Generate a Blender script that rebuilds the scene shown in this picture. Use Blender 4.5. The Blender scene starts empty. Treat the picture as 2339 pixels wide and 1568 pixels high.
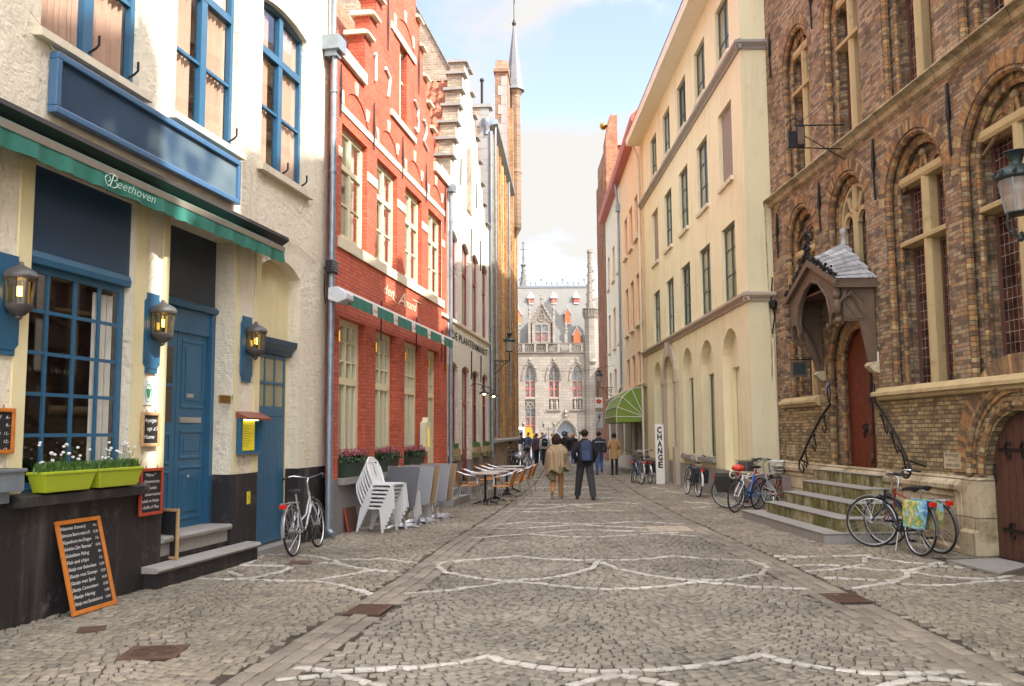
import bpy, bmesh, math, random
import numpy as np
from math import sin, cos, pi, radians, atan, atan2, sqrt, hypot
from mathutils import Vector, Matrix, noise as mnoise
D = bpy.data; S = bpy.context.scene; COL = S.collection
random.seed(7); RNG = np.random.default_rng(7)
# ------------------------------------------------------------ camera
CAM_H = 1.68
cam = D.cameras.new('Camera'); cam.sensor_width = 36; cam.lens = 36*2069/2339.; cam.clip_end = 3000; cam.clip_start = .05
co = D.objects.new('Camera', cam); COL.objects.link(co); S.camera = co
co.matrix_world = Matrix.Translation((0, 0, CAM_H)) @ Matrix.Rotation(pi/2+atan(206/2069.), 4, 'X') @ Matrix.Rotation(-.0067, 4, 'Z')
# ------------------------------------------------------------ sky, sun
SUN = Vector((1, -.62, 1.12)).normalized()
W = D.worlds.new('World'); S.world = W; W.use_nodes = True
nt = W.node_tree; N = nt.nodes; L = nt.links; N.clear()
def nd(t, **k):
    n = N.new(t)
    for a, b in k.items(): setattr(n, a, b)
    return n
out = nd('ShaderNodeOutputWorld'); bg = nd('ShaderNodeBackground'); bg.inputs[1].default_value = .15
sky = nd('ShaderNodeTexSky', sky_type='NISHITA', sun_disc=False, sun_elevation=math.asin(SUN.z), sun_rotation=atan2(SUN.x, SUN.y), air_density=1.0, dust_density=1.2)
tc = nd('ShaderNodeTexCoord'); mp = nd('ShaderNodeMapping'); mp.inputs['Scale'].default_value = (1, 1, 1.7); mp.inputs['Location'].default_value = (.35, .1, .25)
nz = nd('ShaderNodeTexNoise'); nz.inputs['Scale'].default_value = 4.2; nz.inputs['Detail'].default_value = 7; nz.inputs['Roughness'].default_value = .52
rp = nd('ShaderNodeValToRGB'); rp.color_ramp.elements[0].position = .44; rp.color_ramp.elements[1].position = .58
rp.color_ramp.interpolation = 'EASE'
# clouds glow more towards the sun, boosted there to fill the shaded street
vm = nd('ShaderNodeVectorMath', operation='DOT_PRODUCT'); vm.inputs[1].default_value = SUN
mr = nd('ShaderNodeMapRange'); mr.inputs[1].default_value = .0; mr.inputs[2].default_value = 1.; mr.inputs[3].default_value = 1.98; mr.inputs[4].default_value = 21.
cc = nd('ShaderNodeMixRGB', blend_type='MULTIPLY'); cc.inputs[0].default_value = 1; cc.inputs[1].default_value = (1, .975, .935, 1)
mx = nd('ShaderNodeMixRGB')
L.new(tc.outputs['Generated'], mp.inputs[0]); L.new(mp.outputs[0], nz.inputs[0]); L.new(nz.outputs[0], rp.inputs[0])
L.new(tc.outputs['Generated'], vm.inputs[0]); L.new(vm.outputs['Value'], mr.inputs[0]); L.new(mr.outputs[0], cc.inputs[2])
sm = nd('ShaderNodeMixRGB', blend_type='ADD'); sm.inputs[0].default_value = 1; sm.inputs[2].default_value = (.22, .2, .16, 1)   # thin veil of high cloud
tn = nd('ShaderNodeMixRGB', blend_type='MULTIPLY'); tn.inputs[0].default_value = 1; tn.inputs[2].default_value = (.92, .8, .84, 1); L.new(sky.outputs[0], tn.inputs[1]); L.new(tn.outputs[0], sm.inputs[1])
L.new(rp.outputs[0], mx.inputs[0]); L.new(sm.outputs[0], mx.inputs[1]); L.new(cc.outputs[0], mx.inputs[2])
L.new(mx.outputs[0], bg.inputs[0]); L.new(bg.outputs[0], out.inputs[0])
sl = D.lights.new('Sun', 'SUN'); sl.energy = 3.1; sl.angle = radians(.6); sl.color = (1, .955, .88)
so = D.objects.new('Sun', sl); COL.objects.link(so); so.rotation_euler = SUN.to_track_quat('Z', 'Y').to_euler(); so.location = (20, -10, 40)
S.view_settings.view_transform = 'Standard'; S.view_settings.look = 'None'; S.view_settings.exposure = 1.68; S.view_settings.gamma = 1
S.render.engine = 'CYCLES'
try:
    S.cycles.max_bounces = 7; S.cycles.diffuse_bounces = 4; S.cycles.transparent_max_bounces = 10; S.cycles.caustics_reflective = False; S.cycles.caustics_refractive = False
except Exception: pass

# ------------------------------------------------------------ helpers
class MB:
    def __init__(s, sg=1): s.v = []; s.f = []; s.sg = sg; s.mi = []; s.m = 0
    def p(s, u, o, z): s.v.append((u, s.sg*o, z)); return len(s.v)-1
    def face(s, ids): s.f.append(tuple(ids)); s.mi.append(s.m)
    def poly(s, *ps): s.face([s.p(*q) for q in ps])
    def box(s, u0, u1, o0, o1, z0, z1):
        b = len(s.v)
        for z in (z0, z1):
            for u, o in ((u0, o0), (u1, o0), (u1, o1), (u0, o1)): s.p(u, o, z)
        for q in ((0, 1, 2, 3), (4, 5, 6, 7), (0, 1, 5, 4), (1, 2, 6, 5), (2, 3, 7, 6), (3, 0, 4, 7)): s.face([b+i for i in q])
        return s
    def prism(s, pts, o0, o1):          # polygon in (u,z) given a thickness in o
        n = len(pts); b = len(s.v)
        for o in (o0, o1):
            for u, z in pts: s.p(u, o, z)
        s.face(range(b, b+n)); s.face(range(b+n, b+2*n))
        for i in range(n): j = (i+1) % n; s.face((b+i, b+j, b+n+j, b+n+i))
        return s
    def prismz(s, pts, z0, z1):
        n = len(pts); b = len(s.v)
        for z in (z0, z1):
            for u, o in pts: s.p(u, o, z)
        s.face(range(b, b+n)); s.face(range(b+n, b+2*n))
        for i in range(n): j = (i+1) % n; s.face((b+i, b+j, b+n+j, b+n+i))
        return s
    def prismu(s, pts, u0, u1):         # profile in (o,z) swept along u
        n = len(pts); b = len(s.v)
        for u in (u0, u1):
            for o, z in pts: s.p(u, o, z)
        s.face(range(b, b+n)); s.face(range(b+n, b+2*n))
        for i in range(n): j = (i+1) % n; s.face((b+i, b+j, b+n+j, b+n+i))
        return s
    def rings(s, R, cap=True, close=False):
        b = len(s.v); n = len(R[0])
        for r in R:
            for q in r: s.p(*q)
        for k in range(len(R)-1):
            for i in range(n):
                j = (i+1) % n; s.face((b+k*n+i, b+k*n+j, b+(k+1)*n+j, b+(k+1)*n+i))
        if close:
            k = len(R)-1
            for i in range(n): j = (i+1) % n; s.face((b+k*n+i, b+k*n+j, b+j, b+i))
        elif cap:
            s.face(range(b, b+n)); s.face(range(b+(len(R)-1)*n, b+len(R)*n))
        return s
    def tube(s, pts, r, n=6, close=False):
        P = [Vector(q) for q in pts]; m = len(P); R = []
        rr = r if isinstance(r, (list, tuple)) else [r]*m
        ref = None
        for i in range(m):
            if close: t = P[(i+1) % m]-P[i-1]
            else: t = P[min(i+1, m-1)]-P[max(i-1, 0)]
            if t.length < 1e-9: t = Vector((0, 0, 1))
            t.normalize()
            if ref is None: ref = t.orthogonal().normalized()
            ref = (ref-t*ref.dot(t));
            if ref.length < 1e-6: ref = t.orthogonal()
            ref.normalize(); w = t.cross(ref)
            R.append([tuple(P[i]+(ref*cos(2*pi*k/n)+w*sin(2*pi*k/n))*rr[i]) for k in range(n)])
        return s.rings(R, close=close)
    def lathe(s, prof, c=(0, 0, 0), n=16, rot=0):     # profile (r,z) about the vertical through c
        R = [[(c[0]+r*cos(rot+2*pi*k/n), c[1]+r*sin(rot+2*pi*k/n), c[2]+z) for k in range(n)] for r, z in prof]
        return s.rings(R)
    def sphere(s, c, r, n=10, m=7, sc=(1, 1, 1)):
        R = []
        for i in range(m+1):
            a = -pi/2+pi*i/m; q = max(cos(a), .03)
            R.append([(c[0]+r*sc[0]*q*cos(2*pi*k/n), c[1]+r*sc[1]*q*sin(2*pi*k/n), c[2]+r*sc[2]*sin(a)) for k in range(n)])
        return s.rings(R)
    def add(s, mb, M=None):
        b = len(s.v)
        for q in mb.v:
            q = Vector(q)
            if M is not None: q = M @ q
            s.v.append(tuple(q))
        for f in mb.f: s.face([b+i for i in f])
        return s
    def build(s, name, m, parent=None, smooth=False, bevel=0, sub=0, mats=None):
        me = D.meshes.new(name); me.from_pydata(s.v, [], s.f)
        me.materials.append(m)
        if mats:
            for q in mats: me.materials.append(q)
            me.polygons.foreach_set('material_index', s.mi)
        if smooth:
            bm = bmesh.new(); bm.from_mesh(me); bmesh.ops.remove_doubles(bm, verts=bm.verts, dist=1e-5); bmesh.ops.recalc_face_normals(bm, faces=bm.faces)
            bm.to_mesh(me); bm.free()
            me.polygons.foreach_set('use_smooth', [True]*len(me.polygons))
            try: me.set_sharp_from_angle(angle=radians(48))
            except Exception: pass
        else:
            bm = bmesh.new(); bm.from_mesh(me); bmesh.ops.recalc_face_normals(bm, faces=bm.faces); bm.to_mesh(me); bm.free()
        o = D.objects.new(name, me); COL.objects.link(o)
        if parent: o.parent = parent
        if bevel:
            b = o.modifiers.new('b', 'BEVEL'); b.width = bevel; b.segments = 2; b.limit_method = 'ANGLE'; b.angle_limit = radians(40)
        if sub:
            b = o.modifiers.new('s', 'SUBSURF'); b.levels = sub; b.render_levels = sub
        return o
def split_build(mb, name, m, parent, **k):
    """every connected piece of mb becomes an object of its own"""
    par = list(range(len(mb.v)))
    def fd(a):
        while par[a] != a: par[a] = par[par[a]]; a = par[a]
        return a
    key = {}
    for i, q in enumerate(mb.v):
        kk = tuple(round(c, 4) for c in q)
        if kk in key: par[fd(i)] = fd(key[kk])
        else: key[kk] = i
    for f in mb.f:
        for i in f[1:]: par[fd(i)] = fd(f[0])
    grp = {}
    for f in mb.f: grp.setdefault(fd(f[0]), []).append(f)
    out = []
    for fs in grp.values():
        n = MB(); mp = {}
        for f in fs:
            for i in f:
                if i not in mp: mp[i] = len(n.v); n.v.append(mb.v[i])
            n.face([mp[i] for i in f])
        out.append(n.build(name, m, parent, **k))
    return out
def tag(o, label=None, cat=None, group=None, kind=None):
    if label: o['label'] = label
    if cat: o['category'] = cat
    if group: o['group'] = group
    if kind: o['kind'] = kind
    return o
def empty(name, loc=(0, 0, 0), rz=0, label=None, cat=None, group=None):
    o = D.objects.new(name, None); COL.objects.link(o); o.location = loc; o.rotation_euler = (0, 0, rz); o.empty_display_size = .2
    return tag(o, label, cat, group)
def copy_tree(o, loc, rz=None, label=None, parent=None, group=None):
    c = o.copy(); COL.objects.link(c)
    if parent: c.parent = parent
    else:
        c.location = loc
        if rz is not None: c.rotation_euler = (o.rotation_euler[0], o.rotation_euler[1], rz)
    if label: c['label'] = label
    if group: c['group'] = group
    for ch in [x for x in D.objects if x.parent == o]: copy_tree(ch, None, parent=c)
    return c
# facade frames: origin, direction of u (away from the camera); o = distance out of the wall towards the street
class FR:
    def __init__(s, o, d, side):
        d = Vector(d).normalized(); s.o = Vector((o[0], o[1], 0)); s.d = d; s.sg = side; s.rz = atan2(d.y, d.x)
        s.n = Vector((-d.y, d.x))*side
    def w(s, u, o, z=0): return (s.o.x+s.d.x*u+s.n.x*o, s.o.y+s.d.y*u+s.n.y*o, z)
    def root(s, name, label, cat, u=0, o=0, z=0, group=None): return empty(name, s.w(u, o, z), s.rz, label, cat, group)
FB = FR((-4.482, 8.107), (1.34, 6.993), -1); FRD = FR((-3.06, 14.9), (1.26, 8.08), -1); FP = FR((-1.80, 22.98), (.131, 1), -1)
FY = FR((-.7696, 30.845), (.06675, .99777), -1)
FC = FR((5.43, 20.6), (-.0094, 1), 1); FPA = FR((5.284, 36.1), (.02, 1), 1); FG = FR((6.03, 20.6), (-.04, 1), 1)

# ------------------------------------------------------------ materials
def srgb(h):
    if isinstance(h, str):
        c = [int(h[i:i+2], 16)/255 for i in (0, 2, 4)]
    else: c = list(h)
    return tuple([x/12.92 if x <= .04045 else ((x+.055)/1.055)**2.4 for x in c])
class NG:
    def __init__(s, m): s.t = m.node_tree; s.t.nodes.clear(); s.o = s.n('ShaderNodeOutputMaterial'); s.b = s.n('ShaderNodeBsdfPrincipled'); s.l(s.b.outputs[0], s.o.inputs[0])
    def n(s, t, inp=None, **k):
        q = s.t.nodes.new(t)
        for a, b in k.items(): setattr(q, a, b)
        for a, b in (inp or {}).items(): q.inputs[a].default_value = b
        return q
    def l(s, a, b): s.t.links.new(a, b)
    def coord(s): return s.n('ShaderNodeTexCoord').outputs['Object']
    def noise(s, v, sc, det=4, rough=.55):
        q = s.n('ShaderNodeTexNoise', {'Scale': sc, 'Detail': det, 'Roughness': rough}); s.l(v, q.inputs['Vector']); return q.outputs[0]
    def ramp(s, f, stops, interp='LINEAR'):
        q = s.n('ShaderNodeValToRGB'); r = q.color_ramp; r.interpolation = interp
        while len(r.elements) < len(stops): r.elements.new(.5)
        for e, (p, c) in zip(r.elements, stops): e.position = p; e.color = (*c, 1) if len(c) == 3 else c
        s.l(f, q.inputs[0]); return q.outputs[0]
    def mix(s, f, a, b, mode='MIX'):
        q = s.n('ShaderNodeMixRGB', blend_type=mode)
        for i, x in ((0, f), (1, a), (2, b)):
            if isinstance(x, (int, float)): q.inputs[i].default_value = x
            elif isinstance(x, tuple): q.inputs[i].default_value = (*x[:3], 1)
            else: s.l(x, q.inputs[i])
        return q.outputs[0]
    def math(s, op, a, b=0.):
        q = s.n('ShaderNodeMath', operation=op)
        for i, x in ((0, a), (1, b)):
            if isinstance(x, (int, float)): q.inputs[i].default_value = x
            else: s.l(x, q.inputs[i])
        return q.outputs[0]
    def bump(s, h, d, st=1.):
        q = s.n('ShaderNodeBump', {'Distance': d, 'Strength': st}); s.l(h, q.inputs['Height']); s.l(q.outputs[0], s.b.inputs['Normal'])
    def set(s, col=None, rough=None, metal=0, spec=None):
        if isinstance(col, tuple): s.b.inputs['Base Color'].default_value = (*col[:3], 1)
        elif col is not None: s.l(col, s.b.inputs['Base Color'])
        if isinstance(rough, (int, float)): s.b.inputs['Roughness'].default_value = rough
        elif rough is not None: s.l(rough, s.b.inputs['Roughness'])
        s.b.inputs['Metallic'].default_value = metal
        if spec is not None: s.b.inputs['Specular IOR Level'].default_value = spec
def newm(name):
    m = D.materials.new(name); m.use_nodes = True; return m, NG(m)
def sc3(c, k): return tuple(min(1, x*k) for x in c)
def mat(name, h, rough=.6, metal=0, var=.12, sc=4., bump=0, bsc=40., spec=None, rnd=0):
    m, g = newm(name); c = srgb(h); v = g.coord()
    col = g.mix(g.noise(v, sc, 5), sc3(c, 1-var*1.6), sc3(c, 1+var*1.6)) if var else c
    if rnd:
        r = g.n('ShaderNodeNewGeometry').outputs['Random Per Island']
        col = g.mix(1., col, g.ramp(r, [(0, (1-rnd,)*3), (1, (1+rnd*.4,)*3)]), 'MULTIPLY')
    g.set(col, rough, metal, spec)
    if bump: g.bump(g.noise(v, bsc, 3), bump)
    return m
def emis(name, h, k, rough=.4):
    m, g = newm(name); c = srgb(h); g.set(c, rough); g.b.inputs['Emission Color'].default_value = (*c, 1); g.b.inputs['Emission Strength'].default_value = k; return m
def wallco(g, su=1., sz=1.):
    x = g.n('ShaderNodeSeparateXYZ'); g.l(g.coord(), x.inputs[0])
    c = g.n('ShaderNodeCombineXYZ'); g.l(g.math('ADD', x.outputs[0], x.outputs[1]), c.inputs[0]); g.l(x.outputs[2], c.inputs[1]); return c.outputs[0]
def brick(name, stops, mortar, bw=.22, bh=.068, ms=.006, bump=.006, stain=.35, nsc=1.2, soot=None, rough=.85):
    """bricks in the facade's own plane, each with a colour of its own"""
    m, g = newm(name); v = wallco(g)
    wob = g.n('ShaderNodeTexNoise', {'Scale': 3., 'Detail': 2.}); g.l(v, wob.inputs['Vector'])
    vv = g.mix(.012, v, wob.outputs['Color'], 'ADD')
    b = g.n('ShaderNodeTexBrick', {'Scale': 1., 'Mortar Size': ms, 'Brick Width': bw, 'Row Height': bh, 'Color1': (0, 0, 0, 1), 'Color2': (1, 1, 1, 1), 'Mortar': (.5, .5, .5, 1), 'Mortar Smooth': .3})
    g.l(vv, b.inputs['Vector'])
    col = g.ramp(b.outputs['Color'], [(p, srgb(c)) for p, c in stops])
    n1 = g.noise(v, 14, 5, .7); n2 = g.noise(v, nsc, 5, .6)
    col = g.mix(1., col, g.ramp(n1, [(.3, (.62,)*3), (.7, (1.25,)*3)]), 'MULTIPLY')
    col = g.mix(b.outputs['Fac'], col, srgb(mortar))
    col = g.mix(1., col, g.ramp(n2, [(.35, (1-stain,)*3), (.6, (1.08,)*3)]), 'MULTIPLY')
    if soot: col = g.mix(g.ramp(g.noise(v, 2.3, 6, .7), [(.5, (0,)*3), (.68, (.75,)*3)]), col, srgb(soot))
    g.set(col, rough)
    h = g.math('ADD', g.math('MULTIPLY', b.outputs['Fac'], -1.), g.math('MULTIPLY', n1, .6)); g.bump(h, bump)
    return m
def plaster(name, h, dirt='8a8474', dk=.35, rough=.85, bump=.004, bsc=30, coarse=0, bricky=0, drip=0):
    m, g = newm(name); v = g.coord(); c = srgb(h); w = wallco(g)
    col = g.mix(g.noise(v, 1.1, 5), sc3(c, .9), sc3(c, 1.06))
    mp = g.n('ShaderNodeMapping', {'Scale': (2.2, 2.2, .22)}); g.l(v, mp.inputs[0])
    f = g.ramp(g.noise(mp.outputs[0], 1.6, 6, .65), [(.5, (0,)*3), (.8, (dk,)*3)]); col = g.mix(f, col, srgb(dirt))
    if drip: col = g.mix(g.ramp(g.noise(v, 3., 7, .75), [(.56, (0,)*3), (.72, (drip,)*3)]), col, sc3(srgb(dirt), .8))
    g.set(col, rough)
    h = g.noise(v, bsc, 4, .6)
    if coarse: h = g.math('ADD', h, g.math('MULTIPLY', g.noise(v, 6, 6, .7), coarse))
    if bricky:
        b = g.n('ShaderNodeTexBrick', {'Scale': 1., 'Mortar Size': .012, 'Brick Width': .2, 'Row Height': .068, 'Mortar Smooth': 1.}); g.l(g.mix(.05, w, g.noise(v, 4, 3), 'ADD'), b.inputs['Vector'])
        h = g.math('ADD', h, g.math('MULTIPLY', b.outputs['Fac'], -bricky))
    g.bump(h, bump); return m
def glass(name, tint=(.93, .95, .95), refl=.12, dark=None):
    m, g = newm(name)
    gl = g.n('ShaderNodeBsdfGlossy', {'Roughness': .03, 'Color': (.9, .93, .97, 1)}); tr = g.n('ShaderNodeBsdfTransparent', {'Color': (*tint, 1)})
    fr = g.n('ShaderNodeLayerWeight', {'Blend': .5}); mxs = g.n('ShaderNodeMixShader')
    g.l(g.math('ADD', g.math('MULTIPLY', g.math('POWER', fr.outputs['Facing'], 4.), .9), .05+refl*.5), mxs.inputs[0]); g.l(tr.outputs[0], mxs.inputs[1]); g.l(gl.outputs[0], mxs.inputs[2]); g.l(mxs.outputs[0], g.o.inputs[0])
    return m
def textmb(body, size, shear=0, align='LEFT', ext=.0, space=1., bold=0):
    c = D.curves.new('t', 'FONT'); c.body = body; c.size = size; c.shear = shear; c.align_x = align; c.extrude = ext; c.space_character = space; c.offset = bold; c.resolution_u = 2
    o = D.objects.new('t', c); COL.objects.link(o); dg = bpy.context.evaluated_depsgraph_get(); me = D.meshes.new_from_object(o.evaluated_get(dg))
    mb = MB(); mb.v = [tuple(v.co) for v in me.vertices]
    for p in me.polygons: mb.face(tuple(p.vertices))
    D.objects.remove(o); D.curves.remove(c); D.meshes.remove(me); return mb
def text_on(sg, body, size, u, o, z, width=None, **k):
    """lettering laid on a facade: reads left to right from the street"""
    t = textmb(body, size, **k); mb = MB(sg); xs = [q[0] for q in t.v] or [0, 1]; x0, x1 = min(xs), max(xs); f = (width/(x1-x0)) if width else 1
    for x, y, zz in t.v: mb.p(u+(x-x0)*f if sg < 0 else u-(x-x0)*f, o+zz, z+y)
    for q in t.f: mb.face(q)
    return mb
# ------------------------------------------------------------ facade pieces
def arcpts(u0, u1, zs, rise, kind='seg', n=14):
    c = (u0+u1)/2; w = (u1-u0)/2; P = []
    for i in range(n+1):
        t = -1+2*i/n
        if kind == 'point': z = zs+rise*(1-abs(t)**1.7)**.62 if abs(t) < 1 else zs
        elif abs(rise-w) < .02 or kind == 'round': t = -cos(pi*i/n); z = zs+rise*sin(pi*i/n)
        else:
            r = (w*w+rise*rise)/(2*rise); z = zs+rise-r+sqrt(max(r*r-(t*w)**2, 0))
        P.append((c+t*w, z))
    return P
def wall(mb, rects, holes=(), o=0., depth=.12):
    us = sorted({round(x, 4) for r in rects for x in r[:2]} | {round(x, 4) for h in holes for x in (h['u0'], h['u1'])})
    zs = sorted({round(x, 4) for r in rects for x in r[2:4]} | {round(x, 4) for h in holes for x in (h['z0'], h['z1'])})
    for i in range(len(us)-1):
        for j in range(len(zs)-1):
            u = (us[i]+us[i+1])/2; z = (zs[j]+zs[j+1])/2
            if any(r[0] < u < r[1] and r[2] < z < r[3] for r in rects) and not any(h['u0'] < u < h['u1'] and h['z0'] < z < h['z1'] for h in holes):
                mb.poly((us[i], o, zs[j]), (us[i+1], o, zs[j]), (us[i+1], o, zs[j+1]), (us[i], o, zs[j+1]))
    for h in holes:
        d = h.get('d', depth); u0, u1, z0, z1 = h['u0'], h['u1'], h['z0'], h['z1']; rise = h.get('rise', 0); zs_ = z1-rise
        mb.poly((u0, o, z0), (u0, o-d, z0), (u0, o-d, zs_), (u0, o, zs_)); mb.poly((u1, o, z0), (u1, o-d, z0), (u1, o-d, zs_), (u1, o, zs_))
        if not h.get('nb'): mb.poly((u0, o, z0), (u1, o, z0), (u1, o-d, z0), (u0, o-d, z0))
        if h.get('nt'): pass
        elif not rise: mb.poly((u0, o, z1), (u1, o, z1), (u1, o-d, z1), (u0, o-d, z1))
        else:
            P = arcpts(u0, u1, zs_, rise, h.get('kind', 'seg'))
            for a, b in zip(P, P[1:]):
                mb.poly((a[0], o, a[1]), (b[0], o, b[1]), (b[0], o, z1), (a[0], o, z1)); mb.poly((a[0], o, a[1]), (b[0], o, b[1]), (b[0], o-d, b[1]), (a[0], o-d, a[1]))
    return mb
def H(u0, u1, z0, z1, rise=0, **k): return dict(u0=u0, u1=u1, z0=z0, z1=z1, rise=rise, **k)
def arcbar(mb, P, w, o0, o1, inward=True):
    """a bar of width w following the points P"""
    c = sum(p[0] for p in P)/len(P); zb = min(p[1] for p in P); n = len(P); Q = []
    for i, (u, z) in enumerate(P):
        a = P[max(i-1, 0)]; b = P[min(i+1, n-1)]; t = Vector((b[0]-a[0], b[1]-a[1])).normalized(); nn = Vector((t.y, -t.x))*(w if inward else -w); Q.append((u+nn.x, z+nn.y))
    for i in range(n-1): mb.prism([P[i], P[i+1], Q[i+1], Q[i]], o0, o1)
def window(root, sg, u0, u1, z0, z1, o, fm, pm, fw=.06, th=.06, vb=(), hb=(), rise=0, kind='seg', name='window', curtain=None, pane=True, cur_o=-.14, part=None):
    mb = MB(sg); zs = z1-rise; f0 = o-th; f1 = o
    mb.box(u0, u0+fw, f0, f1, z0, zs); mb.box(u1-fw, u1, f0, f1, z0, zs); mb.box(u0+fw, u1-fw, f0, f1, z0, z0+fw*1.15)
    if rise: arcbar(mb, arcpts(u0, u1, zs, rise, kind, 10), fw, f0, f1)
    else: mb.box(u0+fw, u1-fw, f0, f1, z1-fw, z1)
    for fr, w in vb:
        c = u0+(u1-u0)*fr; zt = z1-fw
        if rise:
            P = arcpts(u0, u1, zs, rise, kind, 20); zt = max(z for q, z in P if abs(q-c) <= (u1-u0)/19)-fw*.7
        mb.box(c-w/2, c+w/2, f0+.004, f1-.004 if w < .06 else f1+.006, z0+fw, zt)
    for z, w in hb: mb.box(u0+fw, u1-fw, f0+.008, f1-.008 if w < .06 else f1+.012, z-w/2, z+w/2)
    fo = mb.build(name, fm, root)
    if pane:
        g = MB(sg); po = o-th*.6
        if rise:
            P = arcpts(u0+.01, u1-.01, zs, rise-.01, kind, 10); g.poly(*([(u0+.01, po, z0+.01)]+[(a, po, b) for a, b in P]+[(u1-.01, po, z0+.01)]))
        else: g.poly((u0+.01, po, z0+.01), (u1-.01, po, z0+.01), (u1-.01, po, z1-.01), (u0+.01, po, z1-.01))
        g.build('pane', pm, fo)
    if curtain:
        for (a, b, cz0, cz1, cm) in curtain:
            g = MB(sg); n = max(8, int((b-a)/.018)); pr = None
            for i in range(n+1):
                u = a+(b-a)*i/n; w = .022*sin(i*1.25)+.01*sin(i*.53); c = (u, o+cur_o+w)
                if pr: g.poly((pr[0], pr[1], cz0), (c[0], c[1], cz0), (c[0], c[1], cz1), (pr[0], pr[1], cz1))
                pr = c
            g.build('curtain', cm, fo, smooth=True)
    return fo
def pipe(root, sg, pts, r, m, name='drainpipe', clips=()):
    mb = MB(sg); mb.tube(pts, r, 10)
    v = [(a, sg*b, c) for a, b, c in mb.v]  # tube() already took (u,o,z); sign applied by p()
    for (u, o, z) in clips: mb.tube([(u, o, z-.02), (u, o, z+.02)], r*1.3, 10)
    return mb.build(name, m, root, smooth=True)
def room(root, sg, u0, u1, o0, o1, z0, z1, m, front=False, name='side_wall'):
    mb = MB(sg)
    mb.poly((u0, o0, z0), (u0, o1, z0), (u0, o1, z1), (u0, o0, z1)); mb.poly((u1, o0, z0), (u1, o1, z0), (u1, o1, z1), (u1, o0, z1))
    mb.poly((u0, o1, z0), (u1, o1, z0), (u1, o1, z1), (u0, o1, z1)); mb.poly((u0, o0, z1), (u1, o0, z1), (u1, o1, z1), (u0, o1, z1))
    return mb.build(name, m, root)
def pantiles(root, sg, u0, u1, o0, z0, o1, z1, m, clip=None, name='roof', tw=.23, tl=.34):
    """corrugated clay tiles on a slope from (o0,z0) at the eave to (o1,z1)"""
    mb = MB(sg); Lg = hypot(o1-o0, z1-z0); nr = int(Lg/tl); nc = int((u1-u0)/tw); K = 6
    dn = Vector((o1-o0, z1-z0))/Lg; nn = Vector((-dn.y, dn.x)) if dn.x < 0 else Vector((dn.y, -dn.x))
    if nn.y < 0: nn = -nn
    for r in range(nr):
        sh = random.uniform(-.01, .01)
        for c in range(nc):
            j = random.uniform(-.012, .012); um = u0+c*tw
            if clip and not clip(um, z0+dn.y*r*tl): continue
            rows = []
            for (s, lift) in ((r*tl-.03, .035), ((r+1)*tl, 0)):
                row = []
                for k in range(K+1):
                    x = k/K; h = .045*sin(x*2*pi-.6)+lift+j
                    q = Vector((o0, z0))+dn*s+nn*h; row.append((um+x*tw+sh, q.x, q.y))
                rows.append(row)
            for k in range(K): mb.poly(rows[0][k], rows[0][k+1], rows[1][k+1], rows[1][k])
            lo = [(a, b, z-.05) for a, b, z in rows[0]]
            for k in range(K): mb.poly(rows[0][k], rows[0][k+1], lo[k+1], lo[k])
    q0 = Vector((o0, z0))-nn*.06; q1 = Vector((o1, z1))-nn*.06
    if not clip: mb.poly((u0, q0.x, q0.y), (u1, q0.x, q0.y), (u1, q1.x, q1.y), (u0, q1.x, q1.y))
    return mb.build(name, m, root)
def ringblocks(mb, uc, zc, r0, r1, o0, o1, a0=0., a1=pi, n=30, gap=.006, zsc=1.):
    """voussoirs, every brick an island"""
    for i in range(n):
        t0 = a0+(a1-a0)*i/n+gap/r1/2; t1 = a0+(a1-a0)*(i+1)/n-gap/r1/2; tm = (t0+t1)/2; j = random.uniform(-.004, .004)
        P = [(uc+r*cos(t), zc+r*sin(t)*zsc) for r, t in ((r0, t0), (r0, t1), (r1, t1), (r1, t0))]
        mb.prism(P, o0, o1+j)
# ------------------------------------------------------------ shared materials
M = {}
M['white_plaster'] = plaster('white_plaster', 'e8dfc8', 'a8987a', .3, bump=.022, bsc=11, coarse=1.8, bricky=.05, drip=.25)
M['cream_smooth'] = plaster('cream_smooth', 'e2d6a8', 'a09060', .25, bump=.004, bsc=12, coarse=.4)
M['sill'] = plaster('sill', 'ddd3bc', '6a6250', .4, bump=.004, bsc=20, coarse=.4, drip=.4)
M['black_paint'] = plaster('black_paint', '262324', '8c8882', .3, rough=.6, bump=.008, bsc=14, coarse=.8, drip=.5)
M['blue'] = mat('blue_paint', '2e5f7e', .36, var=.16, sc=3, bump=.0015, bsc=25)
M['blue_dark'] = mat('blue_dark_paint', '2a4660', .4, var=.12, sc=2, bump=.002, bsc=20)
M['blue_black'] = mat('blue_black_paint', '303a48', .45, var=.12)
M['glass'] = glass('window_glass'); M['glass_r'] = glass('window_glass_reflecting', refl=.5)
M['curtain'] = mat('curtain_cloth', 'c4a08a', .9, var=.08, sc=6); M['net'] = mat('net_curtain', 'ece6da', .9, var=.06, sc=8)
M['iron'] = mat('black_iron', '1c1b1c', .5, .3, var=.2, sc=14, bump=.001)
M['zinc'] = mat('grey_zinc', '8d99a4', .42, .55, var=.28, sc=5, bump=.001)
M['red'] = brick('red_painted_brick', [(0, 'c86046'), (.5, 'cf6e52'), (1, 'bc583e')], 'ac523c', .21, .07, .01, .014, .16)
M['cream_paint'] = mat('cream_paint', 'e2dbb6', .45, var=.06, sc=3, bump=.001)
M['cream_stone'] = plaster('cream_stone_paint', 'ddd3b8', 'a89c80', .2, bump=.004, bsc=10, coarse=.5)
M['grey_plinth'] = plaster('grey_plinth', '84807e', '55504e', .4, bump=.01, bsc=9, coarse=1.)
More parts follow.
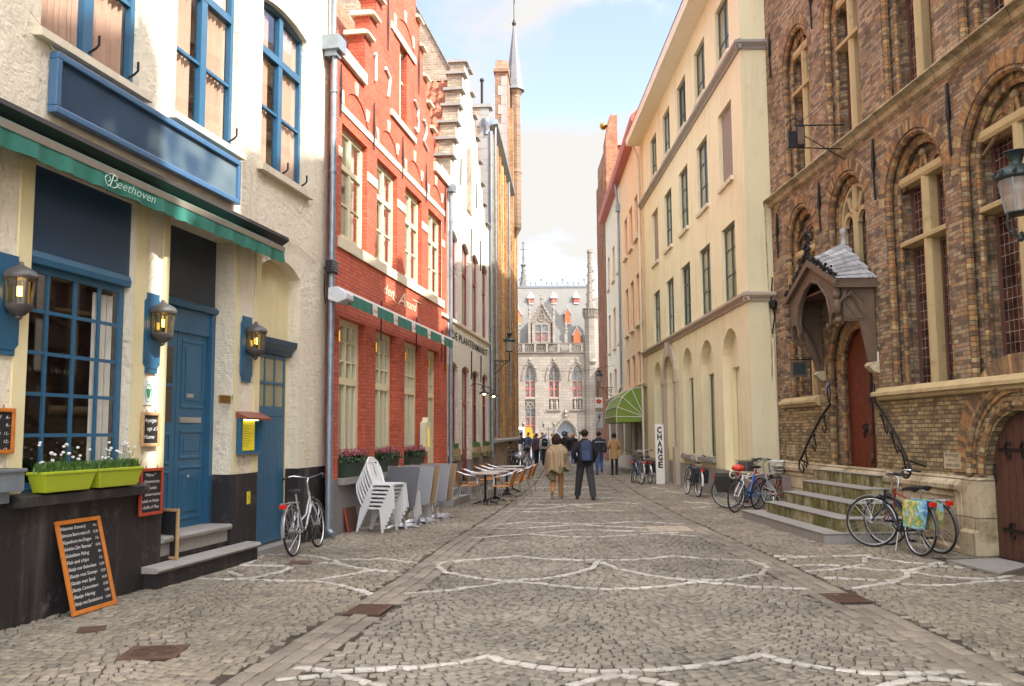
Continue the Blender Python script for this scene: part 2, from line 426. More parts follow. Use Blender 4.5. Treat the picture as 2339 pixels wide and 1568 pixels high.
M['bluestone'] = plaster('bluestone', '96938e', '5d5a55', .35, rough=.6, bump=.004, bsc=20, coarse=.6, drip=.3)
M['pantile'] = mat('clay_pantile', '9c5c42', .8, var=.28, sc=9, bump=.003, bsc=30, rnd=.3)
M['white_brick'] = plaster('white_painted_brick', 'e8e2d2', '9a9484', .3, bump=.018, bsc=12, coarse=.8, bricky=1.3, drip=.2)
M['darkred'] = mat('dark_red_paint', '8c2a28', .4, var=.08)
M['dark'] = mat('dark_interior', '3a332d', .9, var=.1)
M['inner'] = mat('room_plaster', 'b4946c', .9, var=.12)
def opaque_glass(name, h, rough=.06):
    m, g = newm(name); v = g.coord(); c = srgb(h); g.set(g.mix(g.noise(v, 1.3, 3), sc3(c, .5), sc3(c, 1.5)), rough, spec=.8)
    g.bump(g.noise(v, 2., 2), .004); return m
M['pane_dark'] = opaque_glass('dark_window_glass', '2c3030'); M['pane_grey'] = opaque_glass('grey_window_glass', '8e9088', .08)
M['pane_olive'] = opaque_glass('olive_window_glass', '8c8a6e', .1)
GB = [(0, '7a685a'), (.15, '6e5e50'), (.32, '98785c'), (.48, 'b08c68'), (.62, 'a49080'), (.76, 'b49c78'), (.88, 'b2a082'), (1, '8a786a')]
M['goth'] = brick('gothic_brick', GB, '74684f', .2, .062, .006, .009, .3, .9, '4a3e30')
YB = [(0, '84745a'), (.2, '7e6c50'), (.4, 'a29068'), (.6, 'b6a278'), (.78, '9c845c'), (.92, 'bca880'), (1, '7e6e54')]
M['goth_base'] = brick('gothic_yellow_brick', YB, '5a503e', .2, .064, .007, .011, .3, 1.4, '3c332c')
M['goth_vous'] = None
def islandbrick(name, cols, rough=.85):
    m, g = newm(name); r = g.n('ShaderNodeNewGeometry').outputs['Random Per Island']; v = g.coord()
    k = len(cols); c = g.ramp(r, [(i/k, srgb(x)) for i, x in enumerate(cols)], 'CONSTANT')
    g.set(g.mix(1., c, g.ramp(g.noise(v, 11, 5, .7), [(.3, (.55,)*3), (.7, (1.3,)*3)]), 'MULTIPLY'), rough); g.bump(g.noise(v, 30, 4, .7), .006); return m
M['goth_vous'] = islandbrick('gothic_arch_brick', ['84664c', 'a07a50', 'ac8c60', '6e5a46', '9c7e58', '968264', 'b09a70', '766048', 'a2784e', '8c7052'])
M['goth_stone'] = plaster('gothic_yellow_stone', 'c0ac80', '6a5c44', .5, bump=.006, bsc=14, coarse=.8, drip=.5)
M['old_stone'] = plaster('old_plinth_stone', 'bcac8e', '54452e', .75, bump=.012, bsc=10, coarse=1.1, drip=.6)
M['mossy_stone'] = plaster('mossy_step_stone', '98906c', '4c4c16', 1., bump=.01, bsc=14, coarse=.9, drip=1.)
M['step_top'] = plaster('step_top_stone', '9a9690', '5d5a52', .4, bump=.004, bsc=20, coarse=.6, drip=.3)
M['doorwood'] = mat('red_brown_door_wood', '6c3220', .45, var=.35, sc=7, bump=.003)
M['oldwood'] = mat('old_dark_wood', '54352a', .7, var=.35, sc=9, bump=.006)
M['porchwood'] = mat('grey_brown_oak', '665445', .7, var=.25, sc=8, bump=.004)
M['slate'] = mat('slate_grey', 'a4a6a8', .55, var=.2, sc=6, rnd=.35, bump=.002)
M['creamwall'] = plaster('pale_yellow_plaster', 'e9e0bc', 'b4a47e', .55, bump=.004, bsc=16, coarse=.5, drip=.12)
M['creamside'] = plaster('pale_side_plaster', 'dcd4b0', '8a8464', .3, bump=.004, bsc=12, coarse=.5, drip=.2)
M['peach'] = plaster('peach_plaster', 'e8d2b0', 'b89a78', .25, bump=.002, bsc=16)
M['palewall'] = plaster('pale_cream_plaster', 'e8e0c8', 'b0a080', .25, bump=.002, bsc=16)
M['surround'] = plaster('grey_pink_stone', 'b8aa98', '8a7a6a', .3, bump=.004, bsc=14, coarse=.5)
M['shutter'] = mat('grey_brown_blind', '8a7c74', .6, var=.05)
M['yellow'] = brick('yellow_brick', [(0, 'c4a466'), (.4, 'd0b478'), (.75, 'b89a60'), (1, 'b88a5c')], 'b8a880', .2, .066, .008, .008, .25)
M['yred'] = brick('red_yellow_brick', [(0, 'a4623c'), (.4, 'bc8c54'), (.75, '966046'), (1, 'c4a468')], 'b09a78', .2, .066, .008, .008, .25)
M['brownbrick'] = brick('brown_side_brick', [(0, '96786a'), (.4, 'a8927c'), (.75, '8a6c54'), (1, 'b4a48c')], 'a09a88', .22, .09, .014, .01, .3)
M['hallstone'] = None
m, g = newm('hall_white_stone'); v = wallco(g)
b = g.n('ShaderNodeTexBrick', {'Scale': 1., 'Mortar Size': .03, 'Brick Width': 1.1, 'Row Height': .42, 'Color1': (*srgb('7e766b'), 1), 'Color2': (*srgb('8a8278'), 1), 'Mortar': (*srgb('70685f'), 1)}); g.l(v, b.inputs['Vector'])
g.set(g.mix(1., b.outputs['Color'], g.ramp(g.noise(v, .35, 6, .7), [(.35, (.78, .76, .74)), (.6, (1.05,)*3)]), 'MULTIPLY'), .85); M['hallstone'] = m
M['hallroof'] = mat('hall_slate_roof', '66645f', .6, var=.16, sc=.9)
M['orange'] = mat('orange_paint', 'c8703f', .5, var=.05); M['hallred'] = mat('hall_red_window', 'a4503c', .5, var=.05)
M['chrome'] = mat('chrome', 'd0d0d0', .2, 1., var=0); M['alu'] = mat('aluminium', 'c4c6c8', .32, .9, var=.05)
M['rubber'] = mat('rubber', '262524', .8, var=.1); M['black'] = mat('black_plastic', '1e1e20', .4, var=.08)
M['white_plastic'] = mat('white_plastic', 'dfe0de', .4, var=.03); M['rattan'] = None
M['taillight'] = mat('red_reflector', 'd02818', .2, var=.05)
M['green_awn'] = mat('green_awning_cloth', '2b7060', .75, var=.12, sc=3, bump=.002)
M['chalk'] = mat('chalk', 'e8e6e0', .9, var=0); M['slateboard'] = mat('blackboard', '1f2022', .7, var=.2, sc=3)
M['orange_wood'] = mat('varnished_orange_wood', 'c4752e', .4, var=.22, sc=12); M['red_wood'] = mat('red_stained_wood', 'a8402a', .45, var=.15, sc=12); M['pale_wood'] = mat('worn_pale_wood', 'b89468', .6, var=.25, sc=14)
M['leaf'] = mat('green_leaves', '5c8040', .6, var=.3, sc=20, rnd=.4); M['dleaf'] = mat('dark_leaves', '2f4a2c', .5, var=.3, sc=20, rnd=.4)
M['pinkflower'] = mat('pink_flower_heads', 'b0606a', .7, var=.3, sc=20, rnd=.4); M['whiteflower'] = mat('white_flowers', 'e8e4e4', .7, var=.1)
M['grey_table'] = mat('grey_table_top', '84878a', .5, var=.06); M['white_paint'] = mat('white_paint', 'e8e6de', .5, var=.04)
M['lampgreen'] = mat('dark_green_lamp_metal', '33403f', .45, .3, var=.2, sc=12, bump=.002); M['brass'] = mat('brass', 'b08440', .3, .9, var=.1)

M['yturret'] = brick('turret_brick', [(0, '7e5e4a'), (.4, '94775a'), (.75, '735444'), (1, '988468')], '8e8470', .2, .066, .008, .008, .25)
M['spire_slate'] = mat('spire_slate', '6a6c70', .6, var=.2, sc=5); M['crumbly'] = brick('crumbly_white_brick', [(0, 'b0a088'), (.4, 'c8bca4'), (.75, 'a08a70'), (1, 'd4cab6')], 'a89c88', .22, .08, .014, .02, .4)

m, g = newm('mossy_riser'); v = g.coord(); mp2 = g.n('ShaderNodeMapping', {'Scale': (2.5, 2.5, .9)}); g.l(v, mp2.inputs[0])
c = g.mix(g.ramp(g.noise(mp2.outputs[0], 1.6, 5, .65), [(.38, (0,)*3), (.56, (1,)*3)]), srgb('a09678'), srgb('5e5c26')); c = g.mix(g.ramp(g.noise(v, 4, 6, .7), [(.48, (0,)*3), (.66, (.85,)*3)]), c, srgb('36331e')); g.set(c, .9); g.bump(g.noise(v, 24, 5, .7), .012); M['mossy_stone'] = m
m, g = newm('weathered_plinth'); v = g.coord(); w = wallco(g); b = g.n('ShaderNodeTexBrick', {'Scale': 1., 'Mortar Size': .008, 'Brick Width': .95, 'Row Height': .5, 'Color1': (*srgb('b8a888'), 1), 'Color2': (*srgb('c8bca0'), 1), 'Mortar': (*srgb('6e6450'), 1)}); g.l(w, b.inputs['Vector'])
c = g.mix(1., b.outputs['Color'], g.ramp(g.noise(v, 1.7, 6, .7), [(.36, (.5, .44, .36)), (.56, (1.05,)*3)]), 'MULTIPLY'); c = g.mix(g.ramp(g.noise(v, 5, 7, .75), [(.55, (0,)*3), (.68, (.7,)*3)]), c, srgb('5e5238')); g.set(c, .9); g.bump(g.math('ADD', g.noise(v, 18, 5, .7), g.math('MULTIPLY', b.outputs['Fac'], -.6)), .014); M['old_stone'] = m
M['redgable'] = brick('red_gable_brick', [(0, '9a5a40'), (.4, 'b0704c'), (.75, '8a4c38'), (1, 'b88a60')], '8e8470', .2, .066, .008, .008, .2)
# ------------------------------------------------------------ ground
Lg = lambda Y: np.interp(Y, [3, 6.29, 10.86, 13.73, 20.6, 30, 45, 60], [-2.5, -2.03, -1.38, -1.1, -.25, .7, 1.6, 2.])
Rg = lambda Y: np.interp(Y, [3, 12.6, 18, 25, 43, 60], [3.56, 3.52, 3.4, 3.45, 4.2, 4.8])
def Lw(Y): return np.where(Y < 15, -4.482+(Y-8.107)*.1916, np.where(Y < 23, -3.06+(Y-14.9)*.156, np.where(Y < 30.85, -1.8+.131*(Y-23), -.77+.0669*(Y-30.85))))
def Rw(Y): return np.where(Y < 20.6, 6.03-.04*(Y-20.6), np.where(Y < 36, 5.43-.0094*(Y-20.6), 5.284+.02*(Y-36.1)))
def V2G(pts):
    R = co.matrix_world.to_3x3(); out = []
    for x, y in pts:
        d = R @ Vector(((x-1169.5)/2069, (784-y)/2069, -1)); t = -CAM_H/d.z; out.append((d.x*t, d.y*t))
    return out
LINES = [[(669,1525),(762,1531),(878,1527),(971,1523),(1050,1513),(1112,1498),(1151,1509),(1218,1521),(1288,1529),(1366,1533),(1424,1532),(1522,1527),(1612,1519),(1713,1501),(1738,1493),(1789,1508),(1846,1519),(1915,1530),(1994,1538),(2073,1538),(2137,1536),(2216,1533)],
[(1296,1568),(1354,1552),(1421,1541),(1471,1550),(1526,1560),(1561,1568)],[(628,1553),(690,1546),(748,1541),(775,1541),(826,1555),(874,1567)],[(2007,1568),(2058,1557),(2108,1547),(2153,1550),(2232,1560),(2285,1565)],
[(1010,1285),(1096,1277),(1182,1270),(1249,1277),(1307,1279),(1366,1279),(1424,1279),(1483,1276),(1541,1270),(1620,1277),(1713,1281),(1740,1288),(1754,1297),(1738,1310),(1687,1320),(1639,1325),(1581,1325),(1522,1320),(1463,1310),(1409,1298),(1370,1283)],
[(1366,1281),(1354,1297),(1307,1311),(1249,1321),(1190,1325),(1135,1326),(1073,1318),(1018,1306),(999,1293),(1010,1285)],
[(921,1357),(1034,1347),(1151,1331),(1175,1328),(1229,1333),(1307,1342),(1385,1345),(1444,1344),(1522,1339),(1592,1329),(1659,1333),(1713,1340),(1789,1343),(1861,1346)],
[(1120,1201),(1194,1193),(1268,1195),(1327,1197),(1405,1195),(1456,1191),(1553,1197)],[(1108,1208),(1210,1206),(1319,1198),(1385,1202),(1471,1206)],[(1081,1229),(1171,1222),(1268,1214),(1319,1210),(1385,1212),(1483,1214),(1553,1218)],[(1210,1220),(1288,1226),(1366,1227),(1444,1222),(1495,1218),(1612,1226)],
[(1166,1152),(1255,1153),(1350,1152),(1407,1147),(1454,1151)],[(1163,1163),(1246,1162),(1308,1153),(1357,1162)],[(1151,1169),(1279,1169),(1386,1165),(1454,1169)],[(1173,1138),(1284,1137),(1438,1138)],[(1195,1126),(1300,1124),(1400,1126)],[(1210,1116),(1300,1112),(1392,1116)],[(1215,1096),(1300,1094),(1372,1096)],
[(599,1269),(570,1285),(546,1291)],[(608,1267),(655,1267),(703,1269),(734,1273),(755,1279)],[(546,1291),(638,1292)],[(522,1305),(556,1317)],[(666,1295),(645,1305),(604,1314),(570,1320),(536,1322)],[(450,1322),(553,1323),(621,1325),(707,1327),(758,1319),(809,1310),(854,1302)],[(720,1326),(775,1336),(826,1349),(850,1358)],[(724,1286),(765,1286)],[(765,1279),(775,1288),(809,1296),(860,1303),(912,1306)],[(775,1277),(843,1278),(871,1275),(912,1281),(949,1285)],
[(1767,1270),(1868,1271),(1947,1270),(1994,1267)],[(1782,1277),(1836,1273)],[(1972,1270),(2026,1278),(2073,1285),(2130,1288),(2172,1283)],[(1975,1274),(1975,1286)],[(1811,1292),(1884,1290),(1925,1293)],[(1842,1305),(1915,1299),(1963,1291),(1982,1288)],[(1944,1294),(2004,1302),(2073,1303),(2111,1296),(2137,1292),(2194,1296),(2254,1299)],[(1880,1319),(1947,1322),(2035,1326)],[(2070,1307),(2074,1316),(2042,1329),(1994,1337),(1937,1345)],[(2073,1305),(2137,1315),(2200,1321),(2263,1321),(2308,1316)],[(2058,1334),(2121,1337),(2194,1335),(2247,1327),(2295,1326),(2339,1327)],
[(1590,1113),(1650,1118),(1700,1127)],[(1520,1122),(1600,1131)],[(1560,1146),(1640,1152),(1690,1150)],[(1580,1160),(1680,1155)],[(880,1152),(990,1156)],[(1480,1113),(1530,1118)]]
def resample(P, st):
    out = []; P = [Vector(q) for q in P]; d = 0.; nxt = st/2
    for a, b in zip(P, P[1:]):
        l = (b-a).length
        while nxt <= d+l and l > 1e-6:
            t = (nxt-d)/l; out.append((a+(b-a)*t, (b-a)/l)); nxt += st
        d += l
    return out
WS = []
for ln in LINES:
    g = V2G(ln); WS += resample(g, .155 if g[0][1] < 15 else .2)
WP = np.array([[p.x, p.y] for p, t in WS])
def keep_white(cx, cy, r=.078):
    k = np.ones(len(cx), bool)
    cell = {}
    for x, y in WP: cell.setdefault((int(x//.5), int(y//.5)), []).append((x, y))
    for i in range(len(cx)):
        a, b = int(cx[i]//.5), int(cy[i]//.5)
        for da in (-1, 0, 1):
            for db in (-1, 0, 1):
                for x, y in cell.get((a+da, b+db), ()):
                    if (x-cx[i])**2+(y-cy[i])**2 < r*r: k[i] = False
    return k
def fan(x0, x1, y0, y1, per, amp, ph, rowh, st):
    out = []
    k = 0; y = y0
    while y < y1+amp:
        x = x0+RNG.uniform(0, st)
        rh = rowh*RNG.uniform(.94, 1.06)
        while x < x1:
            t = (((x-ph) % per)/per)*2-1; sl = amp*2*t/(per/2); cs = 1/sqrt(1+sl*sl)
            w = st*RNG.uniform(.85, 1.18); dx = w*cs
            xm = x+dx/2; t = (((xm-ph) % per)/per)*2-1; sl = amp*2*t/(per/2)
            out.append((xm, y-amp*(1-t*t), atan(sl), w, rh*cs)); x += dx
        y += rh
    return np.array(out)
def cobble_mesh(C, name, m, gap=.012, zj=.004, fine=True, kind='structure', tilt=.02):
    n = len(C); cx, cy, an, w, h = C.T
    ca, sa = np.cos(an), np.sin(an)
    def ring(sx, z, jit):
        R = []
        for ax, ay in ((-1, -1), (1, -1), (1, 1), (-1, 1)):
            lx = ax*(w/2-gap/2)*sx+jit*RNG.uniform(-1, 1, n); ly = ay*(h/2-gap/2)*sx+jit*RNG.uniform(-1, 1, n)
            R.append(np.stack([cx+lx*ca-ly*sa, cy+lx*sa+ly*ca, z+ax*tx+ay*ty], 1))
        return R
    z0 = RNG.uniform(-zj, zj, n); tx = RNG.uniform(-tilt, tilt, n)*.08; ty = RNG.uniform(-tilt, tilt, n)*.08
    J = .006
    st = RNG.bit_generator.state
    layers = [ring(1., z0-.03, J)]; RNG.bit_generator.state = st
    layers.append(ring(1., z0-.004, J)); RNG.bit_generator.state = st; layers.append(ring(.9, z0, J))
    V = np.stack([a for l in layers for a in l], 1).reshape(-1, 3); b = (np.arange(n)*12)[:, None]
    F = []
    for l in (0, 4):
        for i in range(4): j = (i+1) % 4; F.append(b+np.array([l+i, l+j, l+4+j, l+4+i]))
    F.append(b+np.array([8, 9, 10, 11])); F = np.concatenate(F, 0)
    me = D.meshes.new(name); me.vertices.add(len(V)); me.vertices.foreach_set('co', V.ravel().astype(np.float32))
    me.loops.add(len(F)*4); me.loops.foreach_set('vertex_index', F.ravel().astype(np.int32)); me.polygons.add(len(F)); me.polygons.foreach_set('loop_start', (np.arange(len(F))*4).astype(np.int32)); me.polygons.foreach_set('loop_total', np.full(len(F), 4, np.int32))
    me.update(calc_edges=True); me.materials.append(m); o = D.objects.new(name, me); COL.objects.link(o); tag(o, kind=kind); return o
def cobmat(name, cols, dirt, rough=.62, big=.3):
    m, g = newm(name); r = g.n('ShaderNodeNewGeometry').outputs['Random Per Island']; v = g.coord(); k = len(cols)
    c = g.ramp(r, [(i/(k-1), srgb(x)) for i, x in enumerate(cols)])
    c = g.mix(1., c, g.ramp(g.noise(v, .55, 5, .6), [(.35, (1-big,)*3), (.62, (1.1,)*3)]), 'MULTIPLY')
    c = g.mix(1., c, g.ramp(g.noise(v, 38, 4, .7), [(.3, (.7,)*3), (.7, (1.2,)*3)]), 'MULTIPLY')
    g.set(c, g.ramp(g.noise(v, 5, 4), [(.3, (rough-.1,)*3), (.7, (rough+.2,)*3)])); g.bump(g.noise(v, 60, 3, .7), .003); return m
M['cob'] = cobmat('cobble_stone', ['7b7467', '92897b', '868071', '9d9384', '736d62', '938a79', '8c8578'], '5a5048')
M['cobp'] = cobmat('pavement_cobble_stone', ['7e7667', '958c7c', '89806f', 'a09584', '766f62', '978c77', '8d8576'], '5a5048')
M['cobs'] = cobmat('gutter_stone', ['7a7266', '958b7c', '847b6d', '9c9282'], '5a5048')
M['cobw'] = cobmat('white_stone', ['aca599', 'c2bcb1', 'b6afa4', 'ccc6bc'], '9a9488', .6, .2)
m, g = newm('joint_sand'); v = g.coord()
jc = g.ramp(g.noise(v, .9, 6, .65), [(.38, srgb('2c2620')), (.55, srgb('52483c')), (.72, srgb('a09480'))])
g.set(g.mix(1., jc, g.ramp(g.noise(v, 50, 3), [(.3, (.7,)*3), (.7, (1.2,)*3)]), 'MULTIPLY'), .95); g.bump(g.noise(v, 40, 4), .01); M['sand'] = m
m, g = newm('square_paving'); v = g.coord()
b = g.n('ShaderNodeTexBrick', {'Scale': 1., 'Mortar Size': .015, 'Brick Width': .5, 'Row Height': .3, 'Color1': (*srgb('746e64'), 1), 'Color2': (*srgb('827a70'), 1), 'Mortar': (*srgb('766e62'), 1)}); g.l(v, b.inputs['Vector'])
g.set(g.mix(1., b.outputs['Color'], g.ramp(g.noise(v, .3, 5), [(.35, (.85,)*3), (.65, (1.05,)*3)]), 'MULTIPLY'), .8); M['square'] = m
def sheet(name, pts, z, m, label=None):
    mb = MB(); mb.poly(*[(x, y, z) for x, y in pts]); o = mb.build(name, m); tag(o, kind='structure'); return o
sheet('ground', [(-400, -60), (400, -60), (400, 1200), (-400, 1200)], -.03, mat('far_ground', '8a8378', .9))
sheet('street_bed', [(-14, -10), (16, -10), (16, 58), (-14, 58)], -.013, M['sand'])
sheet('square', [(-120, 53), (120, 53), (120, 200), (-120, 200)], .0, M['square'])
C = fan(-3, 5.2, 3.4, 54, 2.09, .42, -.18, .098, .1); ok = (C[:, 0] > Lg(C[:, 1])+.5) & (C[:, 0] < Rg(C[:, 1])-.5) & (C[:, 1] > 3.4) & (C[:, 1] < 53); C = C[ok]; C = C[keep_white(C[:, 0], C[:, 1])]
cobble_mesh(C, 'road', M['cob'], gap=.013, zj=.005, tilt=.06)
HOLES = [(-1.39, 8.92, .16, .2), (3.35, 9.36, .15, .18), (-2.8, 7.24, .18, .18), (-3.68, 8.1, .08, .08), (-2.81, 12.16, .11, .11), (6.05, 11.5, .45, .75), (2.72, 16.1, .4, .5)]
def offholes(C):
    k = np.ones(len(C), bool)
    for x, y, a, b in HOLES: k &= ~((abs(C[:, 0]-x) < a+.03) & (abs(C[:, 1]-y) < b+.03))
    return k
C1 = fan(-6, 3, 3.4, 54, 1.5, .2, .3, .096, .098); ok = (C1[:, 0] < Lg(C1[:, 1])-.03) & (C1[:, 0] > Lw(C1[:, 1])-.02)
C2 = fan(2.5, 8, 3.4, 54, 1.6, .22, .1, .096, .098); ok2 = (C2[:, 0] > Rg(C2[:, 1])+.03) & (C2[:, 0] < Rw(C2[:, 1])+.05)
C = np.concatenate([C1[ok], C2[ok2]]); C = C[(C[:, 1] > 3.4) & (C[:, 1] < 53)]; C = C[keep_white(C[:, 0], C[:, 1])]; C = C[offholes(C)]
cobble_mesh(C, 'pavement', M['cobp'], gap=.012, zj=.005, tilt=.05)
Cs = []
for fn, s in ((Lg, 1), (Rg, -1)):
    for r in range(3):
        y = 3.4+RNG.uniform(0, .2)
        while y < 53:
            l = RNG.uniform(.17, .27); x = fn(y)+s*(.03+.15*(r+.5)); x2 = fn(y+l)+s*(.03+.15*(r+.5)); Cs.append(((x+x2)/2, y+l/2, atan2(l, x2-x), l, .15)); y += l
Cs = np.array(Cs); Cs = Cs[offholes(Cs)]
cobble_mesh(Cs, 'gutter', M['cobs'], gap=.011, zj=.004, tilt=.04)
Wc = np.array([(p.x, p.y, atan2(t.y, t.x), .16*RNG.uniform(.9, 1.) if p.y < 15 else .2, RNG.uniform(.08, .09) if p.y < 15 else .095) for p, t in WS]); Wc = Wc[offholes(Wc)]
ow = cobble_mesh(Wc, 'road_marking', M['cobw'], gap=.011, zj=.003, tilt=.04); ow.location.z = .004
# iron covers and drains set in the paving
M['rust'] = mat('rusty_iron', '5e463a', .7, .2, var=.35, sc=14, bump=.003)
def drain(x, y, w, l, rz, label):
    r = empty('drain_grate', (x, y, .005), rz, label, 'drain grate', 'rusty gutter grates'); f = MB()
    for a in ((-w/2, -w/2+.03, -l/2, l/2), (w/2-.03, w/2, -l/2, l/2), (-w/2+.03, w/2-.03, -l/2, -l/2+.03), (-w/2+.03, w/2-.03, l/2-.03, l/2)): f.box(*a, -.012, .006)
    f.build('frame', M['rust'], r); b = MB(); n = 8
    for i in range(n): yy = -l/2+.05+(l-.1)*i/(n-1); b.box(-w/2+.03, w/2-.03, yy-.012, yy+.012, -.01, .002)
    b.build('grate', M['rust'], r); p = MB(); p.box(-w/2+.03, w/2-.03, -l/2+.03, l/2-.03, -.0125, -.011); p.build('pit', M['black'], r)
drain(-1.39, 8.92, .36, .48, -.15, 'rusty slotted drain grate in the left gutter strip of the street')
drain(3.35, 9.36, .36, .46, 0, 'rusty slotted drain grate in the right gutter strip of the street')
def cover(x, y, a, label, round_=True, rz=.1):
    mb = MB(); mb.box(-a, a, -a, a, -.012, .004)
    r = empty('manhole_cover', (x, y, .006), rz, label, 'manhole cover', 'iron covers in the left pavement'); mb.build('frame', M['rust'], r)
    if round_:
        c = MB()
        for k in range(1, 8): c.tube([(a*.92*k/8*cos(t*pi/14), a*.92*k/8*sin(t*pi/14), .004) for t in range(28)], .006, 4, close=True)
        c.build('lid', M['rust'], r)
cover(-2.8, 7.24, .22, 'large rusty manhole cover with concentric rings in left foreground')
cover(-3.68, 8.1, .11, 'small square rusty cover below the leaning menu blackboard', False, .3)
cover(-2.81, 12.16, .14, 'small square rusty cover in front of the silver bicycle', False)
mb = MB(); mb.box(-.37, .37, -.42, .42, -.012, .004); o = mb.build('cover_plate', mat('worn_plate', 'b0a48e', .8, var=.2)); o.location = (2.72, 16.1, 0); tag(o, 'pale worn rectangular cover plate in the middle of the road', 'cover plate')
mb = MB(); mb.prismz([(5.6, 11.95), (6.35, 12.1), (6.42, 11.45), (5.68, 10.8)], -.012, .012); o = mb.build('threshold_slab', M['bluestone']); tag(o, 'smooth bluestone slab in the paving before the cellar door', 'paving slab')
# ------------------------------------------------------------ cafe with blue joinery (left foreground)
sg = -1
bc = FB.root('cafe_building', 'off-white roughcast corner cafe with blue windows and black plinth', 'cafe')
def body(root, sg, u0, u1, top, depth, m, o1=-.14, inner=None):
    r = room(root, sg, u0, u1, o1, -depth, 0, top, m)
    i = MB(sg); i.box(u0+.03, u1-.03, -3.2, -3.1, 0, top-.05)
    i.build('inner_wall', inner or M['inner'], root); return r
holes = [H(.15, 1.74, 5.5, 8.6), H(2.45, 3.98, 5.5, 8.3, .25), H(4.68, 6.22, 5.55, 8.16, .1), H(.15, 1.76, 1.16, 4.24, d=.16), H(2.42, 4.03, .5, 4.28, d=.3), H(4.76, 6.12, .02, 4.3, .2, d=.2)]
w = MB(sg); wall(w, [(-8, 7.2, 1.16, 9.6)], [h for h in holes if h['z0'] > 1.17]+[H(.15, 1.76, 1.16, 4.24, d=.16), H(2.42, 4.03, 1.16, 4.28, d=.3, nb=1), H(4.76, 6.12, 1.16, 4.3, .2, d=.2, nb=1)], 0, .12)
w.build('wall', M['white_plaster'], bc)
p = MB(sg); wall(p, [(-8, 7.2, -.05, 1.16)], [H(2.42, 4.03, -.05, 1.16, d=.3, nt=1), H(4.76, 6.12, -.05, 1.16, d=.2, nt=1)], .012, .12); p.poly((-8, 0, 1.16), (7.2, 0, 1.16), (7.2, .012, 1.16), (-8, .012, 1.16)); p.build('plinth', M['black_paint'], bc)
# smooth rendered pilasters and jambs under the awning
s = MB(sg); s.box(1.76, 1.98, .001, .02, 1.16, 4.24); s.box(-.02, .15, .001, .02, 1.16, 4.24); s.box(2.3, 2.42, .001, .018, 1.17, 4.24); s.box(4.03, 4.12, .001, .018, 1.17, 4.26); s.box(4.6, 4.76, .001, .018, 1.17, 4.26); split_build(s, 'door_jamb', M['cream_smooth'], bc)
s = MB(sg); s.poly((4.76, -.2, .0), (6.12, -.2, 0), (6.12, -.2, 4.3), (4.76, -.2, 4.3)); s.build('recess', M['cream_smooth'], bc)
s = MB(sg); s.box(2.42, 4.03, -.34, -.3, 4.2, 4.3); s.build('ceiling', M['cream_smooth'], bc)
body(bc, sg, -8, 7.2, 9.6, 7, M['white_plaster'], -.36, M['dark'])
rf = MB(sg); rf.prismu([(.25, 9.55), (.25, 9.75), (-3.4, 13.4), (-7, 9.75), (-7, 9.55)], -8, 7.2); rf.build('roof', M['pantile'], bc)
sl = MB(sg); sl.prismu([(0, 5.43), (.1, 5.42), (.1, 5.5), (0, 5.53)], .05, 1.86); sl.build('sill', M['sill'], bc)
sl = MB(sg); sl.prismu([(0, 5.43), (.1, 5.42), (.1, 5.5), (0, 5.53)], 2.33, 4.08); sl.build('sill', M['sill'], bc)
sl = MB(sg); sl.prismu([(0, 5.46), (.1, 5.45), (.1, 5.55), (0, 5.58)], 4.57, 6.38); sl.build('sill', M['sill'], bc)
sl = MB(sg); sl.prismu([(.0, 1.04), (.14, 1.05), (.15, 1.14), (0, 1.175)], -.02, 1.97); sl.build('sill', M['black_paint'], bc)
cu = M['curtain']
window(bc, sg, .15, 1.74, 5.53, 8.6, -.09, M['blue'], M['glass'], .075, .07, [(.5, .15)], [(6.5, .05)], cur_o=-.09, curtain=[(.22, 1.66, 5.6, 8.5, cu)])
window(bc, sg, 2.45, 3.98, 5.53, 8.3, -.09, M['blue'], M['glass'], .07, .07, [(.5, .14)], [(7.35, .1), (6.42, .04)], .25, cur_o=-.09, curtain=[(2.5, 3.0, 5.6, 8.05, cu), (3.32, 3.9, 5.6, 8.05, cu)])
window(bc, sg, 4.68, 6.22, 5.58, 8.16, -.09, M['blue'], M['glass'], .07, .07, [(.5, .13)], [(7.38, .11), (6.52, .04)], .1, cur_o=-.09, curtain=[(4.75, 5.2, 5.65, 8.05, cu), (5.5, 6.15, 5.65, 8.05, cu)])
for u in (.92, 1.6, 3.85, 5.45, 6.15):
    h = MB(sg); h.tube([(u, -.05, 5.62), (u, .03, 5.66), (u+.01, .06, 5.7), (u+.01, .06, 5.8)], .014, 6); h.build('hook', M['iron'], bc)
# big gridded window
fr = window(bc, sg, .17, 1.74, 1.17, 3.3, -.1, M['blue'], M['glass'], .07, .035, [(.245, .035), (.5, .035), (.745, .035)], [(2.87, .035), (2.47, .035), (2.08, .035), (1.69, .035)], curtain=[(1.4, 1.72, 1.2, 3.2, M['net']), (.2, .32, 1.2, 3.2, M['net'])])
s = MB(sg); s.box(.17, 1.76, -.15, -.06, 3.42, 4.24); s.build('sign_panel', M['blue_dark'], bc); s = MB(sg); s.prismu([(-.15, 3.3), (-.03, 3.3), (-.02, 3.36), (-.04, 3.42), (-.15, 3.42)], .16, 1.75); s.build('cornice', M['blue'], bc)
s = MB(sg); s.box(.17, 1.76, -.15, -.02, 1.165, 1.2); s.build('window_board', M['blue'], bc)
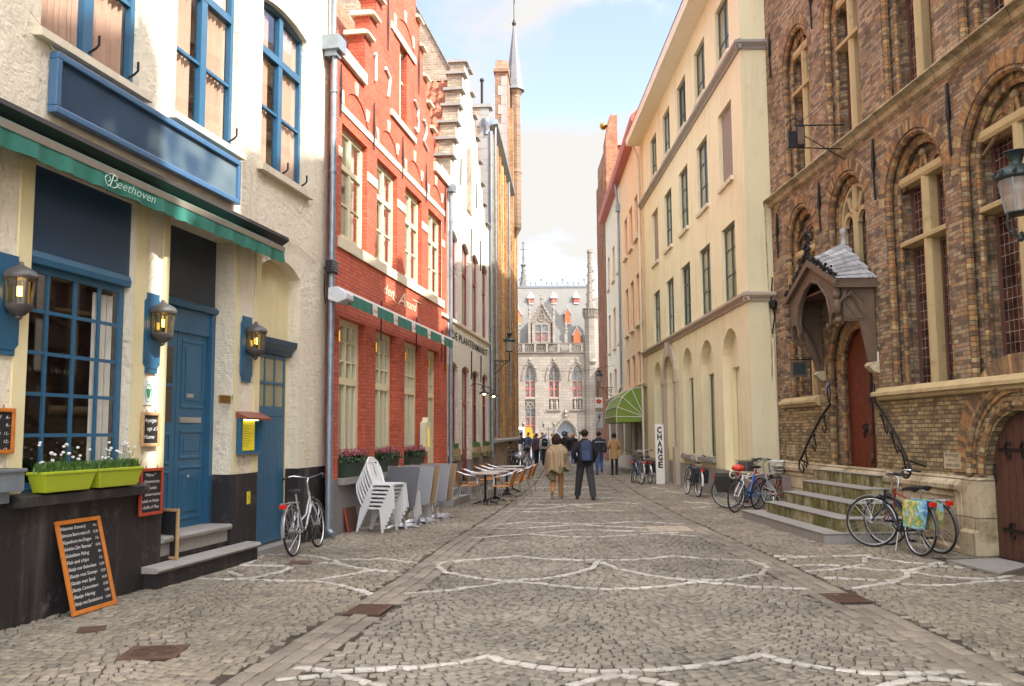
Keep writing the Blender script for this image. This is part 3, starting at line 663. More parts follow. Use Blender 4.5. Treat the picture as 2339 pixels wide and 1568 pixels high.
# main door
s = MB(sg); s.box(2.42, 4.03, -.36, -.29, 3.38, 4.28); s.build('transom_panel', M['blue_black'], bc)
s = MB(sg); s.prismu([(-.36, 3.28), (-.24, 3.29), (-.22, 3.34), (-.26, 3.38), (-.36, 3.38)], 2.42, 4.03); s.build('cornice', M['blue'], bc)
fz = .52
s = MB(sg); s.box(3.94, 4.03, -.36, -.27, fz, 3.28); s.box(2.42, 2.5, -.36, -.27, fz, 3.28); s.box(2.5, 3.94, -.36, -.3, 2.98, 3.28); s.build('door_frame', M['blue'], bc)
def leaf(u0, u1, panels, glazed, name='door'):
    d = MB(sg); o = -.33
    d.box(u0, u1, o-.03, o, fz, 2.98)
    for (z0, z1) in panels:
        d.prismu([(o, z0), (o+.012, z0+.008), (o+.012, z0+.035), (o, z0+.05)], u0+.1, u1-.1); d.prismu([(o, z1-.05), (o+.012, z1-.035), (o+.012, z1-.008), (o, z1)], u0+.1, u1-.1)
        d.box(u0+.1, u0+.13, o, o+.012, z0+.05, z1-.05); d.box(u1-.13, u1-.1, o, o+.012, z0+.05, z1-.05); d.box(u0+.19, u1-.19, o, o+.01, z0+.1, z1-.1)
    do = d.build(name, M['blue'], bc, bevel=.004)
    if glazed:
        gm = MB(sg); gm.box(u0+.1, u1-.09, o, o+.006, 1.85, 2.78); gm.build('pane', M['pane_dark'], do); gm = MB(sg); gm.box(u0+.1, u1-.09, o+.006, o+.015, 2.28, 2.32); gm.build('glazing_bar', M['blue'], do)
    return do
leaf(2.5, 3.2, [(.62, 1.25), (1.32, 1.72)], True)
d2 = leaf(3.215, 3.94, [(.62, 1.3), (1.38, 1.75), (2.02, 2.9)], False)
s = MB(sg); s.box(3.3, 3.8, -.33, -.315, 1.84, 1.91); s.build('letter_slot', M['alu'], d2); s = MB(sg); s.sphere((3.52, -.32, 1.16), .022); s.build('door_knob', M['alu'], d2); s = MB(sg); s.box(3.44, 3.6, -.33, -.315, 2.16, 2.21); s.build('name_plate', M['alu'], d2)
st = MB(sg); st.prismu([(-.4, .3), (-.02, .3), (-.02, .44), (.04, .46), (.05, .5), (.03, .525), (-.4, .53)], 2.43, 4.02); st.build('step', M['step_top'], bc, bevel=.006)
st = MB(sg); st.box(2.1, 4.5, .0, .17, 0, .17); st.box(2.43, 4.02, -.4, -.03, 0, .3); st.build('step_riser', M['black_paint'], bc)
st = MB(sg); st.prismu([(.0, .17), (.2, .17), (.225, .2), (.2, .235), (.0, .245)], 2.06, 4.52); st.build('step', M['step_top'], bc, bevel=.006)
# small side door
s = MB(sg); s.box(4.86, 6.0, -.2, -.17, .1, 2.88); s.build('door_frame', M['blue'], bc); d3 = MB(sg)
for i in range(11): d3.box(4.93+i*.092, 5.015+i*.092, -.17, -.155, .12, 1.96)
d3.box(4.93, 5.94, -.17, -.15, .12, .32); d3.box(4.93, 5.94, -.17, -.145, 1.96, 2.06); d3 = d3.build('door', M['blue'], bc)
s = MB(sg); s.box(4.97, 5.9, -.168, -.16, 2.08, 2.82); s.build('pane', M['pane_olive'], d3); s = MB(sg)
for u in (4.95, 5.27, 5.59, 5.91): s.box(u-.02, u+.02, -.16, -.15, 2.06, 2.86)
for z in (2.08, 2.45, 2.84): s.box(4.93, 5.94, -.152, -.145, z-.02, z+.02)
s.build('glazing_bar', M['blue'], d3)
s = MB(sg); s.prismu([(-.2, 2.88), (-.12, 2.88), (-.1, 2.95), (-.03, 3.02), (-.02, 3.1), (-.2, 3.1)], 4.78, 6.1); s.build('cornice', M['blue_dark'], bc)
s = MB(sg); s.box(4.78, 6.1, -.22, .06, -.02, .08); s.build('doorstep', M['bluestone'], bc)
# blurred blue name board over the awning
sb = FB.root('signboard', 'long blue framed blank signboard on the cafe wall above the awning', 'signboard', .3, 0, 4.79)
s = MB(sg); s.box(0, 3.56, .02, .08, 0, .52); m, g = newm('mottled_blue_board'); v = g.coord()
mp_ = g.n('ShaderNodeMapping', {'Scale': (1., 1., 1.2)}); g.l(v, mp_.inputs[0]); sx = g.n('ShaderNodeSeparateXYZ'); g.l(v, sx.inputs[0])
bcol = g.ramp(g.math('ADD', g.math('MULTIPLY', sx.outputs[0], .18), g.math('MULTIPLY', g.math('SUBTRACT', g.noise(mp_.outputs[0], 1.9, 1), .5), .9)), [(0, srgb('2c3e52')), (.3, srgb('364a60')), (.5, srgb('5c6e78')), (.75, srgb('6e7e86')), (1, srgb('607488'))]); g.set(bcol, .65, spec=.2)  # mottled, darker at the near end and greyer towards the far end
s.build('panel', m, sb); s = MB(sg)
for a in ((-.04, 3.6, -.04, .03), (-.04, 3.6, .49, .56)): s.box(a[0], a[1], .02, .12, a[2], a[3])
s.box(-.04, .03, .02, .12, .03, .49); s.box(3.53, 3.6, .02, .12, .03, .49); s.build('frame', mat('mid_blue_paint', '44698c', .35, var=.1), sb, bevel=.01)
# awning
aw = FB.root('awning', 'long dark green folded awning with white script lettering over the cafe front', 'awning', 0, 0, 0)
u0, u1 = -4, 4.74
s = MB(sg); s.prismu([(0, 4.63), (.17, 4.6), (.18, 4.55), (.02, 4.44), (0, 4.44)], u0, 5.3); s.build('case', mat('awning_case', '2a2422', .6, var=.1), aw)
s = MB(sg); s.prismu([(.06, 4.47), (.2, 4.42), (.33, 4.34), (.34, 4.3), (.2, 4.36), (.06, 4.4)], u0, 4.72); s.build('canopy', M['green_awn'], aw)
s = MB(sg); s.prismu([(.3, 4.27), (.37, 4.26), (.38, 4.33), (.31, 4.34)], u0, u1); s.build('front_bar', mat('awning_bar', '8a8478', .5, var=.1), aw)
s = MB(sg); n = 260; pr = None
for i in range(n+1):
    u = u0+(u1-u0)*i/n; a = .014*sin(i*.42)+.01*sin(i*.97+1); z = 4.105+.004*sin(i*.3)+.003*sin(i*.83); c = (u, a, z)
    if pr: s.poly((pr[0], .362, 4.28), (u, .362, 4.28), (u, .362+a*.5, 4.19), (pr[0], .362+pr[1]*.5, 4.19)); s.poly((pr[0], .362+pr[1]*.5, 4.19), (u, .362+a*.5, 4.19), (u, .36+a, z), (pr[0], .36+pr[1], pr[2]))
    pr = c
s.build('valance', M['green_awn'], aw, smooth=True)
s = text_on(sg, 'eethoven', .135, .86, .385, 4.155, .66, shear=.32, bold=-.001)
s.tube([(.72, .385, 4.26), (.76, .387, 4.275), (.84, .387, 4.262)], .005, 4); s.tube([(.79, .385, 4.268), (.765, .386, 4.2), (.735, .386, 4.14), (.70, .386, 4.135)], .006, 4)
s.tube([(.79, .386, 4.26), (.84, .386, 4.262), (.845, .386, 4.225), (.79, .386, 4.208), (.84, .386, 4.2), (.85, .386, 4.16), (.8, .386, 4.135), (.745, .386, 4.14)], .006, 4)
s.tube([(.74, .386, 4.14), (.68, .386, 4.15), (.655, .386, 4.2), (.68, .386, 4.24), (.73, .386, 4.235), (.74, .386, 4.2), (.71, .386, 4.18)], .0045, 4)
s.build('lettering', mat('awning_letters', 'b8cfc0', .8, var=.05), aw)
# gutter downpipe between cafe and red house
s = MB(sg); s.tube([(7.0, .16, .12), (7.0, .16, 8.2)], .055, 10); s.tube([(7.0, .16, .14), (7.0, .2, .08), (6.98, .27, .06)], .055, 10)
for z in (.9, 1.9, 3.2, 4.6, 6.1, 7.5): s.tube([(7.0, .16, z-.02), (7.0, .16, z+.02)], .068, 10)
s.build('drainpipe', M['zinc'], bc, smooth=True)
s = MB(sg); s.prismz([(6.83, 0), (6.83, .3), (7.18, .3), (7.18, 0)], 8.2, 8.45); s.prismz([(6.9, .02), (6.9, .24), (7.1, .24), (7.1, .02)], 8.1, 8.2); s.tube([(7.08, .1, 8.45), (7.04, .12, 9.6)], .05, 10); s.build('hopper', M['zinc'], bc)
# wires
s = MB(sg); s.tube([(5.2, .03, 4.66), (6, .03, 4.6), (6.6, .03, 4.5), (6.7, .03, 4.55)], .008, 4); s.tube([(4.3, .02, 5.42), (4.4, .02, 5.3), (4.4, .02, 3.4)], .006, 4); s.tube([(-.1, .03, 5.35), (-.06, .05, 5.6), (.1, .03, 5.55), (.3, .03, 5.38), (2.3, .03, 5.38)], .007, 4); s.build('cable', M['sill'], bc)

# ------------------------------------------------------------ red stepped-gable house
rh = FRD.root('gabled_house', 'red painted brick house with stepped gable and cream windows', 'house')
FU = [.6, 2.66, 4.73, 6.79]
steps = [(1.8, 9.3), (2.15, 9.85), (2.5, 10.4), (2.85, 10.95), (3.2, 11.5), (3.55, 12.05), (3.9, 12.6)]; stepr = [(7.3, 9.2), (6.95, 9.72), (6.6, 10.25), (6.25, 10.85), (5.9, 11.4), (5.55, 11.95), (5.2, 12.5)]
rects = [(0, 8.8, .93, 8.47), (4.2, 4.9, 8.4, 13.1)]+[(a, 4.55, 8.4, z) for a, z in steps]+[(4.55, a, 8.4, z) for a, z in stepr]
hs = [H(a, a+1.43, 5.1, 7.15) for a in FU]+[H(a, a+1.43, .93, 3.72, d=.2) for a in FU[:3]]+[H(6.79, 7.95, .93, 3.72, d=.2, nb=1), H(3.75, 5.42, 8.46, 10.22)]
w = MB(sg); wall(w, rects, hs, 0, .14); w.build('wall', M['red'], rh)
w = MB(sg); wall(w, [(-.02, 8.8, -.05, .93)], [H(6.79, 7.95, .35, .93, d=.2, nt=1)], .02, .2); w.poly((0, 0, .93), (8.8, 0, .93), (8.8, .02, .93), (0, .02, .93)); w.build('plinth', M['grey_plinth'], rh)
# thickness of the gable: steps, tops and copings
t = MB(sg)
for L_, q in ((steps, 1), (stepr, -1)):
    for a, z in L_: t.box(min(a, a+.36*q), max(a, a+.36*q), -.32, -.01, 8.4, z-.002)
t.build('gable', M['red'], rh)
t = MB(sg)
for L_, q in ((steps, 1), (stepr, -1)):
    for a, z in L_:
        x0, x1 = sorted((a-.07*q, a+.38*q)); t.prismu([(-.4, z), (.1, z), (.1, z+.05), (.02, z+.09), (-.4, z+.09)], x0, x1)
split_build(t, 'coping', M['cream_stone'], rh)
t = MB(sg); t.box(.02, 1.79, -.1, .07, 8.28, 8.5); t.box(7.32, 8.85, -.1, .07, 8.24, 8.47); split_build(t, 'gutter', M['cream_stone'], rh)
t = MB(sg); t.box(.44, 8.4, .001, .035, 4.9, 5.09); t.box(.46, 8.5, .001, .02, 7.34, 7.47); t.box(3.52, 5.5, .001, .05, 8.33, 8.46); t.box(3.52, 5.52, .001, .03, 10.22, 10.38)
for a, b in ((0.42, .6), (2.03, 2.66), (4.09, 4.73), (6.16, 6.79), (8.22, 8.5)): t.box(a, b, .001, .018, 6.5, 6.68)
split_build(t, 'string_course', M['cream_stone'], rh)
# blind relieving arches with pale key blocks, over the first floor and the attic window
t = MB(sg); k = MB(sg)
for a in FU:
    P = arcpts(a-.02, a+1.45, 7.5, .42); arcbar(t, P, .035, .001, .018)
    for f, hh in ((.06, 0), (.5, 1), (.94, 0)):
        c = P[int(f*14)]; dx = (f-.5)*.14; k.prism([(c[0]-.05, c[1]-.02), (c[0]+.05, c[1]-.02), (c[0]+.09+dx, c[1]+.22), (c[0]-.09+dx, c[1]+.22)], .002, .03)
P = arcpts(3.8, 5.4, 10.4, .45); arcbar(t, P, .035, .001, .018)
for f in (.06, .5, .94): c = P[int(f*14)]; k.prism([(c[0]-.05, c[1]-.02), (c[0]+.05, c[1]-.02), (c[0]+.08, c[1]+.24), (c[0]-.08, c[1]+.24)], .002, .03)
split_build(t, 'relieving_arch', M['red'], rh); split_build(k, 'key_block', M['cream_stone'], rh)
for tx in ((2.42, [(-.05, .5), (0, .58), (.01, .0)]), (3.1, [(0, .5), (0, .56), (.28, .46), (.3, .4), (.18, 0)]), (5.4, [(0, .72), (.3, .6), (.26, .42), (.34, .3), (.3, .08), (.14, .02), (.05, .08)]), (6.15, [(0, .5), (.12, .55), (.3, .45), (.32, .3), (.08, .02), (.12, 0), (.5, -.08)])):
    s = MB(sg); s.tube([(tx[0]+a, .03, 8.62+b) for a, b in tx[1]], .03, 6); s.build('date_anchor', M['white_paint'], rh)
for u in (.45, 2.35, 4.41, 6.47, 8.5):
    s = MB(sg); s.tube([(u, .03, 7.2), (u, .035, 7.7), (u, .03, 8.15)], [.012, .022, .012], 5); s.build('wall_anchor', M['iron'], rh)
for u in (3.25, 5.75):
    s = MB(sg); s.tube([(u, .03, 9.6), (u, .035, 10.2), (u, .03, 10.9)], [.012, .022, .012], 5); s.build('wall_anchor', M['iron'], rh)
for a in FU:
    window(rh, sg, a, a+1.43, 5.1, 7.15, -.1, M['cream_paint'], M['glass_r'], .11, .06, [(.5, .1), (.28, .03), (.72, .03)][:1], [(6.44, .1), (5.78, .03)], curtain=[(a+.1, a+.45, 5.2, 7.05, M['net']), (a+.98, a+1.33, 5.2, 7.05, M['net'])])
window(rh, sg, 3.75, 5.42, 8.46, 10.22, -.1, M['cream_paint'], M['glass_r'], .1, .06, [(.5, .09)], [(9.5, .05)])
for i, a in enumerate(FU[:3]):
    window(rh, sg, a, a+1.43, .93, 3.72, -.14, M['cream_paint'], M['glass'], .12, .08, [(.5, .06), (.28, .03), (.74, .03)], [(2.62, .12), (3.32, .03), (2.98, .03)], curtain=[(a+.12, a+.4, 1.0, 2.6, M['net']), (a+1.0, a+1.3, 1.0, 2.6, M['net'])])
    s = MB(sg); s.box(a-.02, a+1.5, -.18, .12, .82, .935); s.build('sill', M['bluestone'], rh, bevel=.008)
dd = window(rh, sg, 6.79, 7.95, .5, 3.72, -.14, M['cream_paint'], M['glass_r'], .12, .08, [(.35, .03), (.65, .03)], [(2.62, .12), (3.2, .03), (2.9, .03), (1.1, .5), (.8, .3)], name='door')
s = MB(sg); s.tube([(7.75, -.12, 1.5), (7.75, -.06, 1.5), (7.66, -.05, 1.5)], .012, 6); s.build('door_handle', M['brass'], dd)
s = MB(sg); s.box(6.55, 8.1, 0, .45, 0, .34); s.box(6.4, 8.2, .45, .72, 0, .17); s.build('doorstep', M['bluestone'], rh, bevel=.01)
for i, u in enumerate((.32, 2.38, 4.44, 6.5, 8.3)):
    s = MB(sg); s.tube([(u, .0, 3.35), (u, .1, 3.35)], .012, 6); s.tube([(u, .1, 3.24), (u, .1, 3.42)], .032, 8); s.build('wall_light', M['brass'], rh)
pantiles(rh, sg, -.1, 9.0, -.14, 8.42, -4.2, 15.5, M['pantile'])
body(rh, sg, 0.0, 8.82, 8.4, 8, M['brownbrick'], -.22)
s = MB(sg); s.prismu([(-.4, 8.4), (-4.3, 15.0), (-8.2, 8.4)], .02, 8.8); s.build('roof_core', M['pantile'], rh)
s = MB(sg); s.tube([(1.2, -.5, 9.1), (1.2, -.5, 9.55)], .08, 8); s.lathe([(.12, 0), (.12, .03), (.02, .1)], (1.2, -.5, 9.58), 8); s.build('flue', M['zinc'], rh)
s = MB(sg); s.prismz([(8.8, 0), (8.8, .2), (9.05, .2), (9.05, 0)], 8.1, 8.3); s.build('hopper', M['zinc'], rh); s = MB(sg); s.tube([(8.92, .08, .3), (8.92, .08, 8.1)], .05, 10)
for z in (1.3, 2.8, 4.4, 6, 7.3): s.tube([(8.92, .08, z-.02), (8.92, .08, z+.02)], .062, 10)
s.build('drainpipe', M['zinc'], rh, smooth=True)
# wall lettering (painted on the brick)
s = text_on(sg, 'den', .3, 3.15, .006, 4.5, .75, shear=.3); s.add(text_on(sg, 'A', .46, 4.15, .006, 4.42, .6, shear=.42)); s.add(text_on(sg, 'mand', .28, 4.75, .006, 4.45, .95, shear=.3))
s.tube([(3.95, .006, 4.44), (3.8, .006, 4.47), (3.82, .006, 4.58), (3.98, .006, 4.56), (4.3, .006, 4.42)], .014, 4); s.tube([(5.35, .006, 4.68), (6.1, .006, 4.7)], .012, 4)
s.build('lettering', mat('painted_letters', 'f0d8b8', .6, var=.05), rh)
# its folded awning
ra = FRD.root('awning', 'narrow rolled green and white striped awning on the red house', 'awning')
s = MB(sg); s.prismu([(.03, 3.9), (.03, 4.1), (.2, 4.12), (.36, 4.0), (.36, 3.9), (.2, 3.84)], -.08, .28); s.build('end_cap', mat('pale_grey_plastic', 'c8ccd0', .4, var=.03), ra, bevel=.02)
s = MB(sg); s.tube([(.1, .24, 4.04), (8.2, .24, 4.04)], .055, 10); s.build('roller', mat('pale_roller', 'd8d8d4', .4, var=.03), ra, smooth=True)
s = MB(sg); wv = MB(sg)
for i in range(160):
    a = .15+8.0*i/160; b = a+.05; ph = (i % 27); tgt = wv if ph < 6 and i > 6 else s; oa = .31+.008*sin(i*.7); ob = .31+.008*sin((i+1)*.7)
    tgt.poly((a, .3, 4.03), (b, .3, 4.03), (b, ob, 3.83), (a, oa, 3.83))
split_build(s, 'valance', M['green_awn'], ra); split_build(wv, 'valance_patch', mat('white_awning_cloth', 'dcd8cc', .8, var=.05), ra)
s = MB(sg)
for i in (27, 54, 81, 108, 135): s.add(text_on(sg, 'Duvel', .1, .15+8.*i/160+.02, .32, 3.89, .24, bold=.001))
s.build('lettering', mat('red_letters', 'b02c2c', .7, var=0), ra)
for u in (.1, 2.9, 5.6, 8.1):
    s = MB(sg); s.tube([(u, .03, 3.5), (u, .04, 4.3)], .014, 5); s.build('bracket', M['iron'], ra)

# ------------------------------------------------------------ white stepped-gable house
wh = FP.root('gabled_house', 'white painted brick house with crumbling stepped gable and dark red windows', 'house')
sl_ = [(1.2, 9.25), (1.55, 9.83), (1.9, 10.43), (2.25, 11.05), (2.6, 11.65), (2.95, 12.28), (3.3, 12.78)]; sr_ = [(7.5, 8.75), (7.05, 9.3), (6.6, 9.88), (6.1, 10.48), (5.6, 11.1), (5.1, 11.65), (4.6, 12.2), (4.2, 12.78)]
WU = [(.9, 2.2), (2.82, 4.0), (4.52, 5.7), (6.38, 7.5)]
w = MB(sg); wall(w, [(0, 7.93, .92, 8.65)]+[(a, 3.9, 8.6, z) for a, z in sl_]+[(3.9, a, 8.6, z) for a, z in sr_], [H(a, b, 4.8, 7.25, .16) for a, b in WU]+[H(a, b, 1.25, 3.62, .12) for a, b in (WU[0], WU[2], WU[3])]+[H(2.82, 4.02, .92, 3.62, .12, nb=1), H(3.62, 4.6, 8.3, 10.45, .49, kind='round', d=.1)], 0, .14)
w.poly((3.6, -.1, 8.3), (4.62, -.1, 8.3), (4.62, -.1, 10.45), (3.6, -.1, 10.45)); w.build('wall', M['white_brick'], wh)
w = MB(sg); wall(w, [(0, 7.93, -.05, .92)], [H(2.82, 4.02, .3, .92, nt=1)], .015, .14); w.build('plinth', M['grey_plinth'], wh)
t = MB(sg)
for L_, q in ((sl_, 1), (sr_, -1)):
    for a, z in L_: t.box(min(a, a+.5*q), max(a, a+.5*q), -.45, -.01, 8.4, z-.002)
t.build('gable', M['crumbly'], wh)
t = MB(sg)
for L_, q in ((sl_, 1), (sr_, -1)):
    for a, z in L_: x0, x1 = sorted((a-.08*q, a+.42*q)); t.prismu([(-.5, z), (.1, z), (.1, z+.04), (-.2, z+.08), (-.5, z+.08)], x0, x1)
split_build(t, 'coping', M['bluestone'], wh)
for a, b in WU: window(wh, sg, a, b, 4.8, 7.25, -.09, M['darkred'], M['pane_grey'], .07, .05, [(.5, .05)], [(6.35, .07)], .16)
for a, b in (WU[0], WU[2], WU[3]):
    window(wh, sg, a, b, 1.25, 3.62, -.09, M['darkred'], M['pane_dark'], .09, .05, [(.5, .04)], [(2.6, .08), (3.1, .03)], .12)
    s = MB(sg); s.box(a-.05, b+.05, -.1, .14, .95, 1.1); s.build('sill', M['mossy_stone'], wh, bevel=.01)
window(wh, sg, 2.82, 4.02, .45, 3.62, -.09, M['darkred'], M['pane_grey'], .1, .05, [(.5, .05)], [(2.55, .1), (.9, .7)], .12, name='door')
s = MB(sg); s.box(2.7, 4.15, 0, .3, 0, .2); s.build('doorstep', M['bluestone'], wh)
s = text_on(sg, 'IN DE PLANTENMARKT', .3, .45, .012, 4.25, 6.95, bold=.004); s.build('lettering', mat('black_letters', '2c2624', .7, var=.1), wh)
s = MB(sg); s.prismu([(0, 4.68), (.05, 4.68), (.06, 4.75), (0, 4.8)], 0, 7.93); s.build('string_course', M['sill'], wh)
for u in (.35, 4.26, 6.0):
    s = MB(sg); s.tube([(u, .02, 3.3), (u, .03, 4.15)], .018, 5); s.tube([(u, .02, 6.9), (u, .03, 7.9)], .018, 5); s.build('wall_anchor', M['iron'], wh)
for u in (2.6, 5.3):
    s = MB(sg); s.tube([(u, .02, 8.8), (u, .03, 9.6)], .018, 5); s.build('wall_anchor', M['iron'], wh)
body(wh, sg, 0, 7.93, 8.6, 9, M['white_brick'], -.24)
# roof whose ridge runs back from the gable; this slope faces the viewer
def tile_cross(root, u_e, z_e, u_r, z_r, o0, o1, m):
    mb = MB(sg); Lg_ = hypot(u_r-u_e, z_r-z_e); nr = int(Lg_/.36); nc = int((o0-o1)/.24); K = 6; d = Vector((u_r-u_e, z_r-z_e))/Lg_; nn = Vector((-d.y, d.x)); nn = nn if nn.y > 0 else -nn
    for r in range(nr):
        for c in range(nc):
            rows = []
            for s_, lift in ((r*.36-.03, .04), ((r+1)*.36, 0)):
                row = []
                for k in range(K+1):
                    x = k/K; h = .036*sin(2*pi*x)+lift; q = Vector((u_e, z_e))+d*s_+nn*h; row.append((q.x, o0-c*.24-x*.24, q.y))
                rows.append(row)
            for k in range(K): mb.poly(rows[0][k], rows[0][k+1], rows[1][k+1], rows[1][k])
            lo = [(a, b, z-.06) for a, b, z in rows[0]]
            for k in range(K): mb.poly(rows[0][k], rows[0][k+1], lo[k+1], lo[k])
    return mb.build('roof', m, root)
tile_cross(wh, .7, 8.5, 3.6, 12.5, -.4, -6, M['pantile'])
s = MB(sg); s.poly((7.6, -.4, 8.5), (7.6, -7, 8.5), (3.9, -7, 12.5), (3.9, -.4, 12.5)); s.poly((.8, -.45, 8.45), (3.85, -.45, 12.4), (7.6, -.45, 8.45)); s.build('roof', M['pantile'], wh)
s = MB(sg); s.tube([(7.93, .08, .9), (7.93, .08, 12.2)], .06, 10)
for z in (1.6, 3.2, 5, 7, 9, 11): s.tube([(7.93, .08, z-.02), (7.93, .08, z+.02)], .075, 10)
s.lathe([(.07, 0), (.07, .2), (.16, .35), (.16, .55), (.06, .6)], (7.93, -.08*sg*sg, 12.1), 10); s.build('drainpipe', M['zinc'], wh, smooth=True)
for u in (4.21, 6.04):
    l = FP.root('gooseneck_lamp', 'small lit gooseneck wall lamp on the white house, '+('nearer the door' if u < 5 else 'farther from the door'), 'wall lamp', u, 0, 2.84, 'pair of gooseneck lamps')
    s = MB(sg); s.tube([(-.0, 0, .25), (0, .1, .33), (0, .3, .3), (0, .42, .18)], .012, 6); s.build('arm', M['iron'], l)
    s = MB(sg); s.lathe([(.03, .14), (.05, .1), (.16, .04), (.17, .02)], (0, .42*1, 0), 12); s.v = [(a, b, c) for a, b, c in s.v]; s.build('shade', M['iron'], l)
    s = MB(sg); s.sphere((0, .42, .03), .05, 8, 6); s.build('bulb', emis('lamp_bulb', 'ffd890', 9), l)

# ------------------------------------------------------------ yellow brick church-like building with turret
yb = FY.root('brick_building', 'tall yellow and red brick Gothic building with corner turret and spire', 'building')
w = MB(sg); wall(w, [(0, 14.4, 1.4, 12.6)], [H(1.3+i*1.27, 2.0+i*1.27, 9.2, 11.8, .35, kind='point') for i in range(7)]+[H(1.3+i*1.27, 2.0+i*1.27, 3, 7.8, .35, kind='point') for i in range(9)], 0, .2)
w.box(0, 14.4, -.28, -.2, 2.4, 12.3); w.build('wall', M['yellow'], yb)
for i in range(11):
    u = .6+i*1.27; s = MB(sg); s.box(u, u+.4, .0, .16, 1.5, 12.3 if i < 8 else 17); s.build('pilaster', M['yred'] if i % 3 else M['yellow'], yb)
s = MB(sg); s.box(0, 14.4, 0, .1, -.05, 1.38); s.build('plinth', M['brownbrick'], yb); s = MB(sg); s.prismu([(0, 1.36), (.22, 1.36), (.22, 1.44), (0, 1.6)], 0, 14.45); s.build('string_course', M['bluestone'], yb)
s = MB(sg); s.prismu([(0, 12.5), (.3, 12.55), (.3, 12.7), (0, 12.75)], .2, 10); s.build('gutter', M['zinc'], yb)
s = MB(sg); s.prism([(0, 12.6), (14.4, 12.6), (14.4, 12.65), (0, 12.65)], -.3, -.2)
s.prismu([(-.02, 12.6), (-8, 22), (-9, 22), (-16, 12.6)], .4, 10); s.build('roof', M['pantile'], yb)
# end wall with a raking top, facing down the street
e = MB(sg); P = [(-.0, -.05), (-.0, 13.1), (-.6, 13.1), (-.7, 13.3), (-2.4, 16.6), (-5.2, 22.0), (-8, 22.8), (-12, 18), (-12, -.05)]
e.prismu(P, 0, .35); e.build('end_wall', M['brownbrick'], yb)
s = MB(sg); s.prismu([(.12, 13.08), (-.62, 13.08), (-.72, 13.28), (-2.42, 16.58), (-5.22, 21.98), (-5.35, 22.1), (-2.5, 16.75), (-.78, 13.45), (-.66, 13.2), (.12, 13.2)], -.06, .42)
for i in range(14): s.box(-.01, .4, -.3 if i % 2 else -.45, .012, 7.6+i*.4, 7.99+i*.4)
s.build('coping', M['bluestone'], yb); s = MB(sg); s.tube([(.2, -.25, 13.2), (.2, -.25, 14.1)], .05, 6); s.sphere((.2, -.25, 14.15), .08); s.build('finial', M['iron'], yb)
# tall wall-end and turret
s = MB(sg); s.prismz([(9.6, 0), (13.8, 0), (13.8, -.58), (9.6, -.58)], 12.5, 18.3); s.prism([(9.6, 18.3), (13.8, 18.3), (13.5, 19), (9.9, 19)], -.58, 0); s.box(9.5, 13.9, -.64, .05, 18.3, 18.45); s.build('gable', M['yturret'], yb)
s = MB(sg)
for i in range(12): s.box(9.585, 9.9, -.3 if i % 2 else -.45, -.02, 12.7+i*.45, 13.14+i*.45)
s.build('quoin', M['bluestone'], yb)
tc_ = (11.6, -.2*sg, 0)
s = MB(sg); s.lathe([(.04, 10.9), (.14, 11.1), (.3, 11.4), (.3, 14), (.34, 14.1), (.29, 14.2), (.29, 17.9), (.38, 18.05), (.38, 18.25)], (11.6, .2, 0), 8, pi/8); s.build('turret', M['yturret'], yb)
s = MB(sg); s.lathe([(.5, 18.15), (.44, 18.3), (.36, 18.9), (.08, 21.2), (.05, 21.5)], (11.6, .2, 0), 8, pi/8); s.build('spire', M['spire_slate'], yb)
s = MB(sg); s.lathe([(.08, 21.45), (.11, 21.55), (.05, 21.7), (.02, 21.8)], (11.6, .2, 0), 8); s.tube([(11.6, .2, 21.7), (11.6, .2, 23.6)], .022, 5)
s.prism([(11.2, 22.95), (11.2, 23.2), (12.1, 23.2), (12.25, 23.3), (12.15, 23.08), (12.25, 22.85), (12.1, 22.95)], .19, .21)
s.build('weather_vane', M['iron'], yb)
for v_ in s.v: pass
s = MB(sg)
for u, z0, z1 in ((.42, 1.6, 12.5), (7.2, 3.2, 12.4)): s.tube([(u, .2, z0), (u, .2, z1)], .045, 8)
split_build(s, 'drainpipe', M['zinc'], yb, smooth=True)
room(yb, sg, .35, 14.4, -.3, -12, 0, 12.6, M['brownbrick'])
# ------------------------------------------------------------ brown brick Gothic building (right foreground)
sg = 1
gh = FG.root('gothic_building', 'brown Gothic brick building with round arches and stone cross windows', 'building')
def leaded(name, h1, h2, line, gw=.11, gh_=.15):
    m, g = newm(name); v = wallco(g)
    b = g.n('ShaderNodeTexBrick', {'Scale': 1., 'Mortar Size': .006, 'Brick Width': gw, 'Row Height': gh_, 'Color1': (*srgb(h1), 1), 'Color2': (*srgb(h2), 1), 'Mortar': (*srgb(line), 1)}, offset=0.); g.l(v, b.inputs['Vector'])
    n = g.noise(v, 2.5, 4); col = g.mix(1., b.outputs['Color'], g.ramp(n, [(.35, (.4,)*3), (.65, (1.5,)*3)]), 'MULTIPLY')
    g.set(col, .12, spec=.7); g.bump(g.noise(v, 7, 2), .006); return m
M['lead'] = leaded('leaded_glass', '3a2420', '54342c', '8c8680'); M['win_wood'] = mat('brown_window_wood', '6a4c40', .5, var=.15)
BAY = [(-1.75, .86, 5.62), (-6.7, .98, 5.42), (-9.15, 1.08, 5.3), (-12.2, 1.0, 5.4)]
UB = [(-1.85, .8, 9.55), (-4.25, .8, 9.55), (-6.75, .85, 9.6), (-9.15, .9, 9.6), (-12., .9, 9.6)]
UC, HW, ZC = -4.15, .86, 5.62
holes = [H(u-h, u+h, 2.32, z+h, h, kind='round', d=.14) for u, h, z in BAY]+[H(u-h, u+h, 7.05, z+h, h, kind='round', d=.14) for u, h, z in UB]
holes += [H(UC-HW, UC+HW, 4.1, ZC+HW, HW, kind='round', d=.14), H(-5.04, -2.92, 2.3, 3.92, 1.06, kind='round', d=.18, nb=1)]
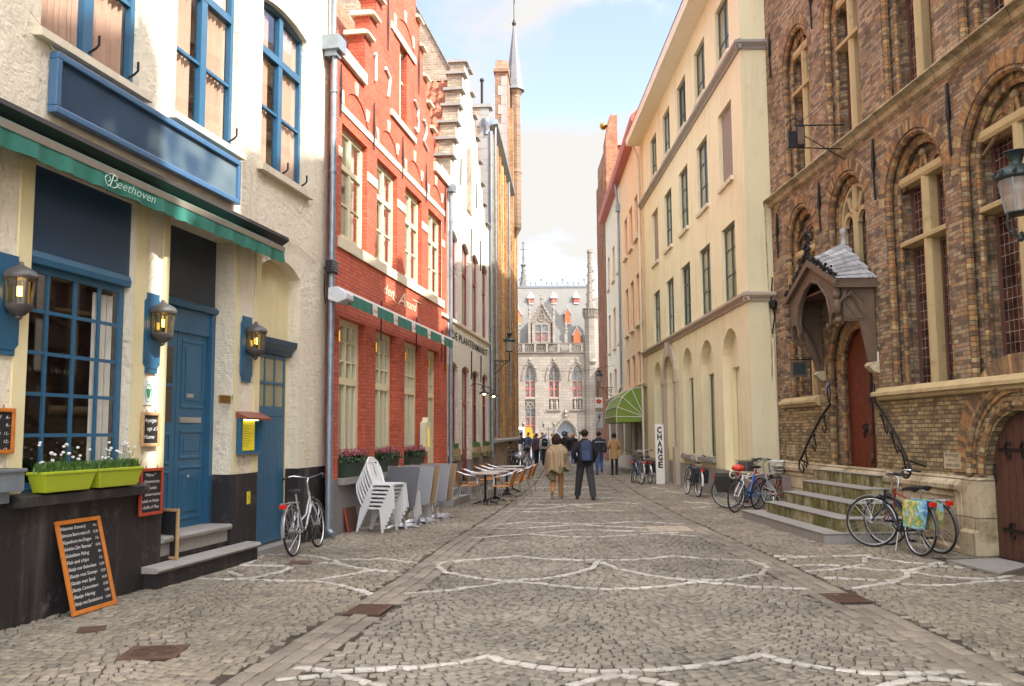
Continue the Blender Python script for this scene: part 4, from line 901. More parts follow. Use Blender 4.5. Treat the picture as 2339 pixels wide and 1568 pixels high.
SHADE_TOPS = [(-3.2, 0, 12.8, 13.2), (-5.2, -3.2, 12.8, 14.2), (-6.6, -5.2, 12.8, 13.8), (-7.2, -6.6, 12.8, 15.2), (-8.3, -7.2, 12.8, 14.3), (-8.8, -8.3, 12.8, 15.6), (-10, -8.8, 12.8, 15.2), (-12, -10, 12.8, 17.2), (-13.55, -12, 12.8, 17.2), (-13.8, -13.55, 12.8, 15.9), (-14.9, -13.8, 12.8, 17.2), (-16.85, -14.9, 12.8, 15.9), (-17.45, -16.85, 12.8, 13.4), (-26, -17.45, 12.8, 18.6)]  # unseen roofline, heights and gaps shaped to throw shade and sun patches opposite
w = MB(sg); wall(w, [(-26, 0, 2.3, 12.9), *SHADE_TOPS], holes, 0, .14); w.build('wall', M['goth'], gh)
w = MB(sg); wall(w, [(-26, 0, -.05, 2.3)], [H(-9.98, -8.3, -.05, 1.93, .84, kind='round', d=.14), H(-5.04, -2.92, .95, 2.3, d=.18, nt=1)], 0, .3); w.build('wall', M['goth_base'], gh)
vs = MB(sg); rl = MB(sg)
def roll(uc, hw, zc, z0, o, r=.05, inv=False):
    P = []
    z = z0
    while z < zc: P.append(((uc-hw, z), (uc-hw, min(z+.066, zc)))); P.append(((uc+hw, z), (uc+hw, min(z+.066, zc)))); z += .073
    n = max(8, int(pi*hw/.075))
    for i in range(n):
        a, b = pi*(i+.06)/n, pi*(i+.94)/n; P.append(((uc+hw*cos(a), zc+hw*sin(a)), (uc+hw*cos(b), zc+hw*sin(b))))
    for a, b in P:
        j = random.uniform(-.003, .003); rl.tube([(a[0], o+j, a[1]), (b[0], o+j, b[1])], r, 6)
def orders(uc, hw, zc, z0, z1lin, rim=.2, tymp=True):
    ringblocks(vs, uc, zc, hw+.005, hw+rim, -.03, .008, n=int(pi*(hw+rim)/.085))
    roll(uc, hw-.045, zc, z0, -.055, .055)
    h1 = hw-.16; w = MB(sg); wall(w, [(uc-hw-.02, uc+hw+.02, z0, zc+hw+.02)], [H(uc-h1, uc+h1, z0+.001, zc+h1, h1, kind='round', d=.14)], -.14, .14)
    ringblocks(vs, uc, zc, h1, h1+.13, -.16, -.132, n=int(pi*h1/.08)); roll(uc, h1-.03, zc, z0, -.17, .04)
    w.build('arch_order', M['goth'], gh)
    if tymp:
        w = MB(sg); wall(w, [(uc-h1-.02, uc+h1+.02, z0, zc+h1+.02)], [H(uc-h1+.05, uc+h1-.05, z0+.001, z1lin, d=.1)], -.27, .1); w.build('tympanum', M['goth'], gh)
        # little blind tracery arches in the tympanum
        for s_ in (-1, 1): ringblocks(vs, uc+s_*h1*.46, z1lin+.02, h1*.28, h1*.28+.09, -.27, -.245, n=11)
        s = MB(sg); s.lathe([(.01, -.02), (.05, .0), (.07, .05), (.05, .09), (.02, .12)], (uc, -.2, z1lin+.33), 8)
        for s_ in (-1, 1): s.tube([(uc+s_*h1*.9, -.22, zc+.18), (uc+s_*h1*.62, -.22, zc+.3), (uc+s_*h1*.3, -.22, zc+h1*.5), (uc+s_*.1, -.2, zc+h1*.45), (uc, -.2, z1lin+.42)], .028, 6)
        s.build('tracery', M['goth_vous'], gh, smooth=True)
    return h1
def crosswin(uc, h, z0, z1, zt, top=.16):
    """stone cross: lintel, mullion and transom, with leaded casements behind"""
    u0, u1 = uc-h+.05, uc+h-.05; o = -.3
    s = MB(sg); s.prismu([(o-.06, z1-.01), (o+.13, z1-.01), (o+.16, z1+.04), (o+.16, z1+top-.03), (o+.06, z1+top), (o-.06, z1+top)], uc-h-.06, uc+h+.06)
    s.prismu([(o-.06, zt-.05), (o+.16, zt-.03), (o+.17, zt+.03), (o+.1, zt+.07), (o-.06, zt+.07)], u0, u1)
    s.prismz([(uc-.085, o-.06), (uc-.085, o+.08), (uc-.04, o+.14), (uc+.04, o+.14), (uc+.085, o+.08), (uc+.085, o-.06)], z0, z1)
    fo = s.build('window', M['goth_stone'], gh, bevel=.006)
    for a, b in ((u0, uc-.085), (uc+.085, u1)):
        for c, d in ((z0, zt-.05), (zt+.07, z1)):
            f = MB(sg); f.box(a, a+.05, o-.1, o-.05, c, d); f.box(b-.05, b, o-.1, o-.05, c, d); f.box(a+.05, b-.05, o-.1, o-.05, c, c+.05); f.box(a+.05, b-.05, o-.1, o-.05, d-.05, d); f.build('casement', M['win_wood'], fo)
            f = MB(sg); f.poly((a+.04, o-.08, c+.04), (b-.04, o-.08, c+.04), (b-.04, o-.08, d-.04), (a+.04, o-.08, d-.04)); f.build('pane', M['lead'], fo)
for (u, h, z), zl in zip(BAY, (5.42, 5.66, 5.66, 5.66)):
    h1 = orders(u, h, z, 2.32, zl, .2); crosswin(u, h1, 2.34, zl, 4.7)
for u, h, z in UB: h1 = orders(u, h, z, 7.05, 9.82, .18); crosswin(u, h1, 7.07, 9.82, 9.03)
# tracery window over the porch
h1 = orders(UC, HW, ZC, 4.1, 5.6, .2, False)
s = MB(sg); P0 = arcpts(UC-h1+.01, UC+h1-.01, ZC, h1-.01, 'round'); arcbar(s, P0, .13, -.27, -.18)
s.box(UC-h1, UC-h1+.13, -.27, -.18, 4.1, ZC); s.box(UC+h1-.13, UC+h1, -.27, -.18, 4.1, ZC); s.prismz([(UC-.07, -.27), (UC-.07, -.19), (UC, -.13), (UC+.07, -.19), (UC+.07, -.27)], 4.1, ZC+h1-.1)
for q in (-1, 1): arcbar(s, arcpts(UC+q*.3-.26, UC+q*.3+.26, ZC-.1, .26, 'round', 10), .08, -.26, -.18); s.tube([(UC+q*.04, -.2, ZC+.12), (UC+q*.16, -.2, ZC+.16), (UC+q*.3, -.2, ZC+.42)], .05, 5)
fo = s.build('window', M['goth_stone'], gh); s = MB(sg); s.poly((UC-h1, -.28, 4.1), (UC+h1, -.28, 4.1), (UC+h1, -.28, 6.4), (UC-h1, -.28, 6.4)); s.build('pane', M['lead'], fo)
# entrance door under the porch
ringblocks(vs, -3.98, 2.86, 1.065, 1.24, -.03, .008, n=40); roll(-3.98, 1.0, 2.86, .95, -.06, .06)
w = MB(sg); wall(w, [(-5.06, -2.9, .95, 3.94)], [H(-4.74, -3.22, .951, 3.62, .76, kind='round', d=.14)], -.17, .2); w.build('arch_order', M['goth'], gh); ringblocks(vs, -3.98, 2.86, .765, .92, -.19, -.16, n=28); roll(-3.98, .74, 2.86, .95, -.2, .045)
dr = MB(sg)
for i in range(12): dr.box(-4.74+i*.1275, -4.62+i*.1275, -.32, -.29, .95, 3.64)
dr.box(-4.76, -3.2, -.34, -.315, .95, 3.66); dr = dr.build('door', M['doorwood'], gh)
s = MB(sg); s.box(-4.3, -4.2, -.29, -.25, .95, 3.5)
for z in (1.2, 1.7, 2.3, 2.9): s.sphere((-4.25, -.24, z), .07, 8, 5, (1, .6, 1.4))
s.build('astragal', M['oldwood'], dr); s = MB(sg); s.lathe([(.0, -.07), (.07, -.04), (.07, .04), (0, .07)], (-3.98, -.28, 1.75), 8); s.tube([(-3.98, -.26, 1.7), (-3.94, -.24, 1.62), (-3.98, -.24, 1.56), (-4.02, -.24, 1.62), (-3.98, -.26, 1.7)], .014, 5); s.build('door_knocker', M['iron'], dr)
# cellar door
ringblocks(vs, -9.14, 1.09, 1.3, 1.56, -.02, .012, n=62); ringblocks(vs, -9.14, 1.09, 1.07, 1.29, -.02, .03, n=54); ringblocks(vs, -9.14, 1.09, .845, 1.06, -.08, -.0, n=46); roll(-9.14, 1.18, 1.09, 1.06, .03, .05); roll(-9.14, .92, 1.09, 1.06, .0, .05)
dr = MB(sg)
for i in range(10): dr.box(-9.98+i*.168, -9.825+i*.168, -.14, -.11, 0, 1.95)
dr.box(-9.98, -8.28, -.15, -.132, 0, 1.95); dr = dr.build('door', M['oldwood'], gh)
for z in (.38, 1.42):
    s = MB(sg); s.box(-9.7, -8.45, -.11, -.095, z-.022, z+.022)
    for q in (-1, 1): s.tube([(-8.6, -.1, z), (-8.65, -.09, z+q*.09), (-8.73, -.09, z+q*.1), (-8.73, -.09, z+q*.05)], .014, 5); s.tube([(-8.95, -.1, z), (-9.0, -.09, z+q*.1), (-9.1, -.09, z+q*.09)], .014, 5)
    s.build('hinge', M['iron'], dr)
s = MB(sg); s.tube([(-8.36, -.11, .98), (-8.4, -.06, 1.1), (-8.4, -.06, 1.2), (-8.34, -.11, 1.22)], .012, 5); s.build('door_handle', M['iron'], dr)
vs.build('arch', M['goth_vous'], gh); rl.build('moulding', M['goth_vous'], gh)
s = MB(sg); PR = [(0, 2.18), (.07, 2.2), (.08, 2.24), (.14, 2.26), (.14, 2.31), (.0, 2.4)]; s.prismu(PR, -26, -5.15); s.prismu(PR, -2.55, -.42); s.build('sill', M['goth_stone'], gh)
s = MB(sg); s.prismu([(0, 6.82), (.06, 6.85), (.08, 6.92), (.16, 6.96), (.17, 7.0), (0, 7.08)], -26, .1); s.tube([(-26, .19, 6.96), (-.05, .19, 6.97), (0, .15, 6.85), (.02, .12, 4.6), (-.02, .1, 3.9), (.05, .12, 2.2)], .018, 5); s.build('string_course', M['old_stone'], gh)
s = MB(sg); PL_ = [(0, -.05), (.2, -.05), (.2, .06), (.15, .1), (.15, .82), (.19, .86), (.19, .92), (.12, .97), (.0, 1.04)]
s.prismu(PL_, -7.9, 0); s.prismu(PL_, -26, -10.6); s.prismu([(0, -.05), (.2, -.05), (.2, .3), (.13, .34), (.13, 1.0), (-.14, 1.08), (-.14, -.05)], -8.32, -7.9)
for q in (-7.82, -.1): s.box(q-.03, q+.03, .15, .175, .1, .84)
s.box(-7.79, -.13, .15, .17, .76, .8); s.build('plinth', M['old_stone'], gh)
for u, z0, z1 in ((-.38, 9.8, 10.86), (-2.95, 9.8, 10.9), (-5.45, 5.6, 6.67), (-7.93, 5.6, 6.68), (-2.98, 5.6, 6.6), (-.45, 5.57, 6.6)):
    s = MB(sg); s.tube([(u, .03, z0), (u, .04, (z0+z1)/2-.05), (u, .04, (z0+z1)/2+.05), (u, .03, z1)], [.018, .02, .04, .016], 6); s.build('wall_anchor', M['iron'], gh)
s = MB(sg); s.box(-5.24, -5.08, .0, .02, 2.84, 3.02); s.build('number_plate', M['white_paint'], gh); s = text_on(sg, '7', .17, -5.13, .022, 2.865); s.build('lettering', M['black'], gh)
s = MB(sg); s.box(-7.72, -7.26, 0, .02, 1.13, 1.36); s.build('plaque', M['old_stone'], gh); s = MB(sg)
for i, t in enumerate(('BROMFIETSEN', 'MOTOS', 'VERBODEN')): s.add(text_on(sg, t, .06, -7.3 if i != 1 else -7.38, .022, 1.3-i*.07, .38 if i != 1 else .2))
s.build('lettering', M['black'], gh)
s = MB(sg); s.box(-.98, -.54, 0, .02, 1.14, 1.38); s.build('plaque', M['old_stone'], gh); s = MB(sg)
for i, t in enumerate(('FIETSEN', 'NIET', 'PLAATSEN')): s.add(text_on(sg, t, .06, -.6, .022, 1.31-i*.07, .3))
s.build('lettering', M['black'], gh)
s = MB(sg); s.box(-3.02, -2.94, 0, .02, 2.42, 2.62); s.build('shield', mat('blue_white_shield', '6f90c0', .4, var=.1, sc=40), gh)
room(gh, sg, -26, 0, -.45, -12, 0, 12.9, M['goth'])
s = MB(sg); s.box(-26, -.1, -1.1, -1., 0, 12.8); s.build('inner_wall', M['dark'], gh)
s = MB(sg); [s.box(a+.002, b-.002, -.5, -.01, 12.8, d) for a, b, c, d in SHADE_TOPS]
s.prismu([(-.5, 12.9), (-4.5, 15.3), (-12, 12.9)], -26, -.02); s.build('shade_roofline', M['goth'], gh)  # out of view, stepped for the shadow it casts across the street
# porch
pr = FG.root('porch', 'carved oak porch hood with slate roof and crockets over the door of the Gothic building', 'porch', -4.0, 0, 3.5)
U0, U1, F = -1.22, 1.24, .62; E = .72; A = 1.24   # local: u from -1.22 (near) to 1.24 (far)
s = MB(sg); s.box(U0, U0+.07, .12, F, .05, E); s.box(U1-.07, U1, .12, F, .05, E); s.box(U0-.01, U0+.08, .02, .16, -.65, E); s.box(U1-.08, U1+.01, .02, .16, -.65, E)
s.prismu([(.14, -.62), (.17, -.62), (.3, .05), (.14, .05)], U0, U0+.05); s.prismu([(.14, -.62), (.17, -.62), (.3, .05), (.14, .05)], U1-.05, U1); split_build(s, 'side_panel', M['porchwood'], pr, bevel=.006)
s = MB(sg)
for z in (.12, .62): s.box(U0-.015, U0, .2, F-.06, z-.02, z+.02)
for o in (.2, F-.06): s.box(U0-.015, U0, o-.015, o+.015, .12, .62)
s.tube([(U0-.01, .22, .15), (U0-.01, .52, .6)], .014, 4); s.tube([(U0-.01, .22, .4), (U0-.01, .4, .6)], .014, 4); s.tube([(U0-.01, .36, .14), (U0-.01, .54, .38)], .014, 4); s.build('carved_panel', M['porchwood'], pr)
# front gable with pierced trefoil arch
s = MB(sg); n = 28; top = lambda u: E+(A-E)*(1-abs(u)/1.24)
def bot(u):
    a = abs(u)/1.15
    b = .86*sqrt(max(0, 1-(abs(u)/.8)**2)) if abs(u) < .8 else 0
    return (.05+b) if abs(u) < .8 else (.02+.22*sqrt(max(0, 1-((abs(u)-.98)/.17)**2)) if abs(abs(u)-.98) < .17 else 0.)
for i in range(n*2):
    a = U0+(U1-U0)*i/(n*2); b = U0+(U1-U0)*(i+1)/(n*2)
    s.prism([(a, min(bot(a), top(a)-.12)), (b, min(bot(b), top(b)-.12)), (b, top(b)), (a, top(a))], F-.05, F+.02)
for q in (-1, 1): s.tube([(q*.8, F, .05), (q*.82, F+.02, .25), (q*.7, F+.02, .55), (q*.35, F+.02, .84), (0, F+.02, .94)], .03, 6); s.tube([(q*.8, F, .06), (q*.72, F+.02, -.02), (q*.68, F+.02, .06)], .03, 6)
s.build('gable_front', M['porchwood'], pr)
s = MB(sg)
for q in (-1, 1):
    e = U1+.1 if q > 0 else -U0+.1
    s.prism([(q*e, E-.08), (q*e, E+.02), (0, A+.1), (0, A-.02)], F-.08, F+.1); 
s.prismu([(0, E-.1), (F+.1, E-.1), (F+.12, E-.02), (F+.06, E+.04), (0, E+.06)], U0-.1, U0+.02); s.prismu([(0, E-.1), (F+.1, E-.1), (F+.12, E-.02), (F+.06, E+.04), (0, E+.06)], U1-.02, U1+.1); s.build('cornice', M['porchwood'], pr)
s = MB(sg); rows = 8
apx = (-.12, .03, 1.66); frt = (0., F+.06, A+.1); 
def slope(a, b, c, d):     # tiles on the quad a-b (eave) to d-c (ridge)
    for r in range(rows):
        t0, t1 = r/rows, (r+1.25)/rows; k = 9
        for i in range(k):
            x0, x1 = (i+(r % 2)*.5)/k, (i+1+(r % 2)*.5)/k
            if x1 > 1.01: continue
            L0 = lambda x, t: Vector(a).lerp(Vector(b), x).lerp(Vector(d).lerp(Vector(c), x), min(t, 1))
            lift = Vector((0, 0, .02)); p0, p1, p2, p3 = L0(x0+.005, t0)+lift, L0(x1-.005, t0)+lift, L0(x1, t1), L0(x0, t1); pm = (p0+p1)/2+(p0-p3)*.25
            s.poly(tuple(p0), tuple(pm), tuple(p1), tuple(p2), tuple(p3))
slope((U0-.1, .0, E+.06), (U0-.1, F+.08, E+.04), frt, apx); slope((U1+.1, F+.08, E+.04), (U1+.1, .0, E+.06), apx, frt)
s.poly((U0-.1, 0, E+.03), (U0-.1, F+.08, E+.01), (0, F+.06, A+.07), (-.12, .03, 1.63)); s.poly((U1+.1, 0, E+.03), (U1+.1, F+.08, E+.01), (0, F+.06, A+.07), (-.12, .03, 1.63)); s.build('roof', M['slate'], pr)
s = MB(sg); s.lathe([(.07, 0), (.05, .08), (.03, .16), (.06, .2), (.07, .25), (.04, .3), (.01, .32)], (-.12, .05, 1.6), 8); s.build('finial', M['slate'], pr, smooth=True)
s = MB(sg)
for q in (-1, 1):
    for i in range(6):
        t = .1+i*.15; u = q*1.3*(1-t); z = E+.02+(A+.08-E)*t; R_ = random.uniform(.04, .06)
        s.tube([(u, F+.06, z), (u+q*.02, F+.08, z+.09), (u-q*.05, F+.1, z+.14), (u-q*.07, F+.08, z+.09)], [.018, .02, .016, .012], 5)
        for j in range(4): s.sphere((u+random.uniform(-.05, .05), F+.06+random.uniform(-.03, .05), z+random.uniform(.04, .15)), R_*.55, 5, 4)
for j in range(16): s.sphere((random.uniform(-.07, .07)+.02, F+.06+random.uniform(-.05, .05), A+.15+j*.03), random.uniform(.03, .05), 5, 4)
s.tube([(0, F+.06, A+.1), (0, F+.06, A+.72)], .02, 5); s.build('crocket', M['iron'], pr)
s = MB(sg)
for u, q in ((U0, -1), (U1, 1)):       # carved winged figures at the corners, scroll brackets below
    s.sphere((u, F+.06, .5), .07, 8, 6, (1, 1, 1.2)); s.sphere((u, F+.05, .3), .075, 8, 6, (1, 1, 2.)); s.sphere((u, F+.04, .06), .06, 8, 5, (1.2, 1.2, 1.))
    for k in range(4): s.tube([(u, F+.04, .34), (u+q*.05, F-.02-k*.05, .42+.04*k), (u+q*.05, F-.14-k*.05, .66-.1*k)], [.03, .022, .008], 5)
s.build('carving', M['porchwood'], pr, smooth=True)
s = MB(sg)
for u in (U1-.04, U0+.04):
    s.prismu([(.0, -.85), (.1, -.82), (.2, -.72), (.16, -.66), (0, -.64)], u-.09, u+.09)
split_build(s, 'corbel', M['old_stone'], pr, bevel=.01); s = MB(sg)
s.tube([(U1-.04, .1+.16*t, -.55+.0*t+.4*t) for t in (0, .5, 1, 1.6, 2.2)], [.05, .09, .1, .08, .05], 8); s.tube([(U1-.04, .42+.1*cos(a*.6), -.02+.1*sin(a*.6)) for a in range(11)], .045, 6); s.build('scroll_bracket', M['porchwood'], pr, smooth=True)
s = MB(sg); s.box(U0+.08, U1-.08, .01, F-.06, E-.02, E+.02); s.build('ceiling', M['oldwood'], pr)  # dark wood tone stands in for the deep shade inside the hood
# steps
stp = FG.root('stone_steps', 'weathered mossy stone steps up to the Gothic door', 'steps')
HH = [(-6.75, -2.55, 1.66, 0, .15, 1), (-6.62, -3.0, 1.34, .15, .35, 0), (-6.25, -3.15, 1.02, .35, .55, 0), (-5.9, -3.15, .66, .55, .75, 0), (-5.6, -2.75, .3, .75, .95, 0)]
for a, b, o, z0, z1, k in HH:
    s = MB(sg); s.box(a+.015, b-.015, .16, o-.015, z0, z1-.012); q = s.build('step', M['mossy_stone'] if not k else M['bluestone'], stp)
    s = MB(sg); s.box(a, b, .16, o, z1-.012, z1+.004); s.build('tread', M['step_top'], q, bevel=.004)
# rails
def rail(name, label, P, far):
    r = FG.root('wrought_iron_rail', label, 'handrail', P[0][0], 0, 0, 'wrought iron handrails of the Gothic steps'); u0 = P[0][0]; s = MB(sg); Q = [(u-u0, o, z) for u, o, z in P]; s.tube(Q, .024, 8); s.build('rail', M['iron'], r, smooth=True)
    a, b = Vector(Q[0]), Vector(Q[-1]); s = MB(sg); d = (b-a); n = 18; q = 1 if d.x > 0 else -1
    s.tube([tuple(b+Vector((-d.x*.02+.0, 0, 0))+Vector((q*.13*sin(t*pi/9), .0, -.13+.13*cos(t*pi/9)-(.12 if t > 9 else 0)*(t-9)/9))) for t in range(n)], .018, 6)
    s.tube([tuple(a+Vector((-q*.02, .02, 0))), tuple(a+Vector((-q*.1, .03, .2))), tuple(a+Vector((-q*.05, .03, .36))), tuple(a+Vector((q*.06, .03, .3))), tuple(a+Vector((q*.04, .02, .02)))], .014, 6)
    for f in (.22, .55, .85):
        c = a+d*f; s.tube([tuple(c), tuple(c+Vector((q*.0, -.04, -.22))), tuple(c+Vector((q*.08, -.04, -.32))), tuple(c+Vector((q*.15, -.03, -.26))), tuple(c+Vector((q*.12, -.02, -.2)))], .014, 5)
        s.sphere(tuple(c), .04, 7, 5)
    s.tube([tuple(b), (b.x, .14, b.z-.1)], .016, 5); s.build('scroll', M['iron'], r, smooth=True)
rail('r', 'black wrought iron scroll handrail on the left of the Gothic door', [(-3.25, .08, 2.2), (-2.9, .14, 1.95), (-2.5, .22, 1.55), (-2.15, .3, 1.12)], 1)
rail('r', 'grey wrought iron handrail with long loop on the right of the Gothic door', [(-5.2, .08, 2.15), (-5.7, .15, 1.9), (-6.3, .26, 1.6), (-6.95, .42, 1.24)], 0)
# hanging signs
hs_ = FG.root('hanging_sign', 'black iron hanging sign box bracketed above the stone string course', 'hanging sign', -4.25, 0, 7.1, 'signs hanging on the Gothic building')
s = MB(sg); s.box(-.04, .04, .76, .92, -.18, .22); s.box(-.05, .05, .93, 1.08, -.2, .1); s.build('panel', M['black'], hs_); s = MB(sg); s.box(-.05, -.04, .78, .9, -.14, .18); s.build('sign_face', M['porchwood'], hs_)
s = MB(sg); s.tube([(0, 0, .24), (0, .95, .22)], .014, 5); s.tube([(0, 0, -.22), (0, .9, -.2)], .012, 5); s.tube([(0, .02, -.42), (0, .8, .05)], .01, 4); s.tube([(-.05, 0, .95), (0, .85, .26)], .006, 4); s.tube([(0, .85, .3), (0, .95, .36), (0, 1.05, .3), (0, 1.1, .2)], .012, 5); s.build('bracket', M['iron'], hs_)
hs_ = FG.root('hanging_sign', 'small square bronze plaque hung on an arm left of the porch', 'hanging sign', -2.6, 0, 2.76, 'signs hanging on the Gothic building')
s = MB(sg); s.box(-.03, .03, .27, .6, 0, .32); s.build('panel', M['porchwood'], hs_); s = MB(sg); s.box(-.04, -.03, .31, .56, .04, .28); s.build('sign_face', M['lampgreen'], hs_); s = MB(sg); s.tube([(0, 0, .34), (0, .6, .34)], .012, 5); s.build('bracket', M['iron'], hs_)

# ------------------------------------------------------------ pale yellow house
ch = FC.root('town_house', 'tall pale yellow rendered house with arched ground floor and grey cornices', 'house')
CW = [(.98+2.665*k, .98+2.665*k+1.34) for k in range(5)]; CL = 15.45
hs = [H(a, b, z0, z1) for a, b in CW for z0, z1 in ((4.93, 6.81), (7.92, 9.84), (11.13, 12.66))]
arch = [H(.97, 2.62, .72, 4.24, .82, kind='round', d=.22), H(3.6, 5.25, .98, 4.22, .82, kind='round', d=.22), H(6.27, 7.88, .98, 4.25, .8, kind='round', d=.22), H(8.95, 10.75, -.0, 4.3, .9, kind='round', d=.3), H(11.62, 13.28, .72, 4.24, .83, kind='round', d=.22)]
w = MB(sg); wall(w, [(0, CL, .72, 13.4)], hs+arch[:3]+[H(8.95, 10.75, .72, 4.3, .9, kind='round', d=.3, nb=1), arch[4]], 0, .12)
for h, z1 in zip(arch, (3.3, 3.3, 3.35, 3.35, 3.3)):
    wall(w, [(h['u0']-.02, h['u1']+.02, max(h['z0'], .0), h['z1']+.02)], [H(h['u0']+.16, h['u1']-.02, h['z0']+.01, z1, d=.12)] if h['u0'] > 3 else [H(h['u0']+.02, h['u1']-.12, h['z0']+.01, z1, d=.1)], -h['d'], .1)
w.poly((.9, -.33, .72), (2.62, -.33, .72), (2.62, -.33, 3.4), (.9, -.33, 3.4))
w.build('wall', M['creamwall'], ch)
s = MB(sg); s.poly((.0, 0, -.05), (0, -9, -.05), (0, -9, 13.4), (0, 0, 13.4)); s.build('end_wall', M['creamside'], ch)
w = MB(sg); wall(w, [(-.012, CL, -.05, .72)], [H(8.95, 10.75, -.05, .72, d=.3, nt=1)], .015, .1); w.box(-.012, 0, -.7, .015, 0, .72); w.build('plinth', M['bluestone'], ch)
for z in (4.66, 10.66):
    s = MB(sg); PR = [(0, z), (.04, z), (.06, z+.05), (.12, z+.1), (.15, z+.13), (.15, z+.19), (.0, z+.24)]; s.prismu(PR, -.12, CL)
    s.prism([(-.0, z), (-.04, z), (-.06, z+.05), (-.12, z+.1), (-.15, z+.13), (-.15, z+.19), (0, z+.24)], -.75, .12); s.build('cornice', M['surround'] if z < 5 else M['bluestone'], ch)
s = MB(sg); s.prismu([(-.2, 13.35), (.55, 13.35), (.58, 13.62), (-.2, 14.1)], -.2, CL+.1); s.build('eaves', mat('white_eaves', 'e6e0d0', .7, var=.05), ch)
s = MB(sg); s.prismu([(.6, 13.63), (-4.5, 16.2), (-9.5, 13.4), (-9.5, 13.3), (-.2, 13.5)], -.22, CL+.12); s.build('roof', M['pantile'], ch)
M['dgreen_frame'] = mat('dark_green_frame', '4a5a58', .4, var=.05)
for i, (a, b) in enumerate(CW):
    for z0, z1, k in ((4.93, 6.81, 0), (7.92, 9.84, 1), (11.13, 12.66, 2)):
        if k == 1 and i in (0, 4): s = MB(sg); s.box(a, b, -.13, -.1, z0, z1); s.build('shutter', M['shutter'], ch)
        else: window(ch, sg, a, b, z0, z1, -.08, M['dgreen_frame'], [M['pane_olive'], M['pane_grey'], M['pane_dark'], M['pane_olive']][(i*3+k*2) % 4], .07, .05, [(.5, .06)], [(z0+(z1-z0)*.36, .03), (z0+(z1-z0)*.7, .03)] if k < 2 else [(z0+.55, .04)])
        if z0 > 5: s = MB(sg); s.prismu([(-.1, z0-.12), (.07, z0-.13), (.08, z0-.03), (-.1, z0+.01)], a-.06, b+.04); s.build('sill', M['sill'], ch)
for h in arch[1:3]+[arch[4]]:
    window(ch, sg, h['u0']+.16, h['u1']-.02, h['z0'], 3.3, -h['d']-.06, M['dgreen_frame'], M['pane_olive'], .07, .04, [(.5, .04)])
for a, b in ((3.6, 5.5), (6.2, 8.0)): s = MB(sg); s.box(a, b, -.2, .1, .86, .98); s.build('sill', M['bluestone'], ch, bevel=.008)
s = MB(sg); s.box(9.1, 10.6, -.4, -.33, 0, 3.35); s.build('door', mat('ochre_door', 'c8a860', .5, var=.1), ch)
s = MB(sg)
for u0_, u1_ in ((8.6, 8.95), (10.75, 11.15)):
    s.box(u0_, u1_, -.02, .09, 0, 3.4); s.box(u0_-.06, u1_+.05, -.02, .16, 0, 1.2); s.box(u0_-.04, u1_+.04, -.02, .12, 3.3, 3.42)
ringblocks(s, 9.85, 3.4, .9, 1.22, -.02, .1, n=13, gap=.012); s.prism([(9.72, 4.2), (9.98, 4.2), (10.05, 4.7), (9.65, 4.7)], 0, .16); s.build('door_surround', M['surround'], ch)
room(ch, sg, 0.01, CL, -.5, -9, 0, 13.4, M['creamside']); s = MB(sg); s.box(.02, CL, -.8, -.75, 0, 13.3); s.build('inner_wall', M['dark'], ch)
s = MB(sg); s.tube([(CL, .1, .6), (CL, .1, 12.9), (CL, .3, 13.3)], .055, 8)
for z in (2, 4, 6, 8, 10, 12): s.tube([(CL, .1, z-.02), (CL, .1, z+.02)], .07, 8)
s.tube([(-.06, -.55, 0), (-.06, -.55, 1.2), (-.06, -.52, 3.8)], .025, 6); s.build('drainpipe', M['sill'], ch, smooth=True)
s = MB(sg); s.lathe([(.02, -.1), (.1, -.05), (.12, .06), (.05, .12)], (-.1, -.55, 4.55), 8); s.tube([(-.05, -.56, 5.2), (-.1, -.5, 4.7), (-.06, -.58, 4.3), (-.1, -.5, 3.9)], .018, 5); s.build('cable', M['iron'], ch)

# ------------------------------------------------------------ peach and cream house with red gutter
ph = FPA.root('town_house', 'narrower peach and cream rendered house with red eaves gutter beyond the yellow one', 'house')
PW = [(.1, .6)]+[(1.05+2.15*k, 2.25+2.15*k) for k in range(3)]; PW2 = [(8.8, 10.0), (11.7, 12.9), (14.7, 15.9)]
for rng, ws, m in (((-.6, 8.3), PW, M['peach']), ((8.3, 17.1), PW2, M['palewall'])):
    w = MB(sg); wall(w, [(rng[0], rng[1], 3.6, 14.2)], [H(a, b, z0, z1) for a, b in ws for z0, z1 in ((3.72, 5.05), (6.2, 8.35), (9.85, 11.7))], 0, .14); w.build('wall', m, ph)
    for a, b in ws:
        for z0, z1 in ((3.72, 5.05), (6.2, 8.35), (9.85, 11.7)):
            window(ph, sg, a, b, z0, z1, -.1, M['orange'], M['pane_olive'], .09, .05, [(.5, .06)])
            if z0 > 5: s = MB(sg); s.prismu([(-.1, z0-.1), (.12, z0-.12), (.12, z0-.02), (-.1, z0+.01)], a-.05, b+.05); s.build('sill', M['sill'], ph)
s = MB(sg); s.prismu([(-.1, 14.1), (.35, 14.15), (.42, 14.3), (.42, 14.45), (-.1, 14.5)], -.6, 17.2); s.build('gutter', mat('red_gutter', 'b0503c', .5, var=.1), ph)
s = MB(sg); s.prismu([(.4, 14.45), (-4, 18.5), (-8.5, 14.4)], -.6, 17.1); s.build('roof', M['pantile'], ph)
room(ph, sg, -.6, 17.1, -.2, -9, 0, 14.2, M['palewall']); s = MB(sg); s.box(-.5, 17, -.5, -.45, 0, 14.1); s.build('inner_wall', M['dark'], ph)
s = MB(sg); s.prismu([(-.1, 3.45), (.1, 3.48), (.14, 3.6), (0, 3.66)], -.6, 17.1); s.build('cornice', M['old_stone'], ph)
